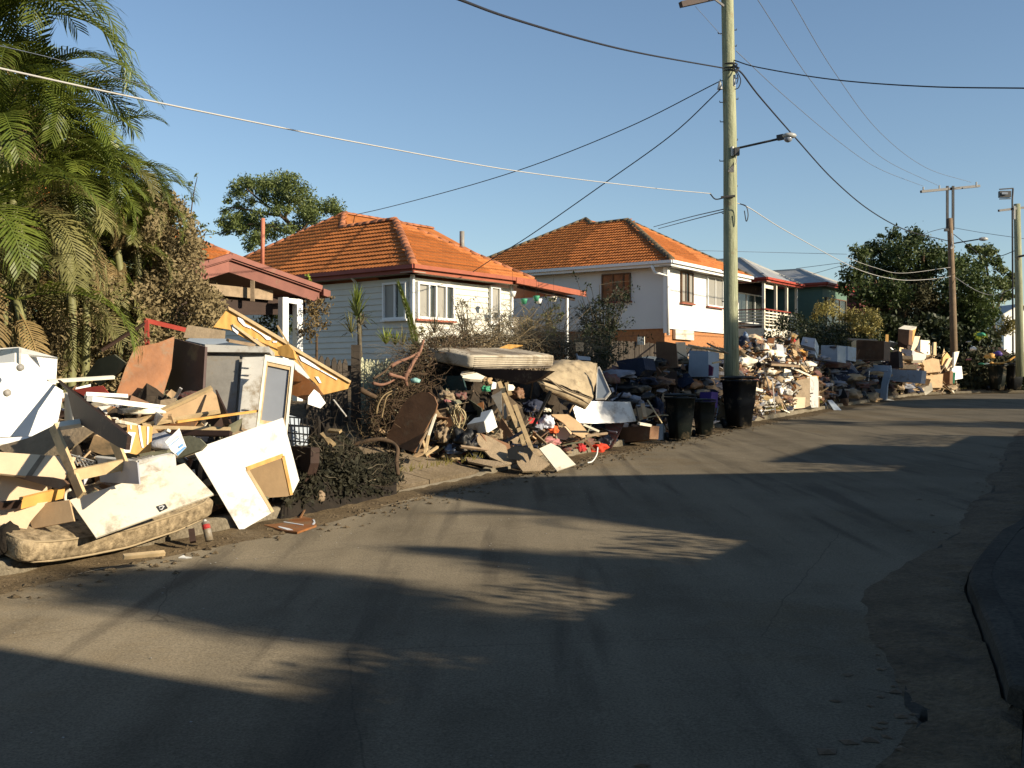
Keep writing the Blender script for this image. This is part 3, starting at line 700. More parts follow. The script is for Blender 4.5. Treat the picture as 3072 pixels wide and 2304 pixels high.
# ---------------- house 2: white house on brick base
H2 = Frame(6.57, 44, 35)
h2 = thing('white_house', 'white rendered two storey house with orange tiled hip roof on a brick base', 'house', H2.p(4, 5, 1.2), 'houses along the street')
E2 = 6.7; m2 = .6
A_ = H2.p(0, 0, E2); B_ = H2.p(8.48, 0, E2); PK2 = H2.p(4.24, 4.34, E2 + m2 * 4.24); PK1 = H2.p(4.93, 7.07, E2 + m2 * 4.93); LE = H2.p(0, 12, E2); JN = H2.p(4.24, 6.3, E2 + m2 * 4.24)
tiled(h2, [A_, LE, PK1, JN, PK2], A_, LE, 190, H2.p(2, 2, 8))
tiled(h2, [A_, B_, PK2], A_, B_, 100, H2.p(3, 2, 8))
MB().prism([B_, H2.p(8.48, 7, E2), H2.p(4.24, 7, E2 + 2.54), PK2], (H2.u * .5 + V((0, 0, 1))), .05).make('roof_back', m_tile2, h2)
MB().prism([PK1, H2.p(10, 7.07, 9.66), H2.p(12, 3, E2), H2.p(1, 3, E2 + .4)], (-H2.v * .5 + V((0, 0, 1))), .05).make('roof_back', m_tile2, h2)
MB().prism([PK1, H2.p(10, 7.07, 9.66), H2.p(12, 12, E2), LE], (H2.v * .5 + V((0, 0, 1))), .05).make('roof_back', m_tile2, h2)
caps(h2, A_ + V((0, 0, .05)), PK2, m_ridge2, .15); caps(h2, PK2 + V((0, 0, .04)), JN, m_ridge2, .13); caps(h2, PK2, B_ + V((0, 0, .05)), m_ridge2, .11)
caps(h2, PK1, LE + V((0, 0, .05)), m_ridge2, .12); caps(h2, JN, PK1, m_ridge2, .13)
eave(h2, H2, A_, B_, E2, m_trim); eave(h2, H2, A_, LE, E2, m_trim, plane='side')
bz = H2.side(1993, 985, .5)[1]
MB().box(H2.p(4.24, 5.5, (E2 - .2 + bz) / 2), H2.u * 3.74, H2.v * 5.0, V((0, 0, (E2 - .2 - bz) / 2))).make('wall', m_wwall, h2)
MB().box(H2.p(4.3, 5.5, (bz + .9) / 2), H2.u * 3.72, H2.v * 4.9, V((0, 0, (bz - .9) / 2))).make('brick_base', m_brick, h2)
def w2(plane, p0, p1, panes, mf, mg, **k):
    fn = H2.side if plane == 'side' else H2.front
    window(h2, H2, plane, .5, fn(*p0, .5), fn(*p1, .5), panes, mf, mg, **k)
w2('side', (1807, 907), (1893, 818), [(.55, m_glass), (1, m_vene), (1, m_vene)], m_wframe, m_glass, sill=m_rfas)
w2('front', (2040, 907), (2076, 820), [(1, m_curt), (.8, m_glass), (1, m_curt)], m_wframe, m_glass, sill=m_rgut)
w2('front', (2119, 918), (2165, 836), [(1, m_curt), (1, m_curt)], m_trim, m_curt, sill=m_rgut)
MB().box(H2.p(.44, .44, (E2 + bz) / 2 - .2), H2.u * .1, H2.v * .1, V((0, 0, (E2 - bz) / 2))).make('corner_board', m_trim, h2)
MB().tube([H2.p(-.02, .9, E2 - .15), H2.p(.1, .8, E2 - .45), H2.p(.4, .36, E2 - .6), H2.p(.4, .34, bz - .3)], .07, 10).make('downpipe', m_trim, h2, True)
MB().box(H2.p(2.2, .5, bz - .22), H2.u * .9, H2.v * .06, V((0, 0, .2))).make('base_panel', m_cream, h2)

# ---------------- house 3: grey roofed house with veranda
m_iron = mat('grey_roof_iron', (.33, .33, .31), .45, .12, 2, metal=.25, bump=.1)
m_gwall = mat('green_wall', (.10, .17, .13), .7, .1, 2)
m_redw = mat('dark_red_trim', (.30, .05, .03), .6, .15, 2)
h3 = thing('veranda_house', 'green walled house with grey iron hip roof and railed veranda behind the street pole', 'house', at(2300, 1100, 60), 'houses along the street')
H3 = Frame(*at(2300, 832, 58).xy, 36); z3 = at(2300, 832, 58).z
def hipwing(parent, fr, u0, u1, v0, v1, z, m, mt, th=.06):
    w = (u1 - u0) / 2; zz = z + m * w
    a, b, c, d = fr.p(u0, v0, z), fr.p(u1, v0, z), fr.p(u1, v1, z), fr.p(u0, v1, z); e = fr.p(u0 + w, v0 + w, zz); f = fr.p(u0 + w, v1 - w, zz)
    U = V((0, 0, 1))
    for P in ([a, b, e], [b, c, f, e], [c, d, f], [d, a, e, f]): MB().prism(P, U, th).make('roof', mt, parent)
    for P in ((a, e), (b, e), (e, f), (c, f), (d, f)): MB().beam(P[0], P[1], .16, .1).make('ridge_cap', mt, parent)
hipwing(h3, H3, 0, 5.4, 0, 12, z3, .55, m_iron)
hipwing(h3, H3, -2, 9, 2.6, 14, z3 + .3, .42, m_iron)
H3c = Frame(*at(2480, 847, 64).xy, 36); zc = at(2480, 847, 64).z
hipwing(h3, H3c, 0, 5.2, 0, 9, zc, .45, m_iron)
eave(h3, H3c, H3c.p(0, 0, zc), H3c.p(5.2, 0, zc), zc, m_redw); eave(h3, H3c, H3c.p(0, 0, zc), H3c.p(0, 9, zc), zc, m_redw, plane='side')
MB().box(H3c.p(2.6, 4.5, zc - 1.9), H3c.u * 2.2, H3c.v * 4.1, V((0, 0, 1.75))).make('wall', m_gwall, h3)
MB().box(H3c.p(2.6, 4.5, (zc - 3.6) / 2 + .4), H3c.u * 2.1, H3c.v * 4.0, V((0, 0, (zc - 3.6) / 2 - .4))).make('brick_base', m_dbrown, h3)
window(h3, H3c, 'front', .4, (.9, zc - 2.9), (4.5, zc - .8), [(1, None), (1, None), (1, None)], m_wframe, m_glass)
eave(h3, H3, H3.p(0, 0, z3), H3.p(5.4, 0, z3), z3, m_redw); eave(h3, H3, H3.p(0, 0, z3), H3.p(0, 8, z3), z3, m_redw, plane='side')
fz = z3 - 2.75
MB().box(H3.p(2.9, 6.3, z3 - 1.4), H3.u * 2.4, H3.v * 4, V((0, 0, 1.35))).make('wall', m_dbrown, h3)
MB().box(H3.p(2.7, 4, fz - .2), H3.u * 2.5, H3.v * 3.8, V((0, 0, .22))).make('veranda_floor', m_cream, h3)
for (u, v) in [(.3, .3), (.3, 3.2), (2.0, .3), (3.6, .3), (5.1, .3), (.3, 5.6)]:
    MB().box(H3.p(u, v, z3 - 1.45), H3.u * .07, H3.v * .07, V((0, 0, 1.35))).make('post', m_cream, h3)
for (u, v) in [(.3, .3), (.3, 3.2), (2.6, .3), (5.1, .3), (.3, 6.5)]:
    MB().box(H3.p(u, v, fz / 2 + .5), H3.u * .09, H3.v * .09, V((0, 0, fz / 2 - .5))).make('stump', m_cream, h3)
for k in range(5):
    MB().beam(H3.p(.22, .3, fz + .2 + k * .17), H3.p(.22, 7.8, fz + .2 + k * .17), .03, .07).make('rail', m_cream, h3)
    MB().beam(H3.p(.3, .22, fz + .2 + k * .17), H3.p(5.1, .22, fz + .2 + k * .17), .03, .07).make('rail', m_cream, h3)
MB().beam(H3.p(.2, .2, fz + 1.05), H3.p(.2, 7.8, fz + 1.05), .08, .06).make('handrail', m_redw, h3)
MB().beam(H3.p(.2, .2, fz + 1.05), H3.p(5.1, .2, fz + 1.05), .08, .06).make('handrail', m_redw, h3)
for k in range(8): MB().box(H3.p(.9 + k * .55, .25, fz + .55), H3.u * .03, H3.v * .03, V((0, 0, .5))).make('baluster', m_cream, h3)
MB().box(H3.p(1.0, .35, z3 - .42), H3.u * .7, H3.v * .03, V((0, 0, .1))).make('awning', m_cream, h3)
window(h3, H3, 'front', 2.28, (1.2, z3 - 2.3), (4.8, z3 - .6), [(1, None), (1, None), (1, None)], m_trim, m_glass)
# ---------------- house 4: small red weatherboard behind the trees, house 0 by the palms, far white house
m_h4 = mat('dark_red_boards', (.11, .03, .025), .7)
h4 = thing('red_house', 'dark red weatherboard house half hidden by the big trees', 'house', at(2555, 1100, 70), 'houses along the street')
H4 = Frame(*at(2580, 885, 74).xy, 36); z4 = at(2580, 885, 74).z
MB().box(H4.p(4, 1.3, z4 / 2 + .6), H4.u * 4, H4.v * 1.3, V((0, 0, z4 / 2 - .6))).make('wall', m_h4, h4)
for k in range(9): MB().box(H4.p(-.03, 1.3, z4 - .3 - k * .33), H4.u * .03, H4.v * 1.3, V((0, 0, .06))).make('weatherboard', m_rfas, h4)
hipwing(h4, H4, -.3, 8.3, -.3, 2.9, z4, .3, m_h4)
h0 = thing('neighbour_house', 'orange tiled hip roof house showing between the palms and the carport', 'house', at(420, 1100, 26), 'houses along the street')
H0 = Frame(*at(745, 782, 25).xy, 38); z0_ = at(745, 782, 25).z
# eave corner at right of its front; the house lies to the left
Hh = Frame(*at(735, 785, 24).xy, 38)
ez = at(735, 785, 24).z
a, b, c, d = Hh.p(0, 0, ez), Hh.p(0, 8, ez), Hh.p(-7.5, 8, ez), Hh.p(-7.5, 0, ez)
e = Hh.p(-3.75, 3.75, ez + 2.2); f = Hh.p(-3.75, 4.6, ez + 2.2)
tiled(h0, [d, a, e], d, a, 60, Hh.p(-1, 0, ez)); 
for P in ([a, b, f, e], [b, c, f], [c, d, e, f]): MB().prism(P, (0, 0, 1), .06).make('roof_back', m_tile2, h0)
caps(h0, a, e, m_ridge, .11); caps(h0, d, e, m_ridge, .11)
MB().box(Hh.p(-3.75, 4, ez / 2 + .2), Hh.u * 3.3, Hh.v * 3.5, V((0, 0, ez / 2 - .3))).make('wall', m_gwall, h0)
h5 = thing('far_house', 'distant white gabled house beyond the garden waste at the far right', 'house', at(3028, 1090, 110), 'houses along the street')
f5 = Frame(*at(3012, 1000, 110).xy, 80); zt = at(3012, 938, 110).z
MB().prism([f5.p(0, 0, 1), f5.p(3.6, 0, 1), f5.p(3.6, 0, zt), f5.p(1.8, 0, zt + .9), f5.p(0, 0, zt)], -f5.v, 8).make('wall', m_wwall, h5)
MB().prism([f5.p(-.3, -.3, zt - .15), f5.p(1.8, -.3, zt + .95), f5.p(1.8, 8, zt + .95), f5.p(-.3, 8, zt - .15)], (0, 0, 1), .1).make('roof', m_iron, h5)
MB().prism([f5.p(3.9, -.3, zt - .15), f5.p(1.8, -.3, zt + .95), f5.p(1.8, 8, zt + .95), f5.p(3.9, 8, zt - .15)], (0, 0, 1), .1).make('roof', m_iron, h5)

# ---------------- carport
m_cpf = mat('faded_red_timber', (.22, .088, .065), .7, .15, 3, bump=.1, mud=.1)
cp = thing('carport', 'open carport with faded red gable boards and paired white posts beside the palms', 'carport', at(780, 1150, 20), None)
D = 20
ap, rt, lf = at(687, 773, D), at(958, 868, D + 1.6), at(470, 838, D - 1.2)
n0 = (rt - lf).cross(V((0, 0, 1))).normalized()
if n0.y > 0: n0 = -n0
dn = V((0, 0, -.27)); back = -n0
def gab(a, b, name='bargeboard', th=.05, dz=dn, o=0): return MB().prism([a + n0 * o, b + n0 * o, b + n0 * o + dz, a + n0 * o + dz], n0, th).make(name, m_cpf, cp)
gab(ap, rt); gab(lf, ap)
up = V((0, 0, .09))
for a, b in ((ap, rt), (lf, ap)):
    MB().prism([a + n0 * .06, b + n0 * .06, b + back * 5 , a + back * 5], (0, 0, 1), .05).make('roof_sheet', m_cpf, cp)
    MB().beam(a + n0 * .05 + up * .3, b + n0 * .05 + up * .3, .1, .09).make('roll_cap', m_cpf, cp)
MB().box(rt + back * 2.5 + (rt - ap).normalized() * .12 + V((0, 0, -.05)), back * 2.6, (rt - ap).normalized() * .09, V((0, 0, .07))).make('gutter', m_cpf, cp)
bl, br = at(560, 858, D - .6) + back * .15, at(945, 885, D + 1.55) + back * .15
MB().beam(bl, at(830, 885, D + .9) + back * .15, .06, .2).make('tie_beam', m_oldw, cp)
MB().beam(at(560, 915, D - .5) + back * .2, br + V((0, 0, -.2)) + back * .2, .1, .36).make('lintel', m_dbrown, cp)
for px in (655, 773): a = at(px, 840, D + .3) + back * .16; MB().beam(a, a + V((0, 0, -.4)), .07, .07, up=(0, 1, 0)).make('strut', m_oldw, cp)
for px, y0, d in [(850, 900, D + .9), (893, 905, D + 1.4), (655, 935, D + 2.2), (612, 950, D + 3)]:
    a = at(px, y0, d); MB().box(V((a.x, a.y, (a.z + .5) / 2)), n0 * .075, (rt - lf).normalized() * .07, V((0, 0, (a.z - .4) / 2))).make('post', m_trim, cp)
MB().prism([at(848, 893, D + .85), at(898, 897, D + 1.4), at(898, 914, D + 1.4), at(848, 905, D + .85)], n0, .08).make('post_head', m_trim, cp)
MB().prism([at(926, 897, D + 1.7), at(936, 897, D + 1.7), at(936, 918, D + 1.7), at(926, 914, D + 1.7)], n0, .08).make('bracket', m_trim, cp)
a = at(787, 806, D + 1.6)
tv = thing('antenna_mast', 'thin orange painted pipe standing up above the carport roof', 'pipe', a)
MB().tube([a + V((0, 0, -.05)), at(789, 655, D + 1.6)], .04, 10).make('pipe', mat('orange_pipe', (.42, .15, .09), .6), tv, True)

# ================================================================ fences
def fence_line(name, label, a, b, z0f, top, w, gap, m, pointed=True, th=.02, rail=True, group='fences along the front yards'):
    a, b = V((a.x, a.y, 0)), V((b.x, b.y, 0)); L = (b - a).length; d = (b - a) / L; nn = d.cross(V((0, 0, 1))).normalized(); mid = (a + b) / 2
    t = thing(name, label, 'fence', (mid.x, mid.y, gv(mid.x, mid.y)), group)
    ht = top
    h = ht - .06
    P = [(-w / 2, 0), (w / 2, 0), (w / 2, h - (.07 if pointed else 0)), (w / 2 * .25, h) if pointed else (w / 2, h), (-w / 2 * .25, h) if pointed else (-w / 2, h), (-w / 2, h - (.07 if pointed else 0))]
    if not pointed: P = [P[0], P[1], P[3], P[4]]
    mb = MB().prism([V((x, 0, z)) for x, z in P], (0, -1, 0), th); me = mesh_from('paling', mb.v, mb.f, m)
    n = int(L / (w + gap)); R = Matrix((d, d.cross(V((0, 0, 1))) * -1, V((0, 0, 1)))).transposed().to_4x4()
    for i in range(n):
        p = a + d * (i + .5) * (w + gap); z = gv(p.x, p.y) + random.uniform(-.03, .02)
        put('paling', me, t, Matrix.Translation((p.x, p.y, z)) @ R @ Matrix.Rotation(random.uniform(-.02, .02), 4, 'Y'))
    if rail:
        for hh in (.3, ht - .3):
            p, r = a - nn * .04 * (1 if nn.y < 0 else -1), b - nn * .04 * (1 if nn.y < 0 else -1)
            MB().beam(V((p.x, p.y, gv(p.x, p.y) + hh)), V((r.x, r.y, gv(r.x, r.y) + hh)), .04, .07).make('rail', m, t)
    return t
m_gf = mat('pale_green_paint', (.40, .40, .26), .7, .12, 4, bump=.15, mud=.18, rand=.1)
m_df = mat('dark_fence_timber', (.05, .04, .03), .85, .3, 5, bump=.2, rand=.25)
def gpt(px, d): p = at(px, 1152, d); return p
fence_line('picket_fence', 'pale green picket fence in sun between the dark gate and the branch heap', gpt(1068, 17.6), gpt(1262, 18.9), 0, 1.17, .085, .012, m_gf)
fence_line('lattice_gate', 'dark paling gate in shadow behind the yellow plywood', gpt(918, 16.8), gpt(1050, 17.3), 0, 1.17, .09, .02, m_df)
pst = at(1068, 1035, 17.4); g = gv(pst.x, pst.y)
MB().box(V((pst.x, pst.y, (pst.z + g) / 2)), (.07, 0, 0), (0, .07, 0), (0, 0, (pst.z - g) / 2)).make('gate_post', m_df, label='dark timber gate post left of the pale green fence', cat='post')
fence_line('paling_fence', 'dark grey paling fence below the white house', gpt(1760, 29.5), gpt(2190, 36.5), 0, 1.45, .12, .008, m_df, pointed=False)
pl = onplane([(1912, 1010), (1933, 1010), (1933, 1034), (1912, 1034)], 31.6, (-.75, -.65, 0))
MB().prism(pl, nrm((-.75, -.65, 0)), .02).make('fence_plaque', m_cream, label='small cream plaque on the dark paling fence', cat='plaque')

# ================================================================ poles and lines
m_pole = mat('weathered_pole', (.17, .19, .11), .9, .3, 3, bump=.5, bscale=22, col2=(.36, .37, .24), st=(9, 9, .5), mud=.12, mudscale=3)
m_pole2 = mat('brown_pole', (.17, .12, .075), .85, .25, 3, bump=.3)
m_steel = mat('dark_steel', (.05, .05, .05), .5, .2, 4); m_ins = flat('insulator', (.35, .35, .33), .3); m_wire = flat('black_cable', (.018, .018, .022), .6); m_wirew = flat('white_cable', (.42, .41, .38), .5); m_wiref = flat('grey_wire', (.13, .15, .19), .5)
p1 = thing('power_pole', 'tall pale green weathered timber power pole with climbing pegs in the middle of the street', 'power pole', at(2195, 1268, 25.6), 'power poles')
MB().tube([at(2197, 1275, 25.6), at(2192, 900, 25.6), at(2190, 400, 25.6), at(2182, 0, 25.6), at(2180, -120, 25.6)], [.185, .172, .158, .145, .14], 18).make('pole', m_pole, p1, True)
for i, (zx, zy, sgn) in enumerate([(500, 318, -1), (650, 285, 1), (650, 437, 1), (515, 970, -1), (665, 940, 1), (520, 1155, -1), (660, 1328, 1), (515, 1527, -1), (655, 745, 1), (520, 765, -1)]):
    x, y = q1(13, zx, zy); c = at(x + sgn * 4, y, 25.6); a = at(2185, y, 25.6); MB().tube([V((a.x, a.y, c.z)), c, c + V((0, 0, .035))], .012, 5).make('climbing_peg', m_steel, p1)
for px, py in [(2166, 812), (2210, 716), (2166, 640), (2212, 560), (2166, 905)]:
    c = at(px, py, 25.6); MB().tube([V((at(2190, py, 25.6).x, 25.6, c.z)), c, c + V((0, 0, .035))], .012, 5).make('climbing_peg', m_steel, p1)
MB().beam(at(2042, 14, 25.2), at(2330, -50, 26.4), .13, .13).make('crossarm', mat('crossarm_timber', (.06, .045, .04)), p1)
MB().beam(at(2140, -6, 25.4), at(2172, 18, 25.5), .03, .05).make('brace', m_steel, p1)
for (px, py) in [(2180, 195), (2180, 207), (2180, 215)]: 
    c = at(px + 10, py, 25.6); MB().tube([c + V((math.cos(t) * .17, math.sin(t) * .17, 0)) for t in np.linspace(0, 6.28, 14)], .018, 5).make('cable_band', m_steel, p1)
MB().beam(at(2200, 196, 25.4), at(2216, 205, 25.3), .06, .05).make('bracket', m_steel, p1)
MB().tube(catmull([at(2212, 215, 25.3), at(2222, 240, 25.3), at(2216, 262, 25.3), at(2204, 268, 25.3)], 5), .012, 5).make('drip_loop', m_wire, p1)
MB().tube(catmull([at(2205, 212, 25.3), at(2214, 232, 25.3), at(2210, 252, 25.3)], 5), .012, 5).make('drip_loop', m_wire, p1)
MB().tube([at(2203, 225, 25.35), at(2203, 258, 25.35)], .03, 8).make('fuse', m_ins, p1)
MB().tube([at(2160, 245, 25.5), at(2160, 268, 25.5)], [.03, .07], 8).make('fuse', m_ins, p1)
MB().tube([at(2197, 440, 25.4), at(2197, 468, 25.4)], .035, 8).make('fuse', m_ins, p1)
MB().box(at(2210, 455, 25.4), (.06, 0, 0), (0, .06, 0), (0, 0, .09)).make('junction_box', m_steel, p1)
MB().tube(catmull([at(2206, 470, 25.35), at(2210, 482, 25.35), at(2207, 493, 25.35)], 5), .012, 5).make('drip_loop', m_wirew, p1)
MB().prism([at(2183, 515, 25.35), at(2202, 485, 25.38), at(2202, 517, 25.38)], (0.2, -1, 0), .01).make('tag', m_steel, p1)
MB().tube([at(2163, 592, 25.4), at(2205, 588, 25.4)], .03, 6).make('pole_band', m_steel, p1)
sl_ = thing('street_lamp', 'small white street lamp on a thin arm of the near power pole', 'street lamp', at(2215, 446, 25.5), 'street lamps')
MB().tube([at(2206, 446, 25.5), at(2335, 417, 24.8)], .028, 8).make('arm', m_steel, sl_, True)
MB().beam(at(2332, 414, 24.8), at(2352, 410, 24.7), .10, .12).make('housing', m_steel, sl_)
v_, f_ = blob_geo(at(2368, 407, 24.6), .17, .13, .07, 0, sub=2, flat=False); build('lamp_head', v_, f_, m_ins, sl_, True)
v_, f_ = blob_geo(at(2364, 416, 24.6), .10, .09, .09, 0, sub=2, flat=False); build('lens', v_, f_, m_glassw, sl_, True)
# pole 2, far H-frame
p2 = thing('power_pole', 'brown timber power pole with a long twin post crossarm in the distance', 'power pole', at(2862, 1140, 53), 'power poles')
MB().tube([at(2864, 1140, 53), at(2858, 900, 53), at(2851, 700, 53), at(2849, 655, 53)], [.19, .16, .14, .13], 12).make('pole', m_pole2, p2, True)
for px in (2842, 2859): MB().beam(at(px, 558, 53), at(px, 690, 53), .11, .09, up=(0, 1, 0)).make('riser', m_steel, p2)
MB().beam(at(2763, 575, 52.4), at(2938, 558, 53.8), .13, .12).make('crossarm', m_steel, p2)
for px, py in [(2770, 563), (2818, 558), (2929, 548)]: MB().tube([at(px, py + 12, 53), at(px, py - 2, 53)], .04, 6).make('insulator', m_ins, p2)
MB().beam(at(2834, 690, 53), at(2845, 690, 53), .2, .12).make('fuse_box', m_steel, p2)
MB().tube(catmull([at(2855, 700, 52.8), at(2857, 730, 52.8), at(2853, 746, 52.8), at(2862, 738, 52.8)], 5), .03, 5).make('drip_loop', m_wirew, p2)
sl2 = thing('street_lamp', 'far street lamp on the brown power pole', 'street lamp', at(2865, 738, 52.8), 'street lamps')
MB().tube([at(2862, 730, 52.8), at(2935, 718, 52)], .03, 6).make('arm', m_steel, sl2)
v_, f_ = blob_geo(at(2950, 717, 52), .24, .16, .1, 0, sub=2, flat=False); build('lamp_head', v_, f_, m_ins, sl2, True)
# pole 3
p3 = thing('power_pole', 'greenish timber power pole cut by the right edge of the photo', 'power pole', at(3058, 1110, 50), 'power poles')
MB().tube([at(3060, 1130, 50), at(3056, 850, 50), at(3051, 612, 50)], [.19, .17, .145], 14).make('pole', m_pole, p3, True)
MB().beam(at(2996, 632, 49.5), at(3110, 618, 50.4), .1, .1).make('crossarm', m_steel, p3)
MB().beam(at(3043, 618, 49.7), at(3043, 658, 49.7), .07, .1, up=(0, 1, 0)).make('bracket', m_ins, p3)
MB().tube([at(3056, 770, 49.8), at(3075, 766, 49.5)], .05, 6).make('bracket', m_steel, p3)
fl = thing('floodlight_mast', 'slim steel mast with a square floodlight left of the edge power pole', 'floodlight', at(3038, 1100, 58))
MB().tube([at(3039, 1100, 58), at(3037, 600, 58), at(3039, 566, 58)], .05, 8).make('mast', m_steel, fl, True)
MB().beam(at(2998, 568, 58), at(3040, 565, 58), .06, .06).make('arm', m_steel, fl)
MB().box(at(3014, 583, 58), (.3, 0, 0), (0, .12, 0), (0, 0, .17)).make('lamp_head', m_steel, fl)
MB().box(at(3014, 580, 57.8), (.16, 0, 0), (0, .04, 0), (0, 0, .06)).make('lens', m_glassw, fl)
MB().beam(at(2998, 597, 58), at(3032, 596, 58), .05, .05).make('arm', m_steel, fl)
S = 1.3888
def W(name, label, pts, r, m, mm=8): return wire(name, label, [(x * S, y * S, d) for x, y, d in pts], r, m, mm, cat='cable')
W('overhead_cable', 'thick black cable sweeping from the top edge down to the near power pole', [(985, -4, 11.5), (1100, 38, 13.5), (1270, 88, 17), (1400, 118, 20.5), (1563, 147, 25.5)], .017, m_wire)
W('overhead_cable', 'bright white cable from the left edge over the palms to the near pole', [(-30, 141, 8.6), (240, 200, 10.5), (520, 258, 13), (800, 313, 16), (1120, 370, 20), (1400, 405, 23.8), (1535, 418, 25.4)], .010, m_wirew)
W('cable_clamp', 'black end clamp joining the white cable to the near pole', [(1533, 417, 25.4), (1545, 430, 25.4), (1562, 428, 25.45)], .016, m_wire)
W('overhead_wire', 'faint thin wire crossing the palm crowns above the white cable', [(-20, 94, 9), (130, 130, 10.3), (240, 165, 11), (330, 188, 12)], .0035, m_wiref)
W('service_wire', 'upper thin wire from the near pole to the weatherboard house ridge', [(1556, 175, 25.5), (1350, 278, 28), (1120, 368, 31), (900, 432, 36), (745, 468, 41), (600, 488, 45), (440, 508, 50)], .013, m_wire)
W('service_wire', 'lower thin wire from the near pole to the gutter of the weatherboard house', [(1557, 192, 25.5), (1450, 292, 27), (1300, 400, 28.5), (1150, 505, 30.5), (1075, 552, 32), (1022, 587, 33.6)], .014, m_wire)
W('overhead_cable', 'black cable from the near pole to the right edge', [(1585, 130, 25.5), (1640, 146, 25), (1800, 172, 23), (2000, 187, 20.5), (2240, 191, 18)], .014, m_wire)
W('overhead_cable', 'thick black cable from the near pole past the lamp towards the far pole', [(1585, 150, 25.5), (1602, 158, 26), (1640, 208, 28), (1720, 300, 32), (1800, 388, 37), (1880, 455, 42), (1960, 498, 47), (2046, 520, 53)], .022, m_wire)
W('overhead_wire', 'right one of the faint high wires running from the top edge to the far crossarm', [(1705, -8, 27), (1800, 152, 32), (1900, 285, 39), (2000, 362, 46), (2098, 394, 53)], .010, m_wiref)
W('overhead_wire', 'middle one of the faint high wires running to the far crossarm', [(1632, -8, 26.5), (1750, 172, 32), (1850, 290, 38), (1920, 350, 44), (2025, 400, 53)], .010, m_wiref)
W('overhead_wire', 'lowest of the faint high wires running to the far crossarm', [(1590, 110, 26), (1700, 212, 31), (1820, 312, 38), (1900, 365, 44), (1994, 402, 53)], .010, m_wiref)
W('overhead_wire', 'short thin wire under the near crossarm', [(1502, 14, 25.3), (1558, 76, 25.5)], .006, m_wiref)
W('service_wire', 'upper of the two short wires from the near pole to the white house', [(1563, 452, 25.6), (1490, 469, 34), (1412, 490, 46)], .013, m_wire)
W('service_wire', 'lower of the two short wires from the near pole to the white house', [(1563, 457, 25.6), (1490, 476, 34), (1422, 494, 46)], .013, m_wire)
W('overhead_wire', 'pale wire sagging from the near pole towards the far pole', [(1590, 438, 25.6), (1620, 450, 27), (1700, 500, 32), (1832, 572, 42), (1890, 594, 46), (1950, 605, 49), (2010, 603, 51), (2056, 596, 53)], .013, m_wirew)
W('overhead_wire', 'second pale wire sagging just above the first at the far pole', [(1828, 556, 42), (1890, 578, 46), (1950, 590, 49), (2056, 577, 53)], .009, m_wirew)
W('overhead_wire', 'pale wire sagging from the far pole to the edge pole', [(2058, 596, 53), (2110, 628, 52), (2150, 637, 51.5), (2200, 617, 50.5)], .014, m_wirew)
W('overhead_wire', 'thin wire from the far pole to the edge pole near its top', [(2060, 492, 53), (2130, 504, 52), (2215, 516, 50)], .012, m_wiref)
W('overhead_wire', 'short dark wire dropping from the far pole into the gum tree', [(2060, 506, 53), (2110, 545, 58)], .02, m_wire)
W('overhead_wire', 'dark wire rising from the gum tree to the edge pole', [(2140, 556, 56), (2165, 552, 53), (2200, 538, 50.5)], .02, m_wire)
W('overhead_wire', 'dark wire ending at the fuse box of the far pole', [(1990, 510, 50), (2012, 500, 52), (2044, 492, 53)], .014, m_wire)
W('service_wire', 'faint flat wire behind the near pole above the grey roof', [(1500, 541, 60), (1700, 546, 60), (1830, 549, 58)], .012, m_wiref)
W('service_wire', 'faint wire from the trees to the grey iron roof ridge', [(1720, 580, 60), (1830, 566, 58)], .014, m_wiref)
W('service_wire', 'second faint wire from the trees to the grey iron roof', [(1755, 592, 60), (1832, 570, 58)], .014, m_wiref)
lp = q(13, [(0, 0)])
MB().tube(catmull([at(1598 * S, 440 * S, 25.3), at(1612 * S, 446 * S, 25.3), at(1616 * S, 465 * S, 25.3), at(1612 * S, 478 * S, 25.3), at(1608 * S, 455 * S, 25.3)], 6), .012, 5).make('cable_loop', m_wire, label='small loop of cable hanging beside the near pole', cat='cable')
# ================================================================ vegetation
def leafmat(name, c1, c2, tr=.25, rough=.5, sc=1.2):
    m = bpy.data.materials.new(name); m.use_nodes = True; t = m.node_tree; N = t.nodes; L = t.links; b = N['Principled BSDF']
    b.inputs['Roughness'].default_value = rough; b.inputs['Specular IOR Level'].default_value = .3
    tc = N.new('ShaderNodeTexCoord'); no = N.new('ShaderNodeTexNoise'); no.inputs['Scale'].default_value = sc; no.inputs['Detail'].default_value = 10; no.inputs['Roughness'].default_value = .8
    L.new(tc.outputs['Object'], no.inputs['Vector']); mr = N.new('ShaderNodeMapRange'); mr.inputs[1].default_value = .35; mr.inputs[2].default_value = .65; L.new(no.outputs[0], mr.inputs[0])
    mx = N.new('ShaderNodeMix'); mx.data_type = 'RGBA'; mx.inputs[6].default_value = (*c1, 1); mx.inputs[7].default_value = (*c2, 1); L.new(mr.outputs[0], mx.inputs[0])
    oi = N.new('ShaderNodeObjectInfo'); r3 = N.new('ShaderNodeMapRange'); r3.inputs[3].default_value = .8; r3.inputs[4].default_value = 1.25; L.new(oi.outputs['Random'], r3.inputs[0])
    hs = N.new('ShaderNodeHueSaturation'); L.new(r3.outputs[0], hs.inputs['Value']); L.new(mx.outputs[2], hs.inputs['Color'])
    L.new(hs.outputs[0], b.inputs['Base Color']); tn = N.new('ShaderNodeBsdfTranslucent'); L.new(hs.outputs[0], tn.inputs[0])
    ms = N.new('ShaderNodeMixShader'); ms.inputs[0].default_value = tr; L.new(b.outputs[0], ms.inputs[1]); L.new(tn.outputs[0], ms.inputs[2]); L.new(ms.outputs[0], N['Material Output'].inputs[0])
    return m
l_palm = leafmat('palm_leaf', (.04, .07, .010), (.18, .21, .035), .3, .42)
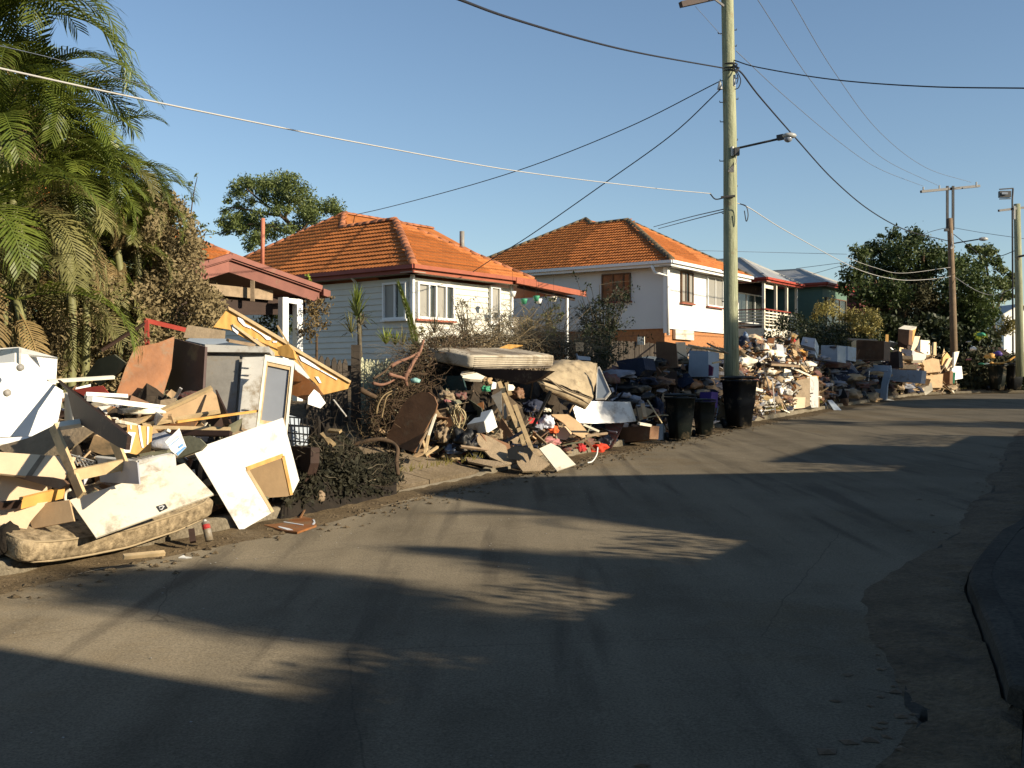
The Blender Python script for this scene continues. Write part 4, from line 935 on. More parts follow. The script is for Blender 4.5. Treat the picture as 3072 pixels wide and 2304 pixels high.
l_palmy = leafmat('muddy_palm_leaf', (.13, .13, .045), (.22, .20, .07), .2, .6)
l_mud = leafmat('mud_coated_leaf', (.13, .10, .045), (.26, .205, .105), .1, .8, 3)
l_shrubg = leafmat('shrub_leaf', (.05, .07, .02), (.12, .14, .04), .25)
l_brown = leafmat('brown_leaf', (.12, .085, .03), (.26, .18, .075), .15, .7, 2)
l_gum = leafmat('gum_leaf', (.07, .10, .03), (.16, .19, .06), .3, .5, .6)
l_dark = leafmat('dark_leaf', (.03, .05, .012), (.085, .115, .03), .2, .55, .5)
l_vine = leafmat('dry_hanging_leaf', (.045, .047, .02), (.09, .082, .038), .1, .8, .6)
l_olive = leafmat('olive_leaf', (.13, .12, .03), (.26, .21, .06), .2, .6, 1)
l_shade = leafmat('deep_green_leaf', (.018, .026, .010), (.04, .05, .018), .15)
l_dry = leafmat('dry_grey_leaf', (.10, .09, .055), (.20, .17, .10), .1, .8, 3)
l_lime = leafmat('lime_leaf', (.20, .26, .03), (.38, .42, .07), .3)
def leafquads(C, size, asp=.42, upb=.0):
    n = len(C); d = rng.normal(size=(n, 3)); d /= np.linalg.norm(d, axis=1, keepdims=True)
    e = rng.normal(size=(n, 3)); e -= (e * d).sum(1, keepdims=True) * d; e /= np.linalg.norm(e, axis=1, keepdims=True)
    s = size * rng.uniform(.6, 1.3, (n, 1)); a = d * s * .5; b = e * s * asp * .5
    v = np.stack([C - a, C + b * 1.0, C + a, C - b], 1).reshape(-1, 3)
    f = np.arange(n * 4).reshape(n, 4); return v, f
def cloud(cl, per, sp=.26):                                # cl: (x,y,z,rx,ry,rz) ellipsoids; mostly near the shell, with sub-clumps
    out_ = []
    for c in cl:
        vol = (c[3] * c[4] * c[5]) ** (2 / 3); n = max(6, int(per * vol * 5)); k = max(3, n // 14)
        sub = rng.normal(size=(k, 3)); sub /= np.linalg.norm(sub, axis=1, keepdims=True); sub *= rng.uniform(.35, 1.0, (k, 1)) 
        idx = rng.integers(0, k, n); p = sub[idx] + rng.normal(size=(n, 3)) * sp
        out_.append(np.array(c[:3]) + p * np.array(c[3:6]))
    return np.concatenate(out_)
def clumps(reg, L, d, dj=0., fl=.85, dy=1.0):
    s = REG[reg][2]; o = []
    for zx, zy, r in L:
        px, py = q1(reg, zx, zy); dd = d + random.uniform(-dj, dj); p = at(px, py, dd); R = r * s / F * dd
        o.append((p.x, p.y, p.z, R, R * dy, R * fl))
    return o
def tree(name, label, cat, base, trunk, limbs, cl, per, size, lm, bark=m_bark, group=None, asp=.42, r0=.16, extra=None):
    t = thing(name, label, cat, base, group)
    if trunk: 
        P = catmull(trunk, 4); MB().tube(P, [r0 * (1 - .6 * i / len(P)) for i in range(len(P))], 8).make('trunk', bark, t, True)
    if limbs:
        mb = MB()
        for l in limbs:
            P = catmull(l[1:], 4); mb.tube(P, [l[0] * (1 - .75 * i / len(P)) for i in range(len(P))], 5)
        mb.make('limbs', bark, t, True)
    v, f = leafquads(cloud(cl, per), size, asp); np_build('crown', v, f, lm, t)
    if extra:
        for nm, c2, pr, sz, m2 in extra: v, f = leafquads(cloud(c2, pr), sz, asp); np_build(nm, v, f, m2, t)
    return t
# far gum behind house 1
D = 70
def z9(pts, d=70): return [at(*p, d) for p in q(9, pts)]
GS = 1.25
gl = [(620, 200, 95), (560, 290, 85), (700, 170, 60), (800, 210, 100), (900, 190, 90), (1010, 170, 110), (1150, 165, 95), (1250, 280, 110), (1330, 400, 105), (1290, 500, 100), (1390, 540, 90), (1020, 370, 110), (860, 330, 80), (1600, 440, 100), (1480, 470, 75), (1650, 500, 60), (460, 380, 45), (430, 490, 50), (640, 560, 95), (430, 620, 80), (660, 640, 90), (430, 720, 55), (590, 720, 55), (800, 520, 70), (940, 740, 90), (1130, 690, 80), (740, 820, 90), (690, 890, 55), (1400, 600, 60), (1170, 380, 60), (1060, 260, 90), (520, 560, 65), (760, 600, 80), (560, 650, 80), (840, 670, 70), (1000, 660, 60), (820, 770, 80), (1240, 640, 75), (980, 500, 65), (700, 400, 60), (560, 430, 50), (1100, 480, 60), (480, 680, 50)]
tree('gum_tree', 'tall open gum tree behind the ridge of the weatherboard house', 'tree', at(1010, 1150, 70), z9([(1560, 1500), (1400, 900), (1200, 690), (1080, 550)]),
     [[.13] + z9([(1180, 680), (1060, 560), (980, 440), (1000, 250)]), [.12] + z9([(1250, 760), (1020, 700), (860, 640), (560, 640)]), [.08] + z9([(1060, 560), (900, 440), (640, 330)]), [.12] + z9([(1090, 560), (1130, 420), (1150, 250)]), [.09] + z9([(1250, 740), (1320, 650), (1400, 560), (1600, 470)]), [.12] + z9([(1050, 540), (880, 520), (650, 470), (470, 450)]), [.1] + z9([(900, 660), (760, 720), (700, 860)]), [.1] + z9([(900, 450), (760, 330), (640, 220)])],
     clumps(9, [(a, b, c * 1.3) for a, b, c in gl], 70, 2.0, .75), 330, .2, l_gum, group='background trees')
# big dark trees to the right
bl_ = [(300, 560, 65), (480, 600, 95), (120, 680, 90), (30, 720, 90), (250, 700, 120), (400, 720, 140), (600, 740, 120), (700, 730, 80), (550, 860, 150), (300, 860, 160), (100, 860, 120), (-30, 900, 120), (-90, 1000, 60), (300, 1030, 150), (60, 1050, 130), (200, 560, 30)]
vn = [(450, 1040, 150), (600, 1100, 160), (560, 1250, 150), (700, 1200, 150), (500, 950, 120), (400, 1180, 110), (150, 1170, 110), (280, 1280, 110), (650, 1340, 150), (450, 1350, 140), (250, 1370, 130), (100, 1340, 120), (800, 1400, 130)]
b0 = at(2700, 1135, 62)
tree('fig_tree', 'broad dark tree with dry hanging growth behind the stacked furniture', 'tree', b0, [b0, at(2700, 1000, 62), at(2690, 860, 62)], [[.3, at(2700, 1000, 62), at(2640, 900, 62), at(2610, 800, 62)], [.25, at(2700, 960, 62), at(2760, 850, 62), at(2770, 760, 61)]],
     clumps(14, bl_, 62, 2.5, .85), 300, .24, l_dark, group='background trees', extra=[('hanging_growth', clumps(14, vn, 61.5, 1.5, 1.1), 240, .26, l_vine)])
bl2 = [(760, 800, 90), (850, 790, 90), (900, 900, 120), (1000, 960, 110), (1060, 1090, 100), (800, 1000, 130), (950, 1120, 130), (850, 1180, 150), (900, 1300, 170), (1050, 1260, 120), (1120, 1200, 60), (740, 1330, 120)]
b0 = at(2880, 1140, 60)
tree('shade_tree', 'dense dark tree right behind the brown power pole', 'tree', b0, [b0, at(2880, 1000, 60)], [], clumps(14, bl2, 60, 2, .9), 300, .24, l_dark, group='background trees')
gl2 = [(980, 690, 55), (1050, 685, 55), (1110, 710, 55), (1150, 790, 55), (1190, 850, 50), (1060, 770, 50), (1260, 910, 50), (1220, 990, 70), (1200, 1090, 60), (1290, 970, 45), (1160, 950, 70), (1270, 1060, 45), (930, 660, 25), (1020, 820, 55)]
b0 = at(2985, 1135, 78)
tree('gum_tree', 'feathery gum tree between the far pole and the right edge', 'tree', b0, [b0, at(2980, 950, 78), at(2960, 800, 78)], [[.12, at(2980, 950, 78), at(3010, 880, 78), at(3030, 840, 78)], [.12, at(2975, 900, 78), at(2950, 800, 78), at(2960, 760, 78)]],
     clumps(14, gl2, 78, 2, .7), 260, .3, l_gum, group='background trees')
b0 = at(3040, 1130, 56)
tree('garden_shrub', 'yellow green shrub low in front of the distant white house', 'shrub', at(3020, 1130, 56), None, [], clumps(14, [(1230, 1290, 60), (1270, 1340, 60), (1200, 1360, 60), (1290, 1290, 40)], 56, .5), 350, .16, l_olive)
tree('garden_shrub', 'small lime shrub under the dense dark tree', 'shrub', at(2950, 1130, 55), None, [], clumps(14, [(1030, 1400, 40), (990, 1410, 30)], 55, .3), 350, .16, l_lime)
# bushes in front of the veranda house
tree('golden_bush', 'golden leaved bush in front of the green wall', 'bush', at(2490, 1140, 47), None, [], clumps(12, [(1400, 1020, 110), (1300, 1080, 80), (1480, 1040, 90), (1250, 1130, 60)], 47, .8), 480, .13, l_olive, group='bushes before the veranda house')
tree('golden_bush', 'rounded olive brown bush right of the golden bush with pale trunk', 'bush', at(2590, 1140, 46), [at(2580, 1140, 46), at(2578, 1020, 46)], [[.04, at(2600, 1130, 46), at(2610, 1000, 46)], [.04, at(2560, 1130, 46), at(2545, 1000, 46)]], clumps(12, [(1700, 1100, 110), (1850, 1090, 110), (1600, 1100, 90), (1940, 1180, 70), (1750, 1200, 110), (1900, 1260, 90)], 46, .8), 480, .13, l_olive, group='bushes before the veranda house', r0=.08)
tree('dark_bush', 'large dark green bush beneath the golden bushes', 'bush', at(2430, 1150, 43), None, [], clumps(12, [(700, 1390, 90), (880, 1420, 120), (1100, 1420, 130), (1350, 1420, 130), (1550, 1420, 120), (880, 1200, 110), (1050, 1180, 130), (1250, 1200, 140), (1450, 1220, 130), (1600, 1250, 100), (800, 1290, 90), (1000, 1330, 120), (1200, 1340, 120), (1400, 1340, 120), (1550, 1370, 90), (760, 1370, 60), (1080, 1110, 60), (930, 1120, 50)], 43, 1), 420, .12, l_shade, group='bushes before the veranda house')
# shrubs at the carport and house 1
tree('brown_shrub', 'mud browned shrub right of the white carport posts', 'shrub', at(955, 1150, 21.5), [at(950, 1160, 21.5), at(950, 1000, 21.5)], [], clumps(3, [(1200, 180, 90), (1300, 170, 100), (1230, 300, 110), (1190, 390, 90), (1330, 300, 60), (1270, 70, 60), (1400, 50, 30), (1240, 120, 90)], 21.5, .3), 900, .075, l_brown, r0=.04, group='garden shrubs')
tree('green_shrub', 'glossy green shrub seen between the carport posts', 'shrub', at(830, 1150, 22.6), None, [], clumps(3, [(800, 220, 90), (880, 200, 80), (960, 160, 60), (980, 240, 70), (740, 330, 90), (900, 320, 100), (1000, 380, 70), (850, 420, 110)], 22.6, .4), 600, .1, l_shrubg, group='garden shrubs')
tree('green_shrub', 'sprig of green leaves above the right end of the carport', 'shrub', at(932, 1150, 24), None, [], clumps(9, [(1350, 1210, 30), (1380, 1270, 35), (1350, 1250, 20)], 24, .1), 700, .09, l_lime, group='garden shrubs')
def twigbush(name, label, cat, base, H, R, n, m, lm=None, nl=0, ls=.05, kind=None, lean=(0, 0), r=.008, group='garden shrubs', top=None):
    t = thing(name, label, cat, base, group, kind); mb = MB(); tips = []
    for i in range(n):
        a = random.uniform(0, 6.28); rr = R * math.sqrt(random.random()); h = H * random.uniform(.45, 1)
        e = V(base) + V((math.cos(a) * rr + lean[0] * h, math.sin(a) * rr * .7 + lean[1] * h, h)); mid = V(base).lerp(e, .5) + V((random.uniform(-.1, .1), random.uniform(-.1, .1), .1)) * R
        P = catmull([V(base) + V((random.uniform(-.1, .1), random.uniform(-.1, .1), 0)), mid, e], 3); mb.tube(P, [r * 1.6 * (1 - .7 * k / len(P)) for k in range(len(P))], 3)
        for k in range(5):
            s = P[random.randint(2, len(P) - 1)]; e2 = s + V((random.gauss(0, 1), random.gauss(0, 1), random.gauss(.5, .6))) * R * .28; mb.tube([s, s.lerp(e2, .5) + V((0, 0, .02)), e2], [r * .7, r * .5, r * .3], 3); tips += [s.lerp(e2, f_) for f_ in (.4, .7, 1)]
    mb.make('branches', m, t)
    if nl:
        T = np.array([tuple(x) for x in tips]); C = T[rng.integers(0, len(T), nl)] + rng.normal(size=(nl, 3)) * R * .05
        v, f = leafquads(C, ls); np_build('foliage', v, f, lm, t)
    return t
twigbush('dry_bush', 'dried pale bush against the sunlit front wall of the weatherboard house', 'bush', at(1400, 1050, 21), 1.0, .38, 13, m_twig, l_dry, 420, .05)
twigbush('dry_bush', 'olive twiggy bush below the patio of the weatherboard house', 'bush', at(1570, 1050, 22), .85, .7, 26, m_twig, l_olive, 800, .045)
twigbush('dry_bush', 'small dry bush left of the patio corner', 'bush', at(1490, 1060, 22), .8, .35, 16, m_twig, l_dry, 500, .05)
twigbush('green_shrub', 'green leaved shrub under the hanging pots', 'shrub', at(1650, 1060, 26), 1.5, .35, 12, m_twig, l_shrubg, 500, .09)
twigbush('dark_bush', 'dark spiky bush in front of the shaded wall of the white house', 'bush', at(1810, 1110, 24.5), 2.0, .7, 44, m_twig, l_shade, 3400, .07, r=.01)
twigbush('dark_bush', 'low dark bush against the paling fence', 'bush', at(1790, 1150, 24), 1.1, .9, 26, m_twig, l_shade, 2600, .07)
# yuccas and palms by house 1
def blades(parent, c, n, ln, w, mt, up=.3, name='leaf', sp=1.):
    me = None; mb = MB(); 
    for i in range(n):
        a = random.uniform(0, 6.28); el = random.uniform(up, 1.45); l = ln * random.uniform(.7, 1.1); d = V((math.cos(a) * math.cos(el) * sp, math.sin(a) * math.cos(el) * sp, math.sin(el))); s = d.cross(V((0, 0, 1))).normalized()
        if s.length < .5: s = V((1, 0, 0))
        p0, p1, p2 = V(c), V(c) + d * l * .55, V(c) + d * l - V((0, 0, l * .22 * math.cos(el)))
        mb.add([p0 - s * w * .4, p0 + s * w * .4, p1 - s * w * .5, p1 + s * w * .5, p2], [(0, 1, 3, 2), (2, 3, 4)])
    return mb.make(name, mt, parent)
yc = thing('yucca', 'slim yucca with a tuft of pointed leaves against the weatherboards', 'plant', at(1082, 1150, 20.5))
MB().tube([at(1084, 1150, 20.5), at(1078, 1000, 20.5), at(1073, 950, 20.5)], [.05, .04, .03], 7).make('stem', m_twig, yc, True)
blades(yc, at(1073, 950, 20.5), 46, .55, .035, l_shrubg, -.2); blades(yc, at(1070, 920, 20.5), 16, .5, .03, l_palm, 1.0)
blades(yc, at(1082, 975, 20.5), 30, .35, .03, l_dry, -.9, 'dead_leaf')
sp = thing('palm_leaf', 'tall dark green palm leaf standing upright in front of the corner windows', 'palm leaf', at(1245, 1150, 19))
P = catmull([at(1248, 1120, 19), at(1243, 1030, 19), at(1222, 940, 19), at(1192, 845, 19)], 10); mb = MB(); mb.tube(P, [.03 - .0007 * i for i in range(len(P))], 5)
for i, p in enumerate(P[4:-1]):
    for sg in (-1, 1):
        for k in range(2):
            f_ = i / (len(P) - 5); l = (.34 if sg > 0 else .22) * (1 - f_ * .75); pp = p.lerp(P[min(i + 5, len(P) - 1)], k / 2); e = pp + V((sg * l * .35 - .03, random.uniform(-.15, .05), l * 1.0)); w = .03
            mb.add([pp, pp + V((w, 0, 0)), e], [(0, 1, 2)])
mb.make('blade', l_palm, sp)
def fan(name, label, reg, c, d, n, ln, m, cat='plant', up=.3, w=.02, group='small fan palms along the fence'):
    p = at(*q1(reg, *c), d); t = thing(name, label, cat, p, group); blades(t, p, n, ln, w, m, up); return t
fan('fan_palm', 'yellow green fan leaf over the left end of the green fence', 10, (340, 1370), 19.4, 22, .42, l_lime, up=.5)
fan('fan_palm', 'yellow green fan leaf over the middle of the green fence', 10, (430, 1380), 19.4, 20, .38, l_lime, up=.4)
fan('fan_palm', 'yellow green fan leaf spreading beside the upright palm leaf', 10, (500, 1380), 19.4, 24, .42, l_palmy, up=.2)
fan('fan_palm', 'dark dried fan leaf below the corner windows', 10, (800, 1260), 19.8, 26, .4, l_vine, up=.3)
fan('fan_palm', 'muddy drooping leaf tuft above the dark gate post', 10, (10, 1260), 18.2, 26, .42, l_palmy, up=-.2)
tree('garden_shrub', 'lime green shrub behind the upright palm leaf', 'shrub', at(1265, 1100, 20), None, [], clumps(10, [(700, 1230, 60), (690, 1290, 60), (760, 1280, 40), (600, 1310, 50)], 20, .2), 600, .07, l_olive, group='garden shrubs')

# ---------------- palms on the left
def frond_mesh(name, L, n, lm, curl, lw, m, seed):
    r = random.Random(seed); mb = MB(); P = [V((0, 0, 0))]; a = .12; K = 14
    for i in range(K):
        a -= curl / K * (.5 + 1.0 * i / K); P.append(P[-1] + V((math.cos(a), 0, math.sin(a))) * L / K)
    mb.tube(P, [.017 * (1 - .85 * i / K) + .003 for i in range(K + 1)], 4, False)
    def pos(s):
        i = min(K - 1, int(s * K)); f = s * K - i; return P[i].lerp(P[i + 1], f), (P[i + 1] - P[i]).normalized()
    for k in range(n):
        s = .14 + .86 * k / (n - 1); p, d = pos(s); l = lm * math.sin(math.pi * (.15 + .75 * s)) ** .6 * r.uniform(.88, 1.08); up = V((-d.z, 0, d.x))
        for sg in (-1, 1):
            dr = (d * (.40 + .6 * s) + V((0, sg * .85, 0)) + up * (.30 + r.uniform(-.12, .12))).normalized(); wv = d * lw; dn = V((0, 0, -1))
            q1_ = p + dr * l * .45 - up * .02 * l; q2 = p + dr * l * .78 - up * l * r.uniform(.08, .15); q3 = p + (dr + d * .25) * l * .95 - up * l * r.uniform(.2, .36)
            mb.add([p - wv * .3, p + wv * .3, q1_ - wv * .5, q1_ + wv * .5, q2 - wv * .4, q2 + wv * .4, q3], [(0, 1, 3, 2), (2, 3, 5, 4), (4, 5, 6)])
    return mesh_from(name, mb.v, mb.f, m)
FR = [frond_mesh('frond', 2.0, 36, .54, 1.8, .036, l_palm, 1), frond_mesh('frond', 1.8, 33, .52, 1.4, .038, l_palm, 2), frond_mesh('frond', 2.1, 38, .52, 2.2, .034, l_palm, 3), frond_mesh('frond', 1.9, 35, .52, 2.1, .036, l_palmy, 4), frond_mesh('spear', 1.3, 30, .20, .3, .03, l_lime, 5), frond_mesh('dead_frond', 1.5, 34, .35, 1.2, .03, l_brown, 6)]
m_cane = mat('palm_cane', (.17, .17, .07), .6, .3, 6, bump=.1)
# (px, py, depth, fronds, scale, muddy share, label)
PALMS = [(-30, 100, 11.5, 17, .85, 0, 'palm with its crown highest at the left edge'), (-140, 40, 12.0, 12, 1.1, 0, 'palm mostly cut off by the left edge'),
         (70, 260, 12.0, 15, .75, 0, 'palm crown just under the thin wire'), (165, 350, 12.6, 15, .68, 0, 'palm whose arching fronds cross the white cable'),
         (255, 500, 13.0, 12, .65, 0, 'palm left of the pale spear leaf'), (315, 530, 13.1, 14, .58, .05, 'palm with upright pale spear against the sky'),
         (400, 610, 13.6, 12, .5, .2, 'palm furthest right but one in the clump'), (450, 670, 13.9, 11, .42, .3, 'palm furthest right in the clump'),
         (20, 430, 11.6, 16, .8, 0, 'palm in the middle of the left edge'), (160, 560, 12.4, 14, .75, 0, 'palm in the middle of the clump'),
         (240, 660, 12.8, 13, .6, .2, 'palm beside the orange neighbour roof'), (350, 740, 13.3, 12, .5, .5, 'palm in front of the orange neighbour roof'),
         (50, 650, 11.8, 14, .8, .15, 'low palm by the left edge'), (150, 780, 12.9, 14, .75, .5, 'low palm with half muddied fronds'),
         (255, 870, 13.4, 13, .62, .9, 'low palm with mud coated fronds drooping to the right'), (50, 900, 11.4, 12, .75, .8, 'low muddied palm at the left edge'),
         (190, 985, 13.1, 11, .7, 1, 'lowest palm just above the white box'), (-130, 700, 11.2, 12, 1.0, .2, 'palm left of the frame'), (330, 300, 15.5, 0, .6, 0, '')]
PALMS = [p for p in PALMS if p[3]]
for i, (px, py, d, n, s, mudf, lab) in enumerate(PALMS):
    c = at(px, py, d); g = gv(c.x, c.y) - .05; bx = c.x + random.uniform(-.3, .3); by = c.y + random.uniform(-.2, .5)
    t = thing('palm_tree', lab, 'palm tree', (bx, by, g + .1), 'palms in the clump on the left')
    P = catmull([V((bx, by, g)), V(((bx + c.x) / 2 + .1, (by + c.y) / 2, (g + c.z) / 2)), c], 4); MB().tube(P, [.06 - .02 * k / len(P) for k in range(len(P))], 8).make('trunk', m_cane, t, True)
    for k in range(n):
        az = 2.4 * k + random.uniform(-.3, .3); pit = random.uniform(.1, 1.3)
        me = FR[3] if random.random() < mudf else FR[k % 3]
        M = Matrix.Translation(c) @ Matrix.Rotation(az, 4, 'Z') @ Matrix.Rotation(-pit, 4, 'Y') @ Matrix.Rotation(random.uniform(-.4, .4), 4, 'X') @ Matrix.Scale(s * random.uniform(.8, 1.05), 4)
        put('frond', me, t, M)
    for k in range(2 if i % 2 else 1): put('dead_frond', FR[5], t, Matrix.Translation(c - V((0, 0, .1))) @ Matrix.Rotation(random.uniform(0, 6.28), 4, 'Z') @ Matrix.Rotation(random.uniform(.6, 1.1), 4, 'Y') @ Matrix.Scale(s, 4))
    if i in (0, 5, 9, 10): put('frond', FR[4], t, Matrix.Translation(c) @ Matrix.Rotation(random.uniform(-1, .5), 4, 'Z') @ Matrix.Rotation(-1.35, 4, 'Y') @ Matrix.Scale(s * .8, 4))
# hand-placed fronds that read clearly
hero = [(690 * .316, 450 + 990 * .316, 12.0, 0.1, -.0, 1.0, 3), (380, 610, 12.6, .5, .9, .9, 1)]
# mud-coated hedge between palms and carport
def hedge(name, label, cat, poly, d0, d1, n, size, lm, extra=None, kind=None, dens=None):
    xs = [p[0] for p in poly]; ys = [p[1] for p in poly]; pts = []
    while len(pts) < n:
        px, py = random.uniform(min(xs), max(xs)), random.uniform(min(ys), max(ys))
        if inside((px, py), poly):
            nn = noise.noise(V((px * .012, py * .012, 2))) + .5 * noise.noise(V((px * .04, py * .04, 1)))
            if nn < -.28 and random.random() < .85: continue
            d = d0 + (d1 - d0) * random.random() ** 1.3 - nn * .9; pts.append(tuple(at(px, py, d)))
    C = np.array(pts) + rng.normal(size=(n, 3)) * .05
    b = at(sum(xs) / len(xs), 1200, (d0 + d1) / 2); t = thing(name, label, cat, (b.x, b.y, gv(b.x, b.y)), 'hedge shrubs')
    v, f = leafquads(C, size, .5); np_build('foliage', v, f, lm, t)
    mb = MB()
    for k in range(14):
        px = random.uniform(min(xs) * .75 + max(xs) * .25, min(xs) * .3 + max(xs) * .7); d = random.uniform(d0, d1) + .2; py = random.uniform(min(ys) * .5 + max(ys) * .5, max(ys))
        a = at(px + random.uniform(-50, 50), py, d)
        g = at(px, 1250, d); mb.tube(catmull([g, g.lerp(a, .5) + V((random.uniform(-.15, .15), 0, 0)), a], 3), [.022, .02, .018, .015, .012, .01, .008], 4)
    mb.make('branches', m_bark, t)
    return t
hedge('hedge_shrub', 'tall mud browned shrub between the palms and the carport', 'shrub', [(385, 620), (430, 560), (505, 575), (560, 640), (600, 720), (612, 790), (585, 840), (650, 880), (670, 930), (640, 980), (600, 1010), (520, 1060), (430, 1060), (380, 960), (350, 800)], 13.6, 15.2, 30000, .06, l_mud)
hedge('hedge_shrub', 'mud coated shrub mass behind the orange brown sheet', 'shrub', [(150, 900), (300, 820), (400, 860), (460, 960), (450, 1080), (380, 1180), (240, 1200), (120, 1160), (80, 1040)], 13.0, 14.2, 16000, .062, l_mud)
hedge('hedge_shrub', 'dark leafy shrub deep behind the palms', 'shrub', [(-120, 250), (60, 240), (160, 380), (300, 560), (430, 640), (470, 760), (400, 900), (200, 960), (-120, 1000)], 14.6, 15.8, 20000, .11, l_shade)
hedge('hedge_shrub', 'muddy low shrub behind the white box at the left edge', 'shrub', [(-80, 860), (120, 880), (200, 960), (210, 1120), (60, 1150), (-80, 1120)], 12.2, 13.2, 10000, .062, l_mud)
tree('wispy_shrub', 'thin wispy branch tips rising above the browned shrub', 'shrub', at(590, 1200, 14.6), None, [[.012, at(560, 760, 14.6), at(578, 600, 14.6), at(592, 530, 14.6)], [.01, at(570, 760, 14.6), at(615, 700, 14.6), at(632, 690, 14.6)], [.01, at(540, 700, 14.6), at(555, 600, 14.6)]],
     clumps(9, [(110, 100, 38), (60, 200, 45), (30, 330, 60), (0, 480, 70), (60, 620, 60), (240, 720, 40), (180, 640, 50), (100, 560, 50)], 14.6, .2, 1), 1100, .055, l_shrubg)

hedge('hedge_shrub', 'dark leafy mass under the big trees behind the far heap', 'shrub', [(2555, 960), (2620, 930), (2700, 960), (2800, 940), (2900, 980), (3000, 1000), (3010, 1100), (2560, 1100)], 57.5, 60, 9000, .3, l_shade)
hedge('hedge_shrub', 'dark leafy mass left of the brown power pole behind the furniture', 'shrub', [(2400, 1000), (2480, 980), (2580, 960), (2640, 1000), (2640, 1110), (2400, 1110)], 48, 50, 6000, .22, l_shade)
# ================================================================ left heap of flood debris
def G(px, off=0):                                 # ground point behind the kerb in a pixel column
    d = kd(px) + off; x = A(px) * d; return V((x, d, gv(x, d) - .02))
def scraps(name, cols, n, top, o0, o1, mats, smin, smax, seed, up=.6, flatp=.6, kind='stuff', front=None):
    """countless small broken pieces filling a heap; top(px) = top pixel row"""
    r = random.Random(seed); mbs = {m.name: (m, MB()) for m in mats}; keys = list(mbs)
    wts = [1.0] * len(keys)
    for i in range(n):
        px = r.uniform(*cols); f = r.random(); oo = max(o0, front(px)) if front else o0; off = oo + (o1 - oo) * f; g = G(px, off); tz = at(px, top(px), g.y).z
        h = max(.02, (tz - g.z)) * (.25 + .75 * min(1, f * 1.6)); c = V((g.x, g.y, g.z + .05 + h * r.random() ** .8 * up / .6))
        s = smin + (smax - smin) * r.random() ** 2.2; m, mb = mbs[r.choice(keys)]
        d = V((r.gauss(0, 1), r.gauss(0, 1), r.gauss(0, .6))).normalized(); e = d.orthogonal().normalized(); e = (Matrix.Rotation(r.uniform(0, 6.28), 3, d) @ e)
        t = r.random()
        if t < flatp:
            w_ = r.uniform(.2, .45); nn_ = d.cross(e); k_ = r.choice((3, 4, 4, 5)); a0_ = r.uniform(0, 6.28)
            P_ = [c + d * math.cos(a0_ + 6.283 * j / k_) * s * .55 * r.uniform(.7, 1.15) + e * math.sin(a0_ + 6.283 * j / k_) * s * w_ * r.uniform(.7, 1.2) + nn_ * r.uniform(-.06, .06) * s for j in range(k_)]
            mb.prism(P_, nn_, r.uniform(.006, .02)); continue
        elif t < flatp + .3: ax, ay, az = d * s * r.uniform(.6, 1.1), e * r.uniform(.008, .025), d.cross(e) * r.uniform(.006, .02)
        else: ax, ay, az = d * s * .3, e * s * .22, d.cross(e) * s * r.uniform(.03, .1)
        mb.box(c, ax, ay, az)
    for m, mb in mbs.values():
        if mb.v: mb.make(name, m, kind=kind)
def rags(name, cols, n, top, o0, o1, mats, smin, smax, seed, front=None):
    r = random.Random(seed); mbs = [(m, MB()) for m in mats]
    for i in range(n):
        px = r.uniform(*cols); f = r.random(); oo = max(o0, front(px)) if front else o0; g = G(px, oo + (o1 - oo) * f); tz = at(px, top(px), g.y).z
        h = max(.02, tz - g.z) * (.2 + .75 * min(1, f * 1.5)) * r.random() ** .7; s_ = r.uniform(smin, smax); v_, f_ = blob_geo((g.x, g.y, g.z + h), s_ * r.uniform(.8, 1.4), s_, s_ * r.uniform(.35, .7), .6, 1.8, seed=i * 3.1 + seed, sub=3)
        r.choice(mbs)[1].add(v_, f_)
    for m, mb in mbs:
        if mb.v: mb.make(name, m, None, True, kind='stuff')
def mound(name, cols, top, o0, o1, mat, seed=0, n=34, m=14, kind='stuff', amp=.14, k=.8, front=None):
    vs_ = []; fs = []
    for i in range(n + 1):
        px = cols[0] + (cols[1] - cols[0]) * i / n
        for j in range(m + 1):
            f = j / m; oo = max(o0, front(px)) if front else o0; g = G(px, oo + (o1 - oo) * f); tz = at(px, top(px), g.y).z; e = min(1, i / 3, (n - i) / 3)
            h = max(0, tz - g.z) * k * math.sin(min(1, f * 1.35) * math.pi / 2) ** .8 * (1 if f < .8 else (1 - f) / .2) * e
            nn = noise.noise(V((g.x * 2.3, g.y * 2.3, seed))) * amp + noise.noise(V((g.x * 7, g.y * 7, seed))) * amp * .5
            vs_.append((g.x, g.y, g.z + .02 + max(0, h * (1 + nn * 2) + nn * min(1, h * 3))))
    for i in range(n):
        for j in range(m):
            a = i * (m + 1) + j; fs.append((a, a + m + 1, a + m + 2, a + 1))
    return build(name, vs_, fs, mat, None, False, kind=kind)
def lerp_top(P):
    def f(px):
        for a, b in zip(P, P[1:]):
            if px <= b[0]: t = (px - a[0]) / (b[0] - a[0]); return a[1] + (b[1] - a[1]) * max(0, t)
        return P[-1][1]
    return f
topL = lerp_top([(-150, 1150), (150, 1180), (320, 1160), (500, 1130), (640, 1180), (820, 1330), (900, 1420)])
mound('debris_mound', (-160, 860), topL, .35, 3.2, m_heap, 1, k=.72)
scraps('debris_scraps', (-60, 830), 900, topL, .3, 2.6, [m_brown, m_mudboard, m_oldw, m_cream, m_gboard, m_dbrown, m_gp, m_cardb], .1, .5, 3, up=.5)
def barp(n, name, r, a, b, anchor, d, w, h, m, T):   # a bar lying on the plane of a panel
    P = onplane([anchor] + q(r, [a, b]), d, n); return MB().beam(P[1] - nrm(n) * .012, P[2] - nrm(n) * .012, w, h + .012, nrm(n)).make(name, m, T)
rags('crumpled_rags', (-60, 820), 60, topL, .5, 2.6, [m_gcloth, m_carpet, m_navy, m_plaid, m_cream], .06, .16, 41)
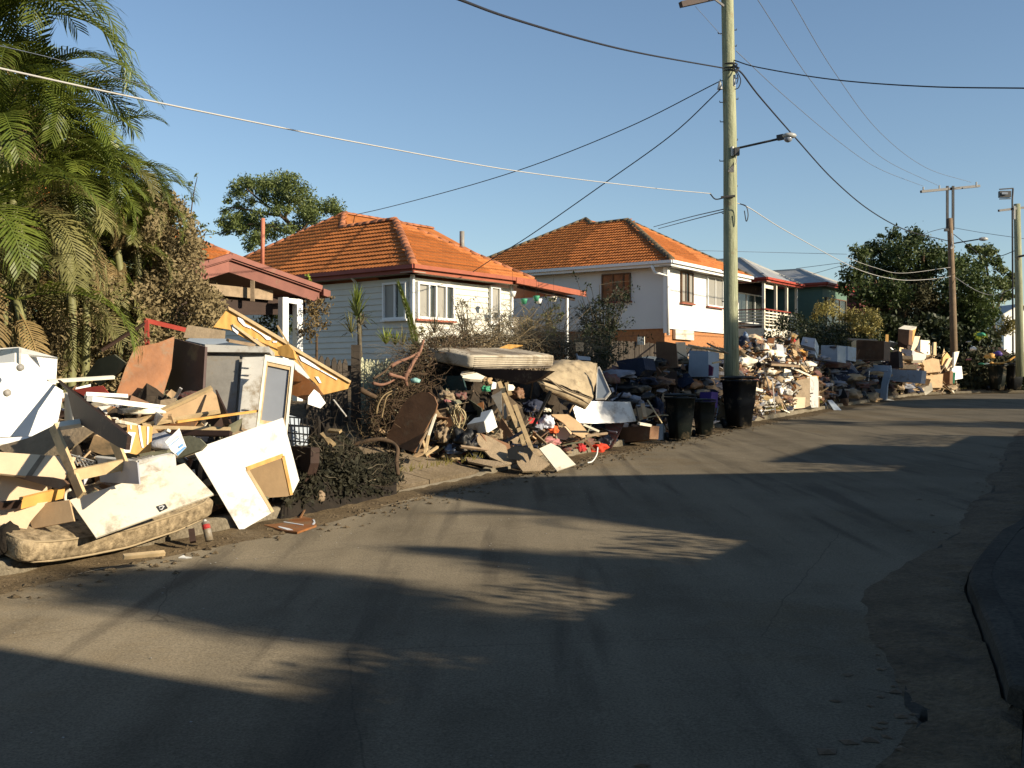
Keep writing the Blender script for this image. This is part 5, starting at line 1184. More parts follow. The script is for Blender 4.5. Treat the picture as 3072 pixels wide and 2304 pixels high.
# --- objects, back to front
T = thing('open_white_box', 'white open topped laminate box at the left edge under the palms', 'box', G(60, 1.6))
slab('front', None, None, 1, [(120, 500), (545, 550), (530, 800), (100, 760)], 0, 'B', .02, m_white, T, d=10.6)
slab('side', None, None, 1, [(-260, 590), (140, 500), (140, 770), (-260, 860)], 0, (-.25, -.95, .1), .02, m_white, T, d=9.55)
slab('rim', None, None, 1, [(-200, 470), (180, 445), (545, 545), (120, 500), (-60, 520), (-260, 600)], 0, (0, -.5, .86), .02, m_white, T, d=10.8)
slab('back', None, None, 1, [(-120, 480), (180, 452), (180, 640), (-120, 680)], 0, 'X', .02, m_lgrey, T, d=11.1)
T = thing('fridge_shell', 'bright white enamel fridge shell lying on its side at the left edge', 'fridge', G(60, .8))
slab('shell', None, None, 1, [(-420, 640), (-100, 605), (150, 590), (215, 640), (420, 750), (600, 860), (575, 1030), (550, 1150), (500, 1190), (330, 1290), (0, 1300), (-420, 1330)], 0, 'B', .42, m_enamel, T, d=8.95)
p = onplane(q(1, [(60, 885), (185, 645)]), 8.93, 'B')
for c in p: MB().tube([c, c + nrm('B') * .03], .03, 12).make('knob', m_grey, T, True)
slab('white_plank', 'white plank under the fridge shell at the left edge', 'plank', 1, [(-420, 1330), (330, 1290), (210, 1340), (0, 1370), (-420, 1390)], .8, 'U', .03, m_white, d=8.75)
slab('bent_sheet', 'bent grey brown lino sheet under the white fridge shell', 'sheet', 1, [(-40, 1390), (260, 1310), (505, 1190), (540, 1240), (620, 1450), (420, 1500), (100, 1480)], 0, (-.2,-.8,.45), .015, m_mudboard, d=8.85)
slab('grey_sheet', 'mud stained triangular grey sheet behind the timber frame', 'panel', 1, [(545, 1230), (1000, 1150), (880, 1240), (650, 1420), (600, 1380)], 0, (-.2,-.8,.45), .02, m_mudboard, d=9.15)
T = thing('timber_trestle', 'pale timber frame like a ladder leaning in the front of the left heap', 'frame', G(250, .4))
def bar(name, r, a, b, d0, d1, w, h, m, T=None, up=(0, -.5, .8), label=None, cat=None):
    pa, pb = q(r, [a, b]); return MB().beam(at(*pa, d0), at(*pb, d1), w, h, up).make(name, m, T, label=label, cat=cat)
bar('top_rail', 2, (530, 95), (1020, 20), 8.6, 8.85, .08, .035, m_cream, T)
bar('post', 2, (505, 95), (775, 745), 8.6, 8.35, .028, .09, m_wood, T, up=(.3, -.2, .1))
bar('post', 2, (1000, 20), (1235, 600), 8.85, 8.6, .028, .09, m_wood, T, up=(.3, -.2, .1))
bar('cross_rail', 2, (700, 555), (1165, 455), 8.4, 8.65, .03, .09, m_wood, T, up=(0, -.2, 1))
slab('brown_board', 'dark chocolate board cutting diagonally across the left heap', 'board', 1, [(540, 755), (1210, 1290), (1190, 1420), (1130, 1400), (700, 1140), (640, 880)], 0, 'X', .03, m_dbrown, d=9.6)
slab('red_board', 'red painted board behind the white battens', 'board', 1, [(690, 850), (970, 810), (1035, 890), (1000, 1010), (850, 940)], 0, 'D', .02, m_red, d=11.2)
stick('cream_batten', 'thin cream batten sticking out right of the white box', 'batten', 1, (450, 772), (1080, 732), 1.5, .03, .03, m_cream)
bar('white_batten', 1, (810, 905), (1205, 925), 10.59, 10.81, .04, .08, m_white, None, (0, -.9, .4), 'short white batten lying over the red board', 'batten')
bar('white_batten', 1, (850, 935), (1555, 1022), 9.8, 11.13, .06, .05, m_white, None, (0, -.3, .9), 'long white batten reaching to the orange brown sheet', 'batten')
slab('white_card', 'small white triangular offcut below the long white batten', 'offcut', 1, [(930, 1010), (1050, 1000), (1010, 1090)], 0, 'L', .01, m_lgrey, d=10.7)
slab('green_grey_board', 'dull green grey board in shade against the muddy shrub', 'board', 1, [(810, 720), (925, 560), (1080, 515), (1195, 600), (1130, 690), (940, 810)], 0, 'S', .02, m_gboard, d=12.2)
slab('white_offcut', 'small white offcut on the red board', 'offcut', 1, [(720, 830), (860, 797), (860, 820), (715, 848)], 0, 'L', .02, m_white, d=11.2)
slab('grey_stave', 'curved grey stave standing behind the fridge shell', 'stave', 1, [(610, 880), (650, 900), (690, 1050), (690, 1170), (610, 1170)], 0, 'S', .03, m_lgrey, d=9.7)
# tall orange-brown sheet
slab('veneer_sheet', 'tall curved orange brown veneer sheet leaning beside the brown cabinet', 'sheet', 1, [(1280, 445), (1400, 425), (1500, 405), (1655, 345), (1625, 650), (1510, 1015), (1440, 1170), (1050, 1085), (1105, 880), (1190, 640)], 0, 'L', .012, m_vene, d=11.7)
# red frame
T = thing('red_metal_stand', 'red metal frame corner standing up behind the veneer sheet', 'frame', G(440, 2.5))
bar('post', 1, (1392, 190), (1395, 440), 12.73, 12.73, .045, .045, m_red, T); bar('top_bar', 1, (1372, 190), (1765, 285), 12.73, 13.16, .045, .045, m_red, T)
bar('brace', 1, (1385, 215), (960, 480), 12.73, 12.41, .03, .03, m_dbrown, T)
# tall cabinet / refrigerator with brown side
T = thing('metal_cabinet', 'tall grey metal cabinet with a dark maroon side in the left heap', 'cabinet', G(590, 1.5))
slab('side_panel', None, None, 1, [(1650, 365), (1945, 445), (1900, 1250), (1560, 1180)], 0, 'S', .03, m_purp, T, d=12.2)
slab('back_board', None, None, 3, [(215, 560), (790, 580), (700, 1330), (200, 1310)], 0, (.1, -.95, .05), .5, m_grey, T, d=12.1)
slab('top_rim', None, None, 3, [(205, 485), (810, 505), (815, 560), (205, 555)], 0, (.1, -.95, .1), .55, m_lgrey, T, d=11.99)
slab('door_panel', None, None, 3, [(225, 590), (532, 598), (480, 1310), (190, 1290)], 0, (.1, -.95, .05), .03, m_grey, T, d=12.05)
slab('inner_liner', None, None, 3, [(562, 605), (768, 600), (700, 1320), (500, 1310)], 0, (.2, -.95, .05), .02, m_lgrey, T, d=12.03)
for yy in (690, 760, 1090): slab('ridge', None, None, 3, [(575, yy), (640, yy + 6), (640, yy + 16), (575, yy + 10)], 0, (.2, -.95, .05), .012, m_lgrey, T, d=12.0)
# white window / door frame leaning on it
T = thing('window_frame', 'cream window sash with milky glass leaning at the right end of the metal cabinet', 'window frame', G(800, 1.2))
n_ = (.35, -.92, .08)
Wp = onplane(q(3, [(775, 580), (1055, 640), (985, 1330), (690, 1290)]), 11.0, n_)
def ring(P, f, n, th, m, T, name='frame_bar'):
    c = sum(P, V((0, 0, 0))) / len(P); I = [p.lerp(c, f) for p in P]
    for i in range(len(P)):
        j = (i + 1) % len(P); MB().prism([P[i], P[j], I[j], I[i]], nrm(n), th).make(name, m, T)
    return I
I = ring(Wp, .17, n_, .05, m_cream, T); I2 = ring([p - nrm(n_) * .012 for p in I], .12, n_, .03, m_wood, T, 'glazing_bead')
MB().prism([p - nrm(n_) * .025 for p in I2], nrm(n_), .01).make('pane', m_glassw, T)
slab('pale_reflector', None, None, 3, [(815, 665), (900, 685), (850, 740), (820, 1200), (770, 1190)], 0, n_, .004, m_white, T, d=11.8)
slab('blue_sheet', 'pale blue sheet lying on top of the metal cabinet', 'sheet', 3, [(20, 445), (60, 425), (410, 430), (440, 470), (210, 485)], 0, 'T', .02, m_blueg, d=12.4)
slab('muddy_board', 'mud coated board resting on the pale blue sheet', 'board', 3, [(40, 300), (400, 355), (395, 440), (0, 420)], 0, 'L', .02, m_mudboard, d=12.6)
stick('grey_batten', 'grey broken batten on top of the metal cabinet', 'batten', 3, (420, 445), (670, 490), 1.9, .05, .03, m_oldw)
# yellow ply sheets
ny_ = (.28, -.92, .28)
T = thing('plywood_sheet', 'long yellow plywood sheet with pale glue marks slanting up to the carport', 'plywood sheet', G(820, 2.2))
slab('sheet', None, None, 3, [(430, 130), (1000, 470), (990, 600), (870, 590), (700, 490), (440, 345), (285, 320)], 0, ny_, .02, m_ply, T, d=13.2)
slab('edge_strip', None, None, 3, [(425, 122), (560, 200), (1000, 460), (990, 490), (550, 225), (430, 155)], 0, ny_, .045, m_wood, T, d=13.165)
slab('edge_strip', None, None, 3, [(470, 285), (870, 560), (860, 590), (700, 480), (475, 310)], 0, ny_, .05, m_wood, T, d=13.165)
for pl in ([(515, 225), (560, 240), (590, 290), (650, 320), (640, 335), (575, 310), (525, 260)], [(650, 318), (760, 385), (830, 420), (835, 445), (790, 440), (740, 390), (655, 335)], [(455, 295), (490, 310), (525, 370), (515, 390), (470, 350)], [(670, 440), (700, 430), (735, 470), (700, 490), (672, 475)], [(845, 450), (890, 452), (885, 468), (850, 466)]):
    slab('glue_mark', None, None, 3, pl, 0, ny_, .006, m_glue, T, d=13.185)
T = thing('plywood_sheet', 'second yellow plywood sheet reaching down to the dark gate', 'plywood sheet', G(950, 2.2))
slab('sheet', None, None, 3, [(1010, 490), (1590, 835), (1560, 905), (1330, 960), (1250, 850), (1120, 740), (1050, 640)], 0, ny_, .02, m_ply, T, d=13.5)
slab('edge_strip', None, None, 3, [(1010, 482), (1590, 828), (1580, 850), (1010, 515)], 0, ny_, .045, m_wood, T, d=13.468)
for pl in ([(1095, 590), (1140, 610), (1250, 680), (1300, 720), (1290, 730), (1230, 700), (1120, 640)], [(1300, 722), (1460, 810), (1455, 822), (1300, 735)], [(1250, 790), (1280, 790), (1310, 850), (1290, 850)]):
    slab('glue_mark', None, None, 3, pl, 0, ny_, .006, m_glue, T, d=13.485)
slab('veneer_sheet', 'dark orange veneer sheet under the second plywood sheet', 'sheet', 3, [(1050, 720), (1270, 875), (1320, 960), (1150, 1010), (1030, 960)], 0, 'D', .02, m_vene, d=13.1)
slab('pale_wedge', 'pale torn wedge between the two plywood sheets', 'offcut', 3, [(1050, 640), (1110, 690), (1200, 800), (1180, 810), (1060, 720)], 0, 'L', .01, m_lgrey, d=12.9)
slab('brown_wedge', 'brown splintered lump where the plywood sheets meet', 'offcut', 3, [(890, 510), (990, 480), (1040, 540), (1060, 620), (950, 600), (900, 580)], 0, 'D', .06, m_ply, d=12.9)
stick('thin_lath', 'thin lath sticking up between the plywood sheets', 'lath', 3, (890, 305), (1195, 810), 2.0, .015, .02, m_wood)
T = thing('torn_plasterboard', 'torn white plasterboard piece hanging below the plywood', 'plasterboard', G(930, 1.8))
slab('piece', None, None, 3, [(1185, 980), (1240, 910), (1290, 950), (1350, 1040), (1300, 1090), (1180, 1050)], 0, 'L', .015, m_white, T, d=12.8)
# plywood drawer side and long sticks
T = thing('plywood_box', 'brown plywood box side opening like a wedge in the left heap', 'box', G(500, .8))
slab('side', None, None, 1, [(1290, 1165), (1990, 830), (2050, 900), (2130, 1060), (1400, 1195)], 0, 'L', .015, m_cardb, T, d=10.8)
bar('top_edge', 1, (1285, 1165), (2010, 832), 10.75, 11.02, .05, .035, m_wood, T); bar('bottom_edge', 1, (1350, 1190), (2110, 1050), 10.7, 11.13, .04, .03, m_wood, T)
slab('end', None, None, 1, [(2040, 850), (2150, 1080), (2180, 1170), (2120, 1190)], 0, 'X', .02, m_dbrown, T, d=11.1)
bar('long_lath', 3, (-60, 1218), (890, 1090), 9.7, 11.34, .018, .022, m_ply, None, label='long thin orange lath running across the cabinet front', cat='lath')
slab('small_shelf', 'small brown shelf under the plywood drawer', 'shelf', 1, [(1450, 1190), (1870, 1150), (1830, 1215), (1450, 1215)], 0, 'D', .02, m_vene, d=10.9)
T = thing('glued_panel', 'small orange panel with white glue lines and a white offcut', 'panel', G(420, .6))
slab('panel', None, None, 1, [(1205, 1180), (1450, 1200), (1430, 1435), (1290, 1465), (1215, 1450)], 0, 'L', .015, m_ply, T, d=9.6)
slab('white_strip', None, None, 1, [(1215, 1250), (1288, 1255), (1235, 1445), (1160, 1450)], 0, 'L', .012, m_white, T, d=9.56)
for pl in ([(1310, 1185), (1330, 1187), (1350, 1320), (1362, 1400), (1345, 1398), (1325, 1300)], [(1395, 1200), (1415, 1202), (1410, 1290), (1405, 1370), (1392, 1370), (1397, 1290)], [(1236, 1185), (1248, 1186), (1248, 1225), (1238, 1225)]):
    slab('glue_mark', None, None, 1, pl, 0, 'L', .006, m_glue, T, d=9.592)
T = thing('dark_beam', 'dark beam with a pale sunlit top edge below the plywood drawer', 'beam', G(560, .7))
slab('face', None, None, 1, [(1450, 1225), (2180, 1238), (2172, 1288), (1700, 1278), (1450, 1262)], 0, 'D', .05, m_dbrown, T, d=10.7)
bar('top_edge', 1, (1450, 1213), (2182, 1228), 10.68, 10.75, .06, .02, m_wood, T)  # pale strip paints sunlight along the top of the dark beam
bar('white_batten', 1, (1110, 1150), (1290, 1190), 9.8, 10.59, .03, .03, m_cream, None, label='two short cream battens beside the glued panel', cat='batten')
T = thing('printed_sheet', 'curled white printed sheet with a blue border on the grey tub', 'paper', G(520, .5))
slab('sheet', None, None, 1, [(1700, 1215), (1768, 1395), (1685, 1480), (1625, 1432), (1565, 1345)], 0, 'L', .005, m_white, T, d=9.5)
m_blue = flat('blue_print', (.10, .28, .55))
for pl in ([(1672, 1450), (1755, 1385), (1765, 1397), (1685, 1475)], [(1600, 1385), (1700, 1305), (1703, 1311), (1604, 1391)], [(1590, 1365), (1690, 1285), (1693, 1289), (1593, 1369)], [(1690, 1390), (1730, 1360), (1740, 1378), (1700, 1408)]):
    slab('print', None, None, 1, pl, 0, 'L', .003, m_blue if pl[0][0] != 1590 else m_gp, T, d=9.494)
blob('grey_bedding', 'crumpled grey bedding behind the printed sheet', 'bedding', 1, (1520, 1360), .8, 130, 90, m_gcloth, amp=.5)
slab('round_lid', 'curved grey green panel between the dark beam and the white cutout door', 'panel', 1, [(1700, 1300), (1800, 1285), (1890, 1310), (1950, 1370), (1900, 1420), (1680, 1500)], 0, 'D', .03, m_gboard, d=9.8)
# grey storage tub
T = thing('storage_tub', 'grey plastic open tub behind the large cream board', 'tub', G(400, .5))
slab('side', None, None, 2, [(920, 395), (1300, 432), (1320, 640), (950, 620)], 0, 'X', .012, m_gp, T, d=9.35)
slab('side', None, None, 2, [(1310, 432), (1662, 352), (1680, 560), (1325, 640)], 0, 'B', .012, m_lgrey, T, d=9.15)  # the sunlit side gets a lighter grey, light put into the colour
slab('back', None, None, 2, [(930, 370), (1400, 325), (1660, 345), (1660, 420), (940, 450)], 0, (0, -1, .05), .012, m_gboard, T, d=9.75)
bar('rim', 2, (915, 390), (1305, 430), 9.4, 9.13, .03, .03, m_lgrey, T); bar('rim', 2, (1305, 430), (1665, 350), 9.13, 9.5, .03, .03, m_lgrey, T)
for k in range(5): bar('basket_wire', 2, (1200 + k * 50, 400 - k * 8), (1330 + k * 30, 420 - k * 12), 9.5, 9.3, .008, .008, m_lgrey, T)
T = thing('wire_basket', 'small grey wire tray seen through the timber frame', 'basket', G(240, .6))
for k in range(7): bar('wire', 2, (650 + k * 38, 350 + k * 14), (700 + k * 36, 450 + k * 8), 9.5, 9.2, .008, .008, m_lgrey, T)
for k in range(3): bar('wire', 2, (640 + 20 * k, 350 + k * 45), (910, 430 + k * 22), 9.5, 9.3, .01, .01, m_lgrey, T)
# tan board with brown tape, lower sheets at the left edge
T = thing('tan_board', 'tan board with a strip of brown tape at the left edge', 'board', G(60, .4))
slab('board', None, None, 2, [(-320, 320), (0, 335), (718, 385), (600, 598), (0, 538), (-320, 500)], 0, 'U', .02, m_tan, T, d=8.35)
slab('tape', None, None, 2, [(385, 364), (430, 367), (300, 562), (248, 557)], 0, 'U', .004, m_oldw, T, d=8.343)
slab('cream_sheet', 'stained cream sheet below the taped tan board', 'sheet', 2, [(-320, 500), (20, 540), (480, 665), (492, 705), (60, 815), (-320, 860)], 0, 'L', .015, m_tan, d=8.3)
T = thing('drawer_rail', 'orange timber drawer rail at the left edge', 'rail', G(110, .3))
bar('rail', 2, (190, 820), (600, 718), 8.25, 8.6, .03, .09, m_ply, T); bar('rail_end', 2, (-200, 865), (195, 825), 8.0, 8.25, .03, .06, m_dbrown, T)
slab('small_shelf', 'broken dark shelf poking out under the tan board', 'shelf', 2, [(20, 540), (480, 575), (600, 600), (640, 640), (560, 690), (480, 665)], 0, 'S', .02, m_brown, d=8.6)
for k in range(3): bar('slat', 2, (490, 600 + k * 25), (650, 640 + k * 18), 8.55, 8.7, .02, .02, m_oldw, None, label=['upper', 'middle', 'lower'][k] + ' of three broken slats beside the tan board', cat='slat')
T = thing('tape_ring', 'pale curved ring behind the timber frame foot', 'ring', G(200, .4))
MB().tube(catmull([at(*p, 8.6) for p in q(2, [(670, 690), (625, 720), (620, 790), (650, 800)])], 5), .012, 6).make('ring', m_cream, T, True)
slab('crumpled_sheet', 'crumpled cream cardboard flap over the mattress end', 'cardboard', 2, [(-320, 860), (120, 850), (455, 806), (330, 945), (285, 1000), (215, 1145), (100, 1085), (-100, 1100)], 0, 'L', .012, m_tan, d=8.15)
slab('brown_card', 'brown board lying against the mattress', 'board', 2, [(445, 815), (655, 790), (702, 990), (310, 1062), (285, 1000), (330, 945)], 0, 'D', .015, m_cardb, d=8.4)
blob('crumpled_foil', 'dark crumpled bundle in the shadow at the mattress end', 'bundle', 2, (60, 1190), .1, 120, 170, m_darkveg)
# mattress
T = thing('floral_mattress', 'muddy floral mattress bent along the kerb under the cream board', 'mattress', G(330, .1))
eA, eB = at(*q1(2, 200, 1295), 8.02), at(*q1(2, 2035, 860), 9.75)
X = (eB - eA); Lm = X.length; X.normalize(); Yv = V((-X.y, X.x, 0)).normalized(); Yv = (Yv + V((0, 0, .30))).normalized(); Zv = X.cross(Yv).normalized()
def bendf(p):
    s = p.x / Lm; return p + V((0, 0, -.10 * math.cos(s * math.pi) + .012 * noise.noise(V((p.x * 3, p.y * 3, 0)))))
vs0, fs0 = rbox(Lm, .95, .19, .055, 26, 12, 6, bendf)
C0 = (eA + eB) / 2 + Yv * .47
build('mattress_body', [C0 + X * p.x + Yv * p.y + Zv * p.z for p in vs0], fs0, m_floral, T, True)
for zz in (.082, -.082):
    ring_ = []
    for k in range(61):
        a = k / 60 * 2 * math.pi; cx, cy = math.cos(a), math.sin(a); m_ = max(abs(cx), abs(cy)); px_, py_ = cx / m_, cy / m_
        rr = 1 - .035 * (abs(px_) * abs(py_)) ** 4; p = bendf(V((px_ * (Lm / 2 - .012) * rr, py_ * .463 * rr, zz))); ring_.append(C0 + X * p.x + Yv * p.y + Zv * p.z)
    MB().tube(ring_, .010, 6, False).make('piping', m_pipe, T, True)
# big cream board with black sticker, on the mattress
T = thing('cream_board', 'large cream board with a black sticker lying on the mattress', 'board', G(420, .2))
nb = (.18, -.72, .67)
slab('board', None, None, 2, [(660, 790), (1750, 440), (2025, 735), (910, 1145)], 0, nb, .018, m_cream, T, d=8.55)
slab('sticker', None, None, 2, [(1480, 850), (1565, 825), (1592, 866), (1518, 902)], 0, nb, .003, m_sticker, T, d=8.543)
slab('sticker_print', None, None, 2, [(1505, 853), (1540, 840), (1560, 848), (1535, 885), (1515, 880)], 0, nb, .003, m_stick_w, T, d=8.538)
slab('sticker_print', None, None, 2, [(1516, 858), (1538, 850), (1546, 854), (1530, 873), (1519, 872)], 0, nb, .003, m_sticker, T, d=8.533)
bar('cream_batten', 2, (1170, 1328), (1560, 1292), 8.25, 8.45, .04, .03, m_wood, None, label='short batten lying in front of the mattress on the gutter', cat='batten')
T = thing('spray_can', 'muddy spray can with a red mark standing at the mattress end', 'can', G(625, -.05))
c0, c1 = at(*q1(2, 1985, 1175), 9.35), at(*q1(2, 1945, 1000), 9.4)
MB().tube([c0, c1], .035, 12).make('can_body', m_grey, T, True); MB().tube([c1, c1.lerp(c0, -.15)], [.02, .012], 10).make('nozzle', m_lgrey, T, True)
MB().tube([c1.lerp(c0, .15), c1.lerp(c0, .4)], .0358, 12).make('label_band', m_redf, T, True)
bar('short_post', 2, (1830, 1190), (1815, 1070), 9.25, 9.3, .05, .05, m_dbrown, None, label='short dark timber stub propping the mattress end', cat='post')
for i, (zx, zy, s) in enumerate([(400, 1455, 60), (350, 1420, 40), (60, 1420, 80), (170, 1400, 60)]): blob('rubble_stone', ['broken concrete piece under the mattress middle', 'small stone under the mattress', 'muddy clod at the left edge kerb', 'flat stone left of the mattress'][i], 'stone', 2, (zx, zy), .05, s * .8, s * .45, m_conc, amp=.2, sub=2, group='stones along the kerb')
# white cutout door
T = thing('white_benchtop', 'bright white L shaped benchtop with a square cutout leaning on the heap', 'benchtop', G(700, .2))
nw = (.42, -.88, .12)
slab('top', None, None, 4, [(88, 470), (945, 168), (1100, 760), (1028, 905), (940, 528), (600, 650), (845, 1065), (540, 1245)], 0, nw, .03, m_white, T, d=10.2)
barp(nw, 'cut_edge', 4, (945, 525), (600, 652), q(4, [(88, 470)])[0], 10.2, .04, .03, m_ply, T); barp(nw, 'cut_edge', 4, (945, 530), (1025, 900), q(4, [(88, 470)])[0], 10.2, .03, .03, m_ply, T); barp(nw, 'cut_edge', 4, (604, 655), (848, 1062), q(4, [(88, 470)])[0], 10.2, .03, .02, m_wood, T)
slab('brown_board', 'scratched brown board behind the cutout of the benchtop', 'board', 4, [(610, 640), (960, 520), (1030, 900), (980, 915), (820, 925), (700, 880)], 0, 'F', .02, m_cardb, d=10.95)
T = thing('veneer_door', 'curved orange brown veneer door lying on the road by the kerb', 'door', G(860, -.3))
g_ = q(4, [(690, 1165), (860, 1075), (1020, 1068), (1240, 1130), (1262, 1185), (1080, 1250), (960, 1235)])
vs_ = []
for px, py in g_:
    a, b = A(px), Bq(py); d = 1.6 / (b + .022 * (.46 * a + .888)); vs_.append(at(px, py, d * .985))
MB().prism(vs_, (0, 0, 1), .02).make('panel', m_vene, T)
for pl in ([(880, 1112), (935, 1115), (930, 1124), (880, 1120)], [(900, 1195), (1000, 1215), (1040, 1230), (980, 1228), (905, 1205)], [(1225, 1130), (1245, 1135), (1252, 1160), (1235, 1180), (1218, 1178), (1238, 1155)], [(950, 1150), (1140, 1180), (1138, 1186), (950, 1156)]):
    P = [];
    for px, py in q(4, pl): a, b = A(px), Bq(py); d = 1.6 / (b + .022 * (.46 * a + .888)); P.append(at(px, py, d * .982))
    MB().prism(P, (0, 0, 1), .004).make('glue_mark', m_glue, T)
bar('thin_stick', 4, (1205, 950), (1110, 1115), 11.66, 11.02, .015, .015, m_vene, None, label='thin stick standing on the veneer door', cat='stick')
slab('silt_tail', None, None, 4, [(1250, 1190), (1330, 1170), (1400, 1180), (1300, 1200)], 0, 'T', .003, m_vene, d=11, kind='stuff')
# crates and dark garden waste between the two heaps
T = thing('plastic_crate', 'pale blue plastic crate tangled in roots right of the cabinet', 'crate', G(880, .9))
slab('panel', None, None, 3, [(985, 1150), (1110, 1180), (1100, 1260), (985, 1250)], 0, 'L', .02, m_blueg, T, d=12.1)
slab('panel', None, None, 3, [(1010, 1265), (1190, 1270), (1185, 1440), (1040, 1445)], 0, 'L', .3, m_blueg, T, d=12)
for k in range(5): bar('rib', 3, (1010 + k * 40, 1180), (1030 + k * 38, 1440), 11.93, 11.88, .012, .012, m_black, T)
for k in range(4): bar('rib', 3, (985, 1170 + k * 75), (1190, 1190 + k * 75), 11.93, 11.93, .012, .012, m_black, T)
slab('dark_pad', 'dark brown pad beside the benchtop', 'pad', 4, [(1020, 440), (1210, 450), (1205, 600), (1150, 780), (1090, 770)], 0, 'S', .12, m_dbrown, d=11.7)
topD = lerp_top([(780, 1380), (860, 1345), (930, 1315), (1010, 1300), (1060, 1345), (1110, 1400), (1160, 1465), (1230, 1500)])
m_rootd = mat('dark_roots', (.035, .026, .016), .95, .4, 8)
mound('garden_waste_mound', (840, 1190), topD, -.15, 2.6, m_darkveg, 5, k=.8, amp=.3)
def tangle(name, label, cols, top, o0, o1, n, m, r0, ln, seed, mat2=None, up=.3, kind='stuff', lo=.1, curl=.5, edge=None):
    r = random.Random(seed); mb = MB()
    for i in range(n):
        px = r.uniform(*cols); f = r.random(); g = G(px, o0 + (o1 - o0) * f); tz = at(px, top(px), g.y).z; h = max(.05, tz - g.z) * (lo + (1 - lo) * r.random())
        p = V((g.x, g.y, g.z + h))
        if edge and px < edge(1152 - (p.z - 1.6) / p.y * F): continue
        d = V((r.gauss(0, 1), r.gauss(0, .7), r.gauss(up, .5))).normalized(); P = [p]
        for k in range(5):
            d = (d + V((r.gauss(0, curl), r.gauss(0, curl), r.gauss(-.1, curl)))).normalized(); p = p + d * ln * r.uniform(.12, .3); P.append(p)
        rr = r0 * r.uniform(.4, 1.2); mb.tube(P, [rr * (1 - .13 * k) for k in range(6)], 4)
    return mb.make(name, m, kind=kind)
tangle('roots', '', (830, 1180), topD, 0, 2.0, 200, m_rootd, .008, .45, 11)
tangle('roots', '', (900, 1180), topD, -.1, 1.8, 90, m_twig, .006, .35, 12)
C = []
for i in range(12000):
    px = min(1225, random.uniform(840, 1160) + abs(random.gauss(0, 22))); f = random.random(); g = G(px, -.1 + 2.5 * f); tz = at(px, topD(px), g.y).z; C.append((g.x, g.y, g.z + .05 + max(.02, tz - g.z) * random.random() ** .6 * (.3 + .7 * min(1, f * 2))))
v, f = leafquads(np.array(C), .08); np_build('leaf_mulch', v, f, leafmat('dark_mulch_leaf', (.014, .016, .008), (.045, .04, .02), .05, .8, 4), kind='stuff')
blob('clay_pot', 'round reddish grey clod at the front of the dark garden waste', 'clod', 4, (1290, 920), 0, 60, 70, m_oldw, amp=.12, sub=2)
blob('dark_sack', 'dark sack slumped beside the benchtop', 'sack', 4, (1120, 850), .2, 80, 90, m_darkveg, amp=.25)
T = thing('bent_hose', 'dark bent branch arching over the driveway edge', 'branch', G(1190, .3))
MB().tube(catmull([at(*p, dd) for p, dd in zip(q(5, [(20, 1215), (160, 1180), (300, 1165), (400, 1200), (450, 1260), (440, 1380), (455, 1500)]), (13.6, 13.6, 13.6, 13.6, 13.5, 13.4, 13.3))], 5), [.03] * 18 + [.028] * 13, 7).make('stem', m_bark, T, True)
bar('fallen_stick', 3, (1425, 1010), (1545, 1165), 13.48, 13.27, .015, .015, m_lgrey, None, label='pale thin stick leaning against the dark gate', cat='stick')
for i, (a, b) in enumerate([((1380, 1300), (1490, 1310)), ((1310, 1330), (1430, 1440)), ((1330, 1350), (1390, 1420))]): bar('palm_stub', 3, a, b, 12.0, 11.9, .05, .03, m_straw, None, label=['pale husk lying on the dark garden waste', 'long pale stub slanting down the dark garden waste', 'short pale stub on the dark garden waste'][i], cat='husk')
slab('paper_scrap', 'white paper scrap on the road by the mattress', 'paper', 2, [(1690, 1335), (1740, 1310), (1760, 1325), (1820, 1332), (1760, 1338)], 0, 'T', .01, m_white, d=8.72)
# ================================================================ middle heap: branches, mattresses, clothes
topM = lerp_top([(1080, 1330), (1140, 1200), (1200, 1120), (1290, 1040), (1400, 1030), (1640, 1100), (1720, 1150), (1800, 1240)])
frontM = lerp_top([(1090, 3.2), (1180, 2.7), (1260, 2.1), (1340, 1.4), (1420, .7), (1480, .2), (1800, .2)])
mound('debris_mound', (1120, 1800), topM, .25, 4.4, m_heap, 7, k=.72, front=frontM)
scraps('debris_scraps', (1200, 1790), 800, lerp_top([(1150, 1300), (1300, 1230), (1500, 1200), (1800, 1250)]), .1, 2.8, [m_brown, m_mudboard, m_oldw, m_cardb, m_black, m_navy, m_carpet, m_gboard], .15, .85, 8, up=.6, flatp=.75, front=frontM)
edgeB = lambda py: float(np.interp(py, [1040, 1108, 1146, 1200, 1260], [1245, 1205, 1160, 1122, 1108]))
rags('crumpled_rags', (1230, 1790), 90, lerp_top([(1150, 1300), (1300, 1240), (1500, 1210), (1800, 1260)]), .2, 2.6, [m_gcloth, m_carpet, m_navy, m_plaid, m_mudboard, m_pink], .06, .17, 43, frontM)
topB = lerp_top([(1090, 1400), (1113, 1290), (1135, 1200), (1192, 1140), (1245, 1055), (1300, 1030), (1420, 1020), (1600, 1035), (1750, 1045)])
def dd(px, o): return kd(px) + o
tangle('branch_heap', '', (1120, 1400), topB, 2.4, 4.2, 1100, m_bark, .008, .55, 21, lo=.3, edge=edgeB)
tangle('branch_heap', '', (1110, 1260), lerp_top([(1100, 1380), (1150, 1260), (1260, 1180)]), 2.9, 3.8, 130, m_straw, .007, .6, 22, lo=.05, curl=.35, edge=edgeB)
tangle('branch_heap', '', (1240, 1760), lerp_top([(1200, 1060), (1300, 1030), (1450, 1005), (1600, 1000), (1760, 1020)]), 3.2, 4.8, 900, m_twig, .006, .9, 23, lo=.75, curl=.2)
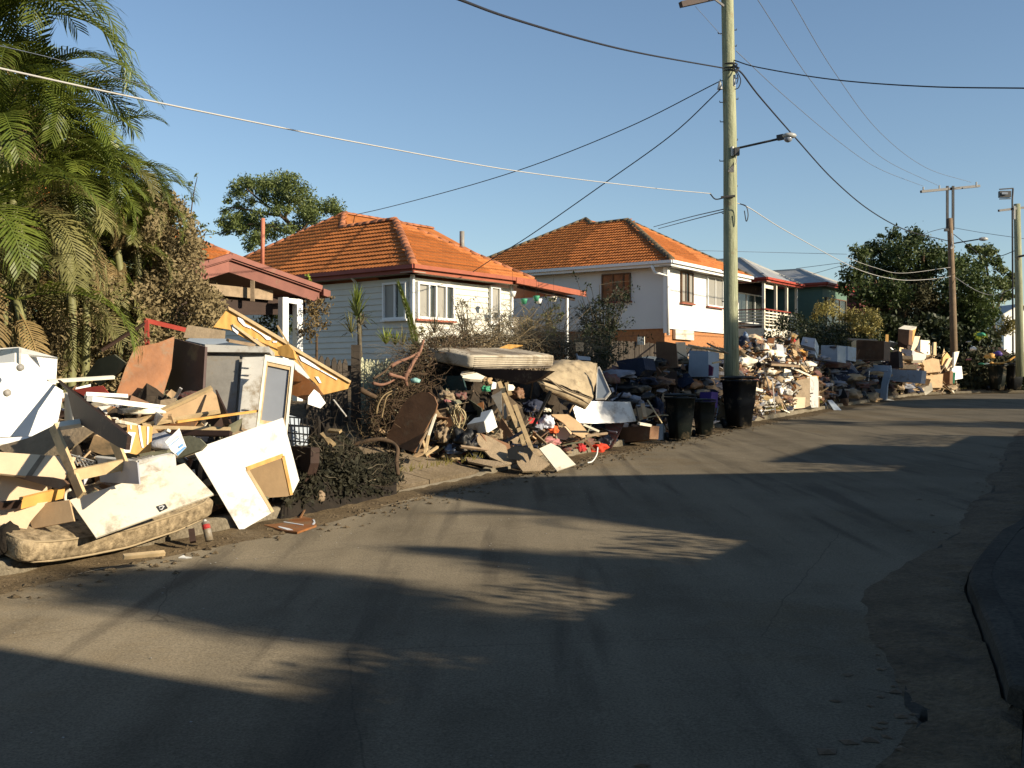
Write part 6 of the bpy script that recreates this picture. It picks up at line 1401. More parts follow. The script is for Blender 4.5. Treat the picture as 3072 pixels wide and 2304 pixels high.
tangle('branch_heap', '', (1350, 1700), lerp_top([(1200, 1060), (1300, 1030), (1450, 1000), (1600, 975), (1760, 1000)]), 3.4, 4.8, 220, m_straw, .006, .9, 24, lo=.82, curl=.15)
C = []
for i in range(16000):
    px = random.uniform(1115, 1760); f = random.random(); g = G(px, 2.6 + 1.9 * f); tz = at(px, topB(px), g.y).z; z_ = g.z + .1 + max(.02, tz - g.z) * random.random() ** .5
    if px > edgeB(1152 - (z_ - 1.6) / g.y * F): C.append((g.x, g.y, z_))
v, f = leafquads(np.array(C), .06); np_build('dead_leaves', v, f, leafmat('heap_leaf', (.035, .027, .015), (.12, .09, .045), .05, .8, 4), kind='stuff')
def limb(label, r, P, off, r0, m, r1=.5):
    W_ = q(r, P); Q = catmull([at(*p, kd(p[0]) + off + .9) for p in W_], 5); t = MB().tube(Q, [r0 * (1 - (1 - r1) * k / len(Q)) for k in range(len(Q))], 7).make('cut_branch', m, None, True, label=label, cat='branch', group='cut branches in the middle heap'); return t
limb('long reddish branch rising from the forked stump to the top of the heap', 5, [(535, 560), (600, 430), (660, 340), (700, 220)], 1.7, .035, m_barkred)
limb('reddish branch beside the long one with a pale cut end', 5, [(390, 470), (460, 430), (560, 390), (650, 340)], 1.7, .03, m_barkred)
limb('left arm of the forked pink stump', 5, [(370, 545), (440, 565), (500, 580), (530, 600)], 1.4, .03, m_barkred)
limb('right arm of the forked pink stump', 5, [(530, 540), (525, 600), (540, 655)], 1.4, .04, m_barkred)
limb('low red branch under the forked stump', 5, [(220, 630), (290, 645), (360, 630), (430, 590)], 1.5, .025, m_barkred)
limb('dark cut branch pointing at the green fence', 5, [(100, 690), (170, 730), (240, 760)], 1.4, .04, m_bark, .8)
limb('dark curved branch in front of the green fence', 5, [(225, 585), (330, 520), (400, 440)], 1.6, .02, m_bark)
limb('thin curving vine left of the oval table top', 5, [(250, 920), (270, 830), (330, 740), (450, 680)], 1.2, .014, m_straw)
limb('second thin vine left of the oval table top', 5, [(300, 960), (320, 870), (350, 760), (420, 720)], 1.25, .012, m_straw)
for k in range(4): limb(['upper', 'second', 'third', 'lowest'][k] + ' of four pale sticks lying above the striped mattress', 5, [(1180 + k * 12, 330 + k * 4), (1290 + k * 10, 262 + k * 8), (1400, 205 + k * 9)], 2.6, .012, m_straw)
slab('orange_leaf_sheath', 'orange brown palm sheath on top of the heap', 'palm sheath', 5, [(1380, 310), (1500, 260), (1640, 270), (1560, 290), (1460, 320)], 2.6, 'U', .02, m_ply)
slab('teal_tarp', 'dark teal tarpaulin behind the oval table top', 'tarpaulin', 5, [(360, 860), (400, 740), (560, 620), (740, 560), (1060, 560), (1100, 700), (850, 700), (600, 800)], 4.6, 'S', .03, m_teal)
slab('teal_tarp', 'black plastic sheet under the branches', 'sheet', 5, [(800, 400), (1120, 380), (1200, 520), (1140, 700), (830, 700)], 3.4, 'S', .03, m_black)
blob('teal_bag', 'small pale teal bag beside the forked stump', 'bag', 5, (620, 610), 1.5, 45, 30, mat('pale_teal_plastic', (.20, .36, .33), .5), amp=.3)
# oval table
T = thing('oval_table_top', 'oval brown table top standing on edge beside the driveway', 'table top', G(1240, .5))
slab('top', None, None, 5, [(340, 1140), (400, 1040), (450, 920), (510, 820), (590, 750), (670, 715), (740, 715), (800, 760), (826, 830), (810, 900), (765, 975), (700, 1100), (640, 1230), (605, 1285), (500, 1255), (420, 1210)], 0, (-.45, -.88, .12), .03, m_brown, T, d=15.2)
bar('thin_post', 5, (812, 925), (745, 1130), 15.07, 14.85, .03, .03, m_cream, None, label='upper cream stick beside the oval table top', cat='stick')
bar('thin_post', 5, (745, 1130), (708, 1310), 14.85, 14.69, .035, .035, m_wood, None, label='lower cream stick beside the oval table top', cat='stick')
bar('thin_post', 5, (728, 1085), (628, 1290), 15.13, 14.79, .025, .025, m_oldw, None, label='brown stick behind the cream stick', cat='stick')
bar('thin_post', 5, (832, 1235), (715, 1315), 14.85, 14.63, .03, .03, m_wood, None, label='short cream stick lying at the driveway edge', cat='stick')
# striped mattress on the heap
T = thing('striped_mattress', 'cream striped mattress lying on top of the middle heap', 'mattress', G(1530, 1.2))
eA, eB = at(*q1(5, 1150, 430), 16.2), at(*q1(5, 1930, 420), 17.9)
X = eB - eA; Lm = X.length; X.normalize(); Yv = V((-X.y, X.x, .16)).normalized(); Zv = X.cross(Yv).normalized(); C0 = (eA + eB) / 2 + Yv * .46
vs0, fs0 = rbox(Lm, .95, .22, .05, 20, 8, 6, lambda p: p + V((0, 0, -.008 * math.cos(p.x / Lm * math.pi) + .01 * noise.noise(p * 4))))
tf = lambda p: C0 + X * p.x + Yv * p.y + Zv * p.z
build('mattress_body', [tf(p) for p in vs0], fs0, m_stripe, T, True)
for k, zz in enumerate((-.09, -.06, -.03, 0, .03, .06, .085)):
    h = .012 if k < 3 else .006; MB().box(tf(V((0, -.477, zz - .015))), X * (Lm / 2 - .05), Yv * .004, Zv * h / 2).make('stripe', m_stripeline, T)
for k in range(9): MB().box(tf(V((0, -.38 + k * .09, .111 - .004))), X * (Lm / 2 - .06), Yv * .004, Zv * .004).make('stripe', m_stripeline, T)
slab('bed_base', 'dark bed base under the striped mattress', 'bed base', 5, [(1170, 492), (1905, 512), (1790, 590), (1640, 640), (1480, 605), (1340, 575), (1210, 520)], 1.3, 'S', .1, m_dbrown)
T = thing('ironing_board', 'white rounded ironing board end poking out below the striped mattress', 'ironing board', G(1420, .9))
slab('board', None, None, 5, [(1048, 545), (1060, 522), (1120, 512), (1200, 530), (1285, 570), (1250, 597), (1140, 592), (1068, 578)], 0, 'U', .05, m_cream, T, d=16.4)
# quilted muddy mattress
T = thing('quilted_mattress', 'mud soaked quilted mattress slumped beside the striped one', 'mattress', G(1700, 1.0))
nq = (.25, -.80, .52)
Q = q(6, [(20, 590), (565, 778), (605, 440), (195, 415), (490, 885), (95, 700)])
qa, qb, qc, qd, qe, qf = at(*Q[0], 17.3), at(*Q[1], 17.7), at(*Q[2], 18.7), at(*Q[3], 18.6), at(*Q[4], 17.75), at(*Q[5], 17.4)
patch('mattress_body', (qa, qb, qc, qd), .16, m_quilt, T, 22, 14, .03)
patch('mattress_border', (qf, qe, qb, qa), .06, m_quilt, T, 18, 6, .02)
patch('mattress_border', (qe, at(*q1(6, 600, 640), 18.2), qc, qb), .02, m_quilt, T, 6, 6, .02)
patch('mattress_border', (qf + V((0, .5, .1)), qf, qa, qd), .02, m_quilt, T, 6, 6, .02)
patch('mattress_underside', (qf + V((0, .25, 0)), qe + V((0, .3, .02)), qe, qf), .0, m_quilt, T, 6, 4, .01)
for pl in ([(20, 590), (170, 612), (330, 700), (480, 755), (560, 780)], [(40, 620), (180, 680), (330, 730), (460, 790), (530, 830)], [(60, 560), (160, 600), (270, 690), (380, 745), (480, 790)]):
    MB().tube(catmull([at(*p, 17.3 - .03 * i) for i, p in enumerate(q(6, pl))], 5), .012, 5).make('seam', m_mudboard, T, True)
# timber planks
bar('timber_plank', 5, (1415, 620), (1590, 1050), 16.72, 16.06, .03, .065, m_wood, None, (1, 0, .3), 'upper part of the pale timber plank leaning on the heap', 'plank')
bar('timber_plank', 5, (1600, 1060), (1650, 1215), 15.84, 15.62, .03, .06, m_wood, None, (1, 0, .3), 'short end of the left pale plank near the black strap', 'plank')
bar('timber_plank', 5, (1565, 840), (1725, 1270), 16.39, 15.62, .03, .065, m_wood, None, (1, 0, .3), 'right pale timber plank leaning on the heap', 'plank')
bar('timber_plank', 5, (1485, 630), (1520, 740), 16.83, 16.61, .03, .065, m_wood, None, (1, 0, .3), 'short pale plank end below the bed base', 'plank')
slab('grey_sheet', 'pointed grey sheet metal offcut left of the planks', 'sheet', 5, [(1338, 750), (1420, 710), (1432, 700), (1445, 945)], 0, 'D', .01, m_grey, d=16.5)
slab('grey_strap', 'narrow curved grey strip beside the pointed offcut', 'strip', 5, [(1455, 820), (1475, 830), (1488, 930), (1475, 975), (1458, 965)], 0, 'D', .01, m_grey, d=16.4)
slab('white_tag', 'small white block under the surfboard end', 'block', 5, [(1350, 615), (1388, 625), (1385, 680), (1340, 690)], 0, 'L', .05, m_white, d=16.5)
slab('white_cup_board', 'rounded cream board under the bed base', 'board', 5, [(1500, 640), (1545, 645), (1565, 670), (1550, 700), (1500, 700)], 0, 'L', .03, m_cream, d=16.5)
T = thing('white_drawer_box', 'white box with a bright end lying on the middle heap', 'box', G(1440, .9))
slab('front', None, None, 5, [(1108, 1025), (1270, 990), (1292, 1095), (1128, 1112)], 0, 'X', .02, m_lgrey, T, d=15.7)  # shade is in the colour: front and top greyed, lit end left white
slab('top', None, None, 5, [(1110, 1022), (1180, 960), (1235, 950), (1245, 905), (1345, 878), (1272, 990)], 0, (-.35, -.5, .8), .02, m_blueg, T, d=15.7)
slab('end', None, None, 5, [(1270, 990), (1348, 880), (1398, 1045), (1310, 1100), (1290, 1090)], 0, 'B', .02, m_enamel, T, d=15.7)
slab('brown_board', 'orange brown board behind the white box', 'board', 5, [(1095, 880), (1200, 830), (1262, 805), (1268, 860), (1240, 925), (1110, 980)], 0, 'D', .02, m_vene, d=16.4)
slab('brown_board', 'dark brown board left of the white box', 'board', 5, [(820, 930), (1000, 850), (1060, 880), (1060, 1010), (850, 1070)], 0, 'V', .02, m_brown, d=16.1)
# cable bundle
T = thing('cable_bundle', 'tangle of pale rope hanging left of the white box', 'rope', G(1380, .9))
r_ = random.Random(5)
for k in range(14):
    x = 950 + k * 10; P = q(5, [(1010 + r_.uniform(-20, 40), 830 + r_.uniform(-10, 20)), (x + r_.uniform(-20, 20), 900), (x + r_.uniform(-20, 30), 980), (1000 + r_.uniform(-30, 40), 1060 + r_.uniform(-20, 60)), (950 + r_.uniform(-20, 20), 1150)])
    MB().tube(catmull([at(*p, 15.5 + r_.uniform(-.08, .08)) for p in P], 4), .009, 4).make('strand', m_cable, T, True)
# carpets, cardboard in front
slab('carpet_piece', 'long muddy carpet piece sloping down to the kerb', 'carpet', 5, [(1200, 1095), (1330, 1140), (1480, 1225), (1500, 1310), (1625, 1370), (1500, 1405), (1330, 1330), (1210, 1200)], 0, 'U', .03, m_carpet, d=15.6)
slab('carpet_piece', 'folded tan carpet corner in the gutter', 'carpet', 5, [(1560, 1290), (1740, 1290), (1895, 1395), (1800, 1462), (1640, 1467), (1590, 1400)], 0, 'U', .03, m_carpet, d=15.4)
slab('carpet_piece', 'flat carpet strip on the driveway edge', 'carpet', 5, [(1100, 1330), (1400, 1370), (1500, 1400), (1350, 1420), (1120, 1370)], 0, 'T', .03, m_carpet, d=15.3)
slab('white_board', 'scuffed cream board lying over the kerb with dark marks', 'board', 5, [(1795, 1250), (1905, 1198), (1985, 1240), (2140, 1400), (1965, 1462), (1900, 1380)], 0, (.2, -.7, .65), .02, m_cream, d=15.6)
slab('black_strap', 'black torn rubber piece on the tan carpet', 'rubber', 5, [(1490, 1260), (1560, 1225), (1700, 1240), (1735, 1290), (1705, 1370), (1680, 1300), (1580, 1270), (1630, 1360), (1500, 1350)], 0, 'F', .02, m_black, d=15.3)
bl = [('blue_clothes', 'blue grey bundle of clothes at the driveway edge', 'clothes', (985, 1270), 85, 50, m_blueb, .3), ('muddy_sack', 'muddy sack below the rope tangle', 'sack', (880, 1140), 60, 90, m_carpet, .6),
      ('straw_clod', 'straw like clod at the driveway edge', 'clod', (960, 1340), 100, 40, m_straw, .2), ('dark_bundle', 'dark bundle under the white box', 'bundle', (1080, 1200), 110, 120, m_black, .6),
      ('orange_cloth', 'orange cloth behind the striped bag', 'cloth', (1700, 1000), 60, 40, m_redf, .9), ('blue_bag', 'blue grey bag left of the orange bag', 'bag', (1770, 1070), 50, 50, m_gcloth, .7),
      ('brown_bag', 'brown bundle under the bed base', 'bundle', (1590, 740), 60, 60, m_brown, 1.2), ('pink_towel', 'pink patterned towel in front of the orange bag', 'towel', (1860, 1190), 110, 40, m_pink, .4),
      ('grey_pillow', 'grey dirty pillow behind the oval table top', 'pillow', (910, 760), 70, 50, m_carpet, 1.5), ('red_rag', 'dull red rag behind the oval table top', 'rag', (1050, 760), 60, 45, m_plaid, 1.4), ('white_rag', 'small pink and white rag by the grey pillow', 'rag', (920, 800), 30, 14, m_pink, 1.3),
      ('green_rag', 'green plastic scrap under the surfboard', 'scrap', (1285, 690), 40, 30, m_green, 1.0), ('tan_scrap', 'crumpled tan paper under the surfboard', 'paper', (1300, 615), 45, 35, m_cardb, 1.0), ('olive_bundle', 'olive bundle beside the pale planks', 'bundle', (1430, 1130), 80, 60, m_carpet, .7),
      ('navy_bundle', 'navy bundle right of the tan planks', 'bundle', (1730, 860), 90, 70, m_navy, .9), ('tan_bag', 'flat muddy stone at the kerb before the red clothes', 'stone', (2030, 1270), 70, 45, m_carpet, .15)]
for nme, lab, ct, c, rx, ry, m, o in bl: blob(nme, lab, ct, 5, c, max(o, frontM(q1(5, *c)[0])), rx, ry, m, amp=.5, sub=4)
bl = [('striped_bag', 'white bag with blue stripes beside the orange bag', 'bag', (125, 1010), 65, 75, m_wbag, .5), ('orange_bag', 'bright orange bag in the middle heap', 'bag', (165, 1075), 62, 45, m_orange, .4), ('cream_pouch', 'cream pouch above the striped bag', 'pouch', (115, 890), 45, 22, m_cream, .8),
      ('red_clothes', 'bright red orange clothes at the kerb edge', 'clothes', (580, 1250), 100, 65, mat('red_orange_fabric', (.55, .05, .02), .8, .2, 5, bump=.4), .1), ('red_clothes', 'darker red rag left of the bright red clothes', 'clothes', (440, 1250), 50, 45, m_redf, .15), ('tartan_bundle', 'brown grey clothes bundle above the red clothes', 'clothes', (480, 1190), 80, 50, m_plaid, .3),
      ('blue_rag', 'blue grey clothes next to the carton pieces', 'clothes', (310, 1200), 55, 45, m_navy, .3), ('olive_cloth', 'round grey cloth bundle right of the red clothes', 'clothes', (680, 1180), 80, 60, m_gcloth, .25), ('brown_can', 'dark round pot on the carton pieces', 'pot', (245, 985), 45, 28, m_dbrown, .5)]
for nme, lab, ct, c, rx, ry, m, o in bl: blob(nme, lab, ct, 6, c, o, rx, ry, m, amp=.5, sub=4)
slab('plaid_blanket', 'dark plaid blanket hanging over the kerb', 'blanket', 6, [(640, 1080), (700, 1000), (850, 975), (860, 1000), (800, 1130), (740, 1240), (700, 1260), (760, 1160), (690, 1100)], .35, 'D', .05, m_plaid)
slab('carton_piece', 'long flattened carton above the orange bag', 'carton', 6, [(160, 925), (325, 925), (440, 1000), (520, 1100), (490, 1160), (380, 1110), (290, 1010)], .5, 'U', .01, m_cardb)
slab('carton_piece', 'yellowish carton square in front of the long carton', 'carton', 6, [(230, 1060), (320, 1035), (370, 1100), (330, 1150), (240, 1215), (150, 1180)], .35, 'U', .01, m_tan)
slab('carton_piece', 'carton flap under the long carton', 'carton', 6, [(375, 1040), (460, 1030), (515, 1100), (495, 1160), (385, 1115)], .4, 'L', .01, m_cardb)
slab('brown_wood', 'dark wooden block between the carton and the blue clothes', 'block', 6, [(320, 1160), (380, 1110), (430, 1150), (380, 1200)], .35, 'V', .05, m_brown)
bar('chair_leg', 6, (470, 1020), (620, 1085), 17.16, 17.49, .03, .03, m_cream, None, label='pale turned chair leg on the middle heap', cat='chair leg')
bar('chair_leg', 6, (500, 1130), (700, 1105), 17.05, 17.49, .03, .03, m_oldw, None, label='thin brown stick across the brown clothes', cat='stick')
MB().tube(catmull([at(*p, dq) for p, dq in zip(q(6, [(610, 1240), (600, 1310), (560, 1370), (515, 1385)]), (17.0, 16.8, 16.6, 16.4))], 5), .012, 5)  .make('trailing_rope', m_white, None, True, label='white cord trailing off the kerb below the red clothes', cat='cord')
# white panel, pane, clothes on it
T = thing('white_door', 'long white door lying across the middle heap', 'door', G(1800, .9))
slab('leaf', None, None, 6, [(372, 845), (560, 800), (905, 808), (965, 992), (840, 1005), (600, 1012), (420, 1005)], 0, 'L', .04, m_enamel, T, d=18.7)
slab('frame_edge', None, None, 6, [(905, 805), (920, 808), (975, 985), (962, 995)], 0, 'L', .06, m_cream, T, d=18.7)
T = thing('glass_frame', 'blue grey framed glass pane behind the quilted mattress', 'window frame', G(1800, 1.8))
P_ = onplane(q(6, [(605, 480), (625, 470), (735, 720), (680, 785), (590, 790)]), 17.9, 'D'); I = ring(P_, .12, 'D', .04, m_lgrey, T); MB().prism([p - nrm('D') * .015 for p in I], nrm('D'), .01).make('pane', m_blueg, T)
slab('blue_tray', 'white tray on top of the heap right of the striped mattress', 'tray', 6, [(412, 345), (425, 370), (540, 382), (543, 415), (425, 408)], 2.2, 'L', .05, m_blueg)
slab('brown_box', 'small reddish carton on the heap behind the white tray', 'carton', 6, [(395, 240), (480, 245), (478, 330), (405, 330)], 2.9, 'L', .2, m_cardb)
T = thing('draped_shirt', 'blue grey shirt draped over the pile right of the white door', 'shirt', G(1880, .9))
for c, rx, ry in [((860, 750), 65, 30), ((960, 780), 60, 35), ((1010, 830), 40, 55)]: blob('fold', None, None, 6, c, .9, rx, ry, m_gcloth, parent=T, sub=2)
bar('sleeve', 6, (1035, 830), (1060, 960), 19.36, 19.14, .07, .05, m_cardb, T); blob('cuff', None, None, 6, (1060, 970), .5, 25, 22, m_cream, parent=T, sub=2)
# ================================================================ shaded heap, bins and the far heap
topS = lerp_top([(1740, 1200), (1800, 1130), (1900, 1080), (2000, 1050), (2150, 1060), (2200, 1090)])
mound('debris_mound', (1760, 2240), topS, .6, 4.0, m_heap, 9, k=.75)
scraps('debris_scraps', (1770, 2230), 700, topS, .4, 3.4, [m_brown, m_mudboard, m_dbrown, m_black, m_navy, m_gp, m_cardb], .15, .6, 18, up=.58, flatp=.72)
topF0 = lerp_top([(2190, 1060), (2350, 1030), (2420, 1070), (2640, 1060), (2740, 1050), (2900, 1090)])
def sl6(name, label, cat, P, off, n, th, m, **k): return slab(name, label, cat, 6, P, off, n, th, m, **k)
sl6('tv_set', 'dark blue black television lying behind the shaded heap', 'television', [(780, 420), (900, 400), (1040, 388), (1062, 500), (1000, 560), (860, 570)], 2.6, 'S', .4, m_navy)
sl6('cream_cloth', 'cream cloth on the dark television', 'cloth', [(960, 390), (1100, 375), (1170, 380), (1150, 420), (1080, 430), (1040, 395)], 2.9, 'L', .05, m_cream)
sl6('brown_sheet', 'dark brown sheet standing against the paling fence', 'sheet', [(1160, 240), (1240, 235), (1350, 255), (1370, 480), (1170, 500)], 3.0, 'S', .03, m_brown)
sl6('tan_sheet', 'tall tan sheet standing right of the brown sheet', 'sheet', [(1352, 242), (1440, 240), (1465, 420), (1440, 438), (1372, 430)], 2.9, 'L', .02, m_tan)
T = thing('grey_fridge', 'blue grey fridge standing behind the wheelie bins', 'fridge', G(2100, 2))
sl6('door', None, None, [(1478, 320), (1660, 328), (1655, 570), (1470, 570)], 1.8, 'S', .5, m_blueg, parent=T); sl6('side', None, None, [(1660, 325), (1672, 330), (1668, 470), (1656, 470)], 1.75, 'B', .02, m_white, parent=T)
sl6('purple_chair_back', 'maroon chair back in front of the grey fridge', 'chair back', [(1545, 460), (1665, 455), (1700, 480), (1690, 560), (1550, 560)], 1.3, 'S', .05, m_maroon)
for i, (a, b, m, w) in enumerate([((840, 590), (1260, 495), m_oldw, .07), ((1470, 270), (1830, 345), m_wood, .05), ((1650, 255), (1850, 350), m_oldw, .06), ((1450, 290), (1700, 310), m_cream, .03), ((1080, 600), (1280, 560), m_oldw, .05), ((1700, 440), (1780, 425), m_wood, .03)]):
    bar('broken_plank', 6, a, b, kd(1980) + 1.8, kd(1980) + 2.2, w, .03, m, None, label=['long grey plank across the shaded heap', 'pale plank on top of the heap left of the pole', 'dark plank sloping to the pole', 'cream lath behind the tan sheet', 'grey plank below the television', 'short lath in front of the pole'][i], cat='plank')
bl = [('crumpled_paper', 'crumpled cream paper on the heap beside the pole', 'paper', (1750, 370), 90, 55, m_cardb, 2.2), ('dark_armchair', 'dark curved armchair buried in the shaded heap', 'armchair', (1120, 640), 160, 60, m_dbrown, 1.8), ('orange_cushion', 'dark orange cushion above the wheelie bins', 'cushion', (1480, 650), 120, 60, m_vene, 1.6),
      ('grey_bundle', 'grey rags above the purple tub', 'rags', (1630, 630), 70, 40, m_gcloth, 1.2), ('white_sack', 'muddy white sack on the kerb by the purple tub', 'sack', (1755, 1075), 55, 60, m_carpet, .1), ('navy_sack', 'navy bag left of the front wheelie bin', 'bag', (1180, 880), 50, 110, m_navy, .5), ('brown_rags', 'brown rags in the middle of the shaded heap', 'rags', (1230, 620), 110, 45, m_brown, 1.7), ('dark_tarp', 'black crumpled tarpaulin between the planks and bins', 'tarpaulin', (920, 690), 150, 60, m_black, 1.5),
      ('dark_rug', 'dark rug roll at the back of the shaded heap', 'rug', (700, 600), 100, 60, m_plaid, 1.9)]
for nme, lab, ct, c, rx, ry, m, o in bl: blob(nme, lab, ct, 6, c, o, rx, ry, m, amp=.5)
sl6('white_block', 'white grey concrete block on the kerb left of the front bin', 'block', [(1115, 1022), (1230, 1015), (1225, 1165), (1112, 1190)], .15, 'D', .25, m_lgrey)
sl6('brown_crate', 'dark brown low crate behind the concrete block', 'crate', [(800, 1050), (1110, 1035), (1100, 1160), (830, 1200)], .6, 'S', .3, m_brown)
sl6('carton_piece', 'brown carton corner hanging under the draped shirt', 'carton', [(940, 880), (1040, 850), (1150, 890), (1060, 960), (960, 990)], .8, 'D', .02, m_cardb)
T = thing('thin_pipe', 'thin curved yellow pipe running left of the front wheelie bin', 'pipe', G(1960, .6))
MB().tube(catmull([at(*p, 20.9) for p in q(6, [(950, 995), (1090, 955), (1200, 935), (1280, 935)])], 5), .012, 5).make('pipe', m_cable, T, True)
bar('thin_rod', 6, (1080, 790), (1220, 1010), 19.6, 19.4, .02, .02, m_cable, None, label='thin yellow rod slanting beside the draped shirt', cat='rod')
bar('cream_batten', 6, (1000, 1012), (1110, 1030), 18.2, 18.6, .05, .04, m_cream, None, label='cream batten lying left of the concrete block', cat='batten')
scraps('debris_scraps', (1900, 2290), 420, lerp_top([(1880, 1240), (2000, 1225), (2290, 1190)]), .05, 1.0, [m_brown, m_dbrown, m_oldw, m_black, m_navy, m_gp, m_mudboard], .1, .5, 51, up=.6, flatp=.7)
rags('crumpled_rags', (1760, 2240), 70, topS, .2, 3.0, [m_gcloth, m_carpet, m_navy, m_plaid, m_black], .08, .24, 45)
rags('crumpled_rags', (2210, 2480), 80, topF0, .3, 2.8, [m_gcloth, m_carpet, m_cream, m_plaid, m_brown, m_navy], .08, .24, 46)
rags('crumpled_rags', (2480, 2860), 90, topF0, .4, 4.0, [m_gcloth, m_carpet, m_navy, m_plaid, m_cardb], .12, .35, 47)
# wheelie bins
def wheelie(label, px, base_py, top_py, d, lidang=0., yaw=.4, m=m_bin, group='wheelie bins'):
    b = at(px, base_py, d); b.z = gv(b.x, b.y) if b.y < 45 else zg(b.x, b.y) + .14; H = at(px, top_py, d).z - b.z; s = H / 1.06
    t = thing('wheelie_bin', label, 'wheelie bin', b, group); R = Matrix.Rotation(yaw, 3, 'Z')
    def P(x, y, z): return b + R @ V((x, y, z)) * s
    w0, w1, l0, l1 = .18, .25, .20, .29
    def ringp(w, l, z, r=.05): 
        o = []
        for sx, sy in ((-1, -1), (1, -1), (1, 1), (-1, 1)):
            for k in range(4):
                a = math.atan2(sy, sx) - .785 + k / 3 * 1.571; o.append(P(sx * (w - r) + r * math.cos(a), sy * (l - r) + r * math.sin(a), z))
        return o
    rings = [ringp(w0, l0, .06), ringp(w0 + .05, l0 + .06, .6), ringp(w1, l1, .98), ringp(w1 + .025, l1 + .025, .985), ringp(w1 + .025, l1 + .025, 1.02)]
    vs_ = sum(rings, []); fs = [tuple(range(16))[::-1]]
    for i in range(4):
        for j in range(16): a = i * 16 + j; b2 = i * 16 + (j + 1) % 16; fs.append((a, b2, b2 + 16, a + 16))
    fs.append(tuple(64 + j for j in range(16)))
    build('bin_body', vs_, fs, m, t, True)
    c = P(0, .0, 1.045); vs1, fs1 = rbox(w1 * 2.12, l1 * 2.15, .06, .028, 6, 6, 3, lambda p: p + V((0, 0, .03 * math.cos(p.x * 4))))
    build('lid', [c + R @ p * s for p in vs1], fs1, m, t, True)
    MB().tube([P(-.22, .36, .98), P(.22, .36, .98)], .016 * s, 8).make('handle', m, t, True)
    for sx in (-1, 1):
        MB().tube([P(sx * .25, .24, .1), P(sx * .19, .24, .1)], .1 * s, 14).make('wheel', m_black, t, True)
    return t
wheelie('front dark green wheelie bin standing on the kerb in shade', 2040, 1322, 1186, 21.4, yaw=.35)
wheelie('dark wheelie bin in front of the power pole', 2218, 1262, 1134, 25.1, yaw=.5, m=m_black)
wheelie('slim dark bin between the two big wheelie bins', 2112, 1290, 1200, 22.6, yaw=.2)
T = thing('purple_tub', 'purple plastic tub on the bin behind the kerb', 'tub', G(2110, .9))
sl6('tub', None, None, [(1575, 715), (1690, 712), (1680, 860), (1585, 865)], .7, 'S', .3, m_purple, parent=T)
for i, (a, b, m) in enumerate([((1780, 820), (1800, 1040), m_cardb), ((1840, 820), (1860, 1050), m_brown), ((1900, 825), (1905, 1060), m_lgrey), ((1950, 830), (1990, 1000), m_gp), ((1720, 850), (1700, 1000), m_blueg)]):
    W6 = q(6, [a, b]); P = [(W6[0][0] - 14, W6[0][1]), (W6[0][0] + 12, W6[0][1]), (W6[1][0] + 9, W6[1][1]), (W6[1][0] - 11, W6[1][1])]; slab('leaning_board', ['tan', 'brown', 'white grey', 'grey', 'pale blue'][i] + ' board end leaning between the bins', 'board', 0, P, .5, 'L', .05, m, group='boards leaning by the bins')
for i, zx in enumerate((1330, 1520, 1650)): blob('kerb_clod', ['left', 'middle', 'right'][i] + ' of three muddy clods on the kerb under the bins', 'clod', 6, (zx, 1180 - i * 20), -.1, 30, 20, m_carpet, sub=2, amp=.2, group='stones along the kerb')
slab('letterbox', 'green painted electricity box behind the front bin', 'box', 6, [(1280, 990), (1450, 985), (1455, 1100), (1300, 1110)], .3, 'D', .3, m_bin)
# ---- far heap
topF = lerp_top([(2190, 1050), (2240, 1030), (2350, 1010), (2420, 1060), (2560, 1060), (2640, 1040), (2740, 1020), (2830, 1060), (2900, 1080), (3072, 1080)])
mound('debris_mound', (2200, 2880), lerp_top([(2190, 1100), (2400, 1090), (2560, 1100), (2740, 1080), (2880, 1110)]), .6, 5.5, m_heap, 13, n=50, k=.8)
scraps('debris_scraps', (2205, 2460), 1500, topF, .3, 3.0, [m_cream, m_cardb, m_brown, m_mudboard, m_wood, m_vene, m_dbrown, m_gp, m_carpet, m_black], .08, .42, 28, up=.6, flatp=.74)
scraps('debris_scraps', (2440, 2740), 500, topF, .6, 5.0, [m_brown, m_mudboard, m_black, m_navy, m_blueg, m_gp, m_dbrown], .2, .9, 29, up=.58, flatp=.72)
scraps('debris_scraps', (2700, 2860), 420, lerp_top([(2700, 1050), (2760, 1040), (2860, 1090)]), .3, 3.5, [m_cream, m_cardb, m_tan, m_brown, m_wood, m_mudboard], .25, 1.1, 30, up=.6, flatp=.72)
def s7(name, label, cat, P, off, n, th, m, **k): return slab(name, label, cat, 7, P, off, n, th, m, **k)
def s8(name, label, cat, P, off, n, th, m, **k): return slab(name, label, cat, 8, P, off, n, th, m, **k)
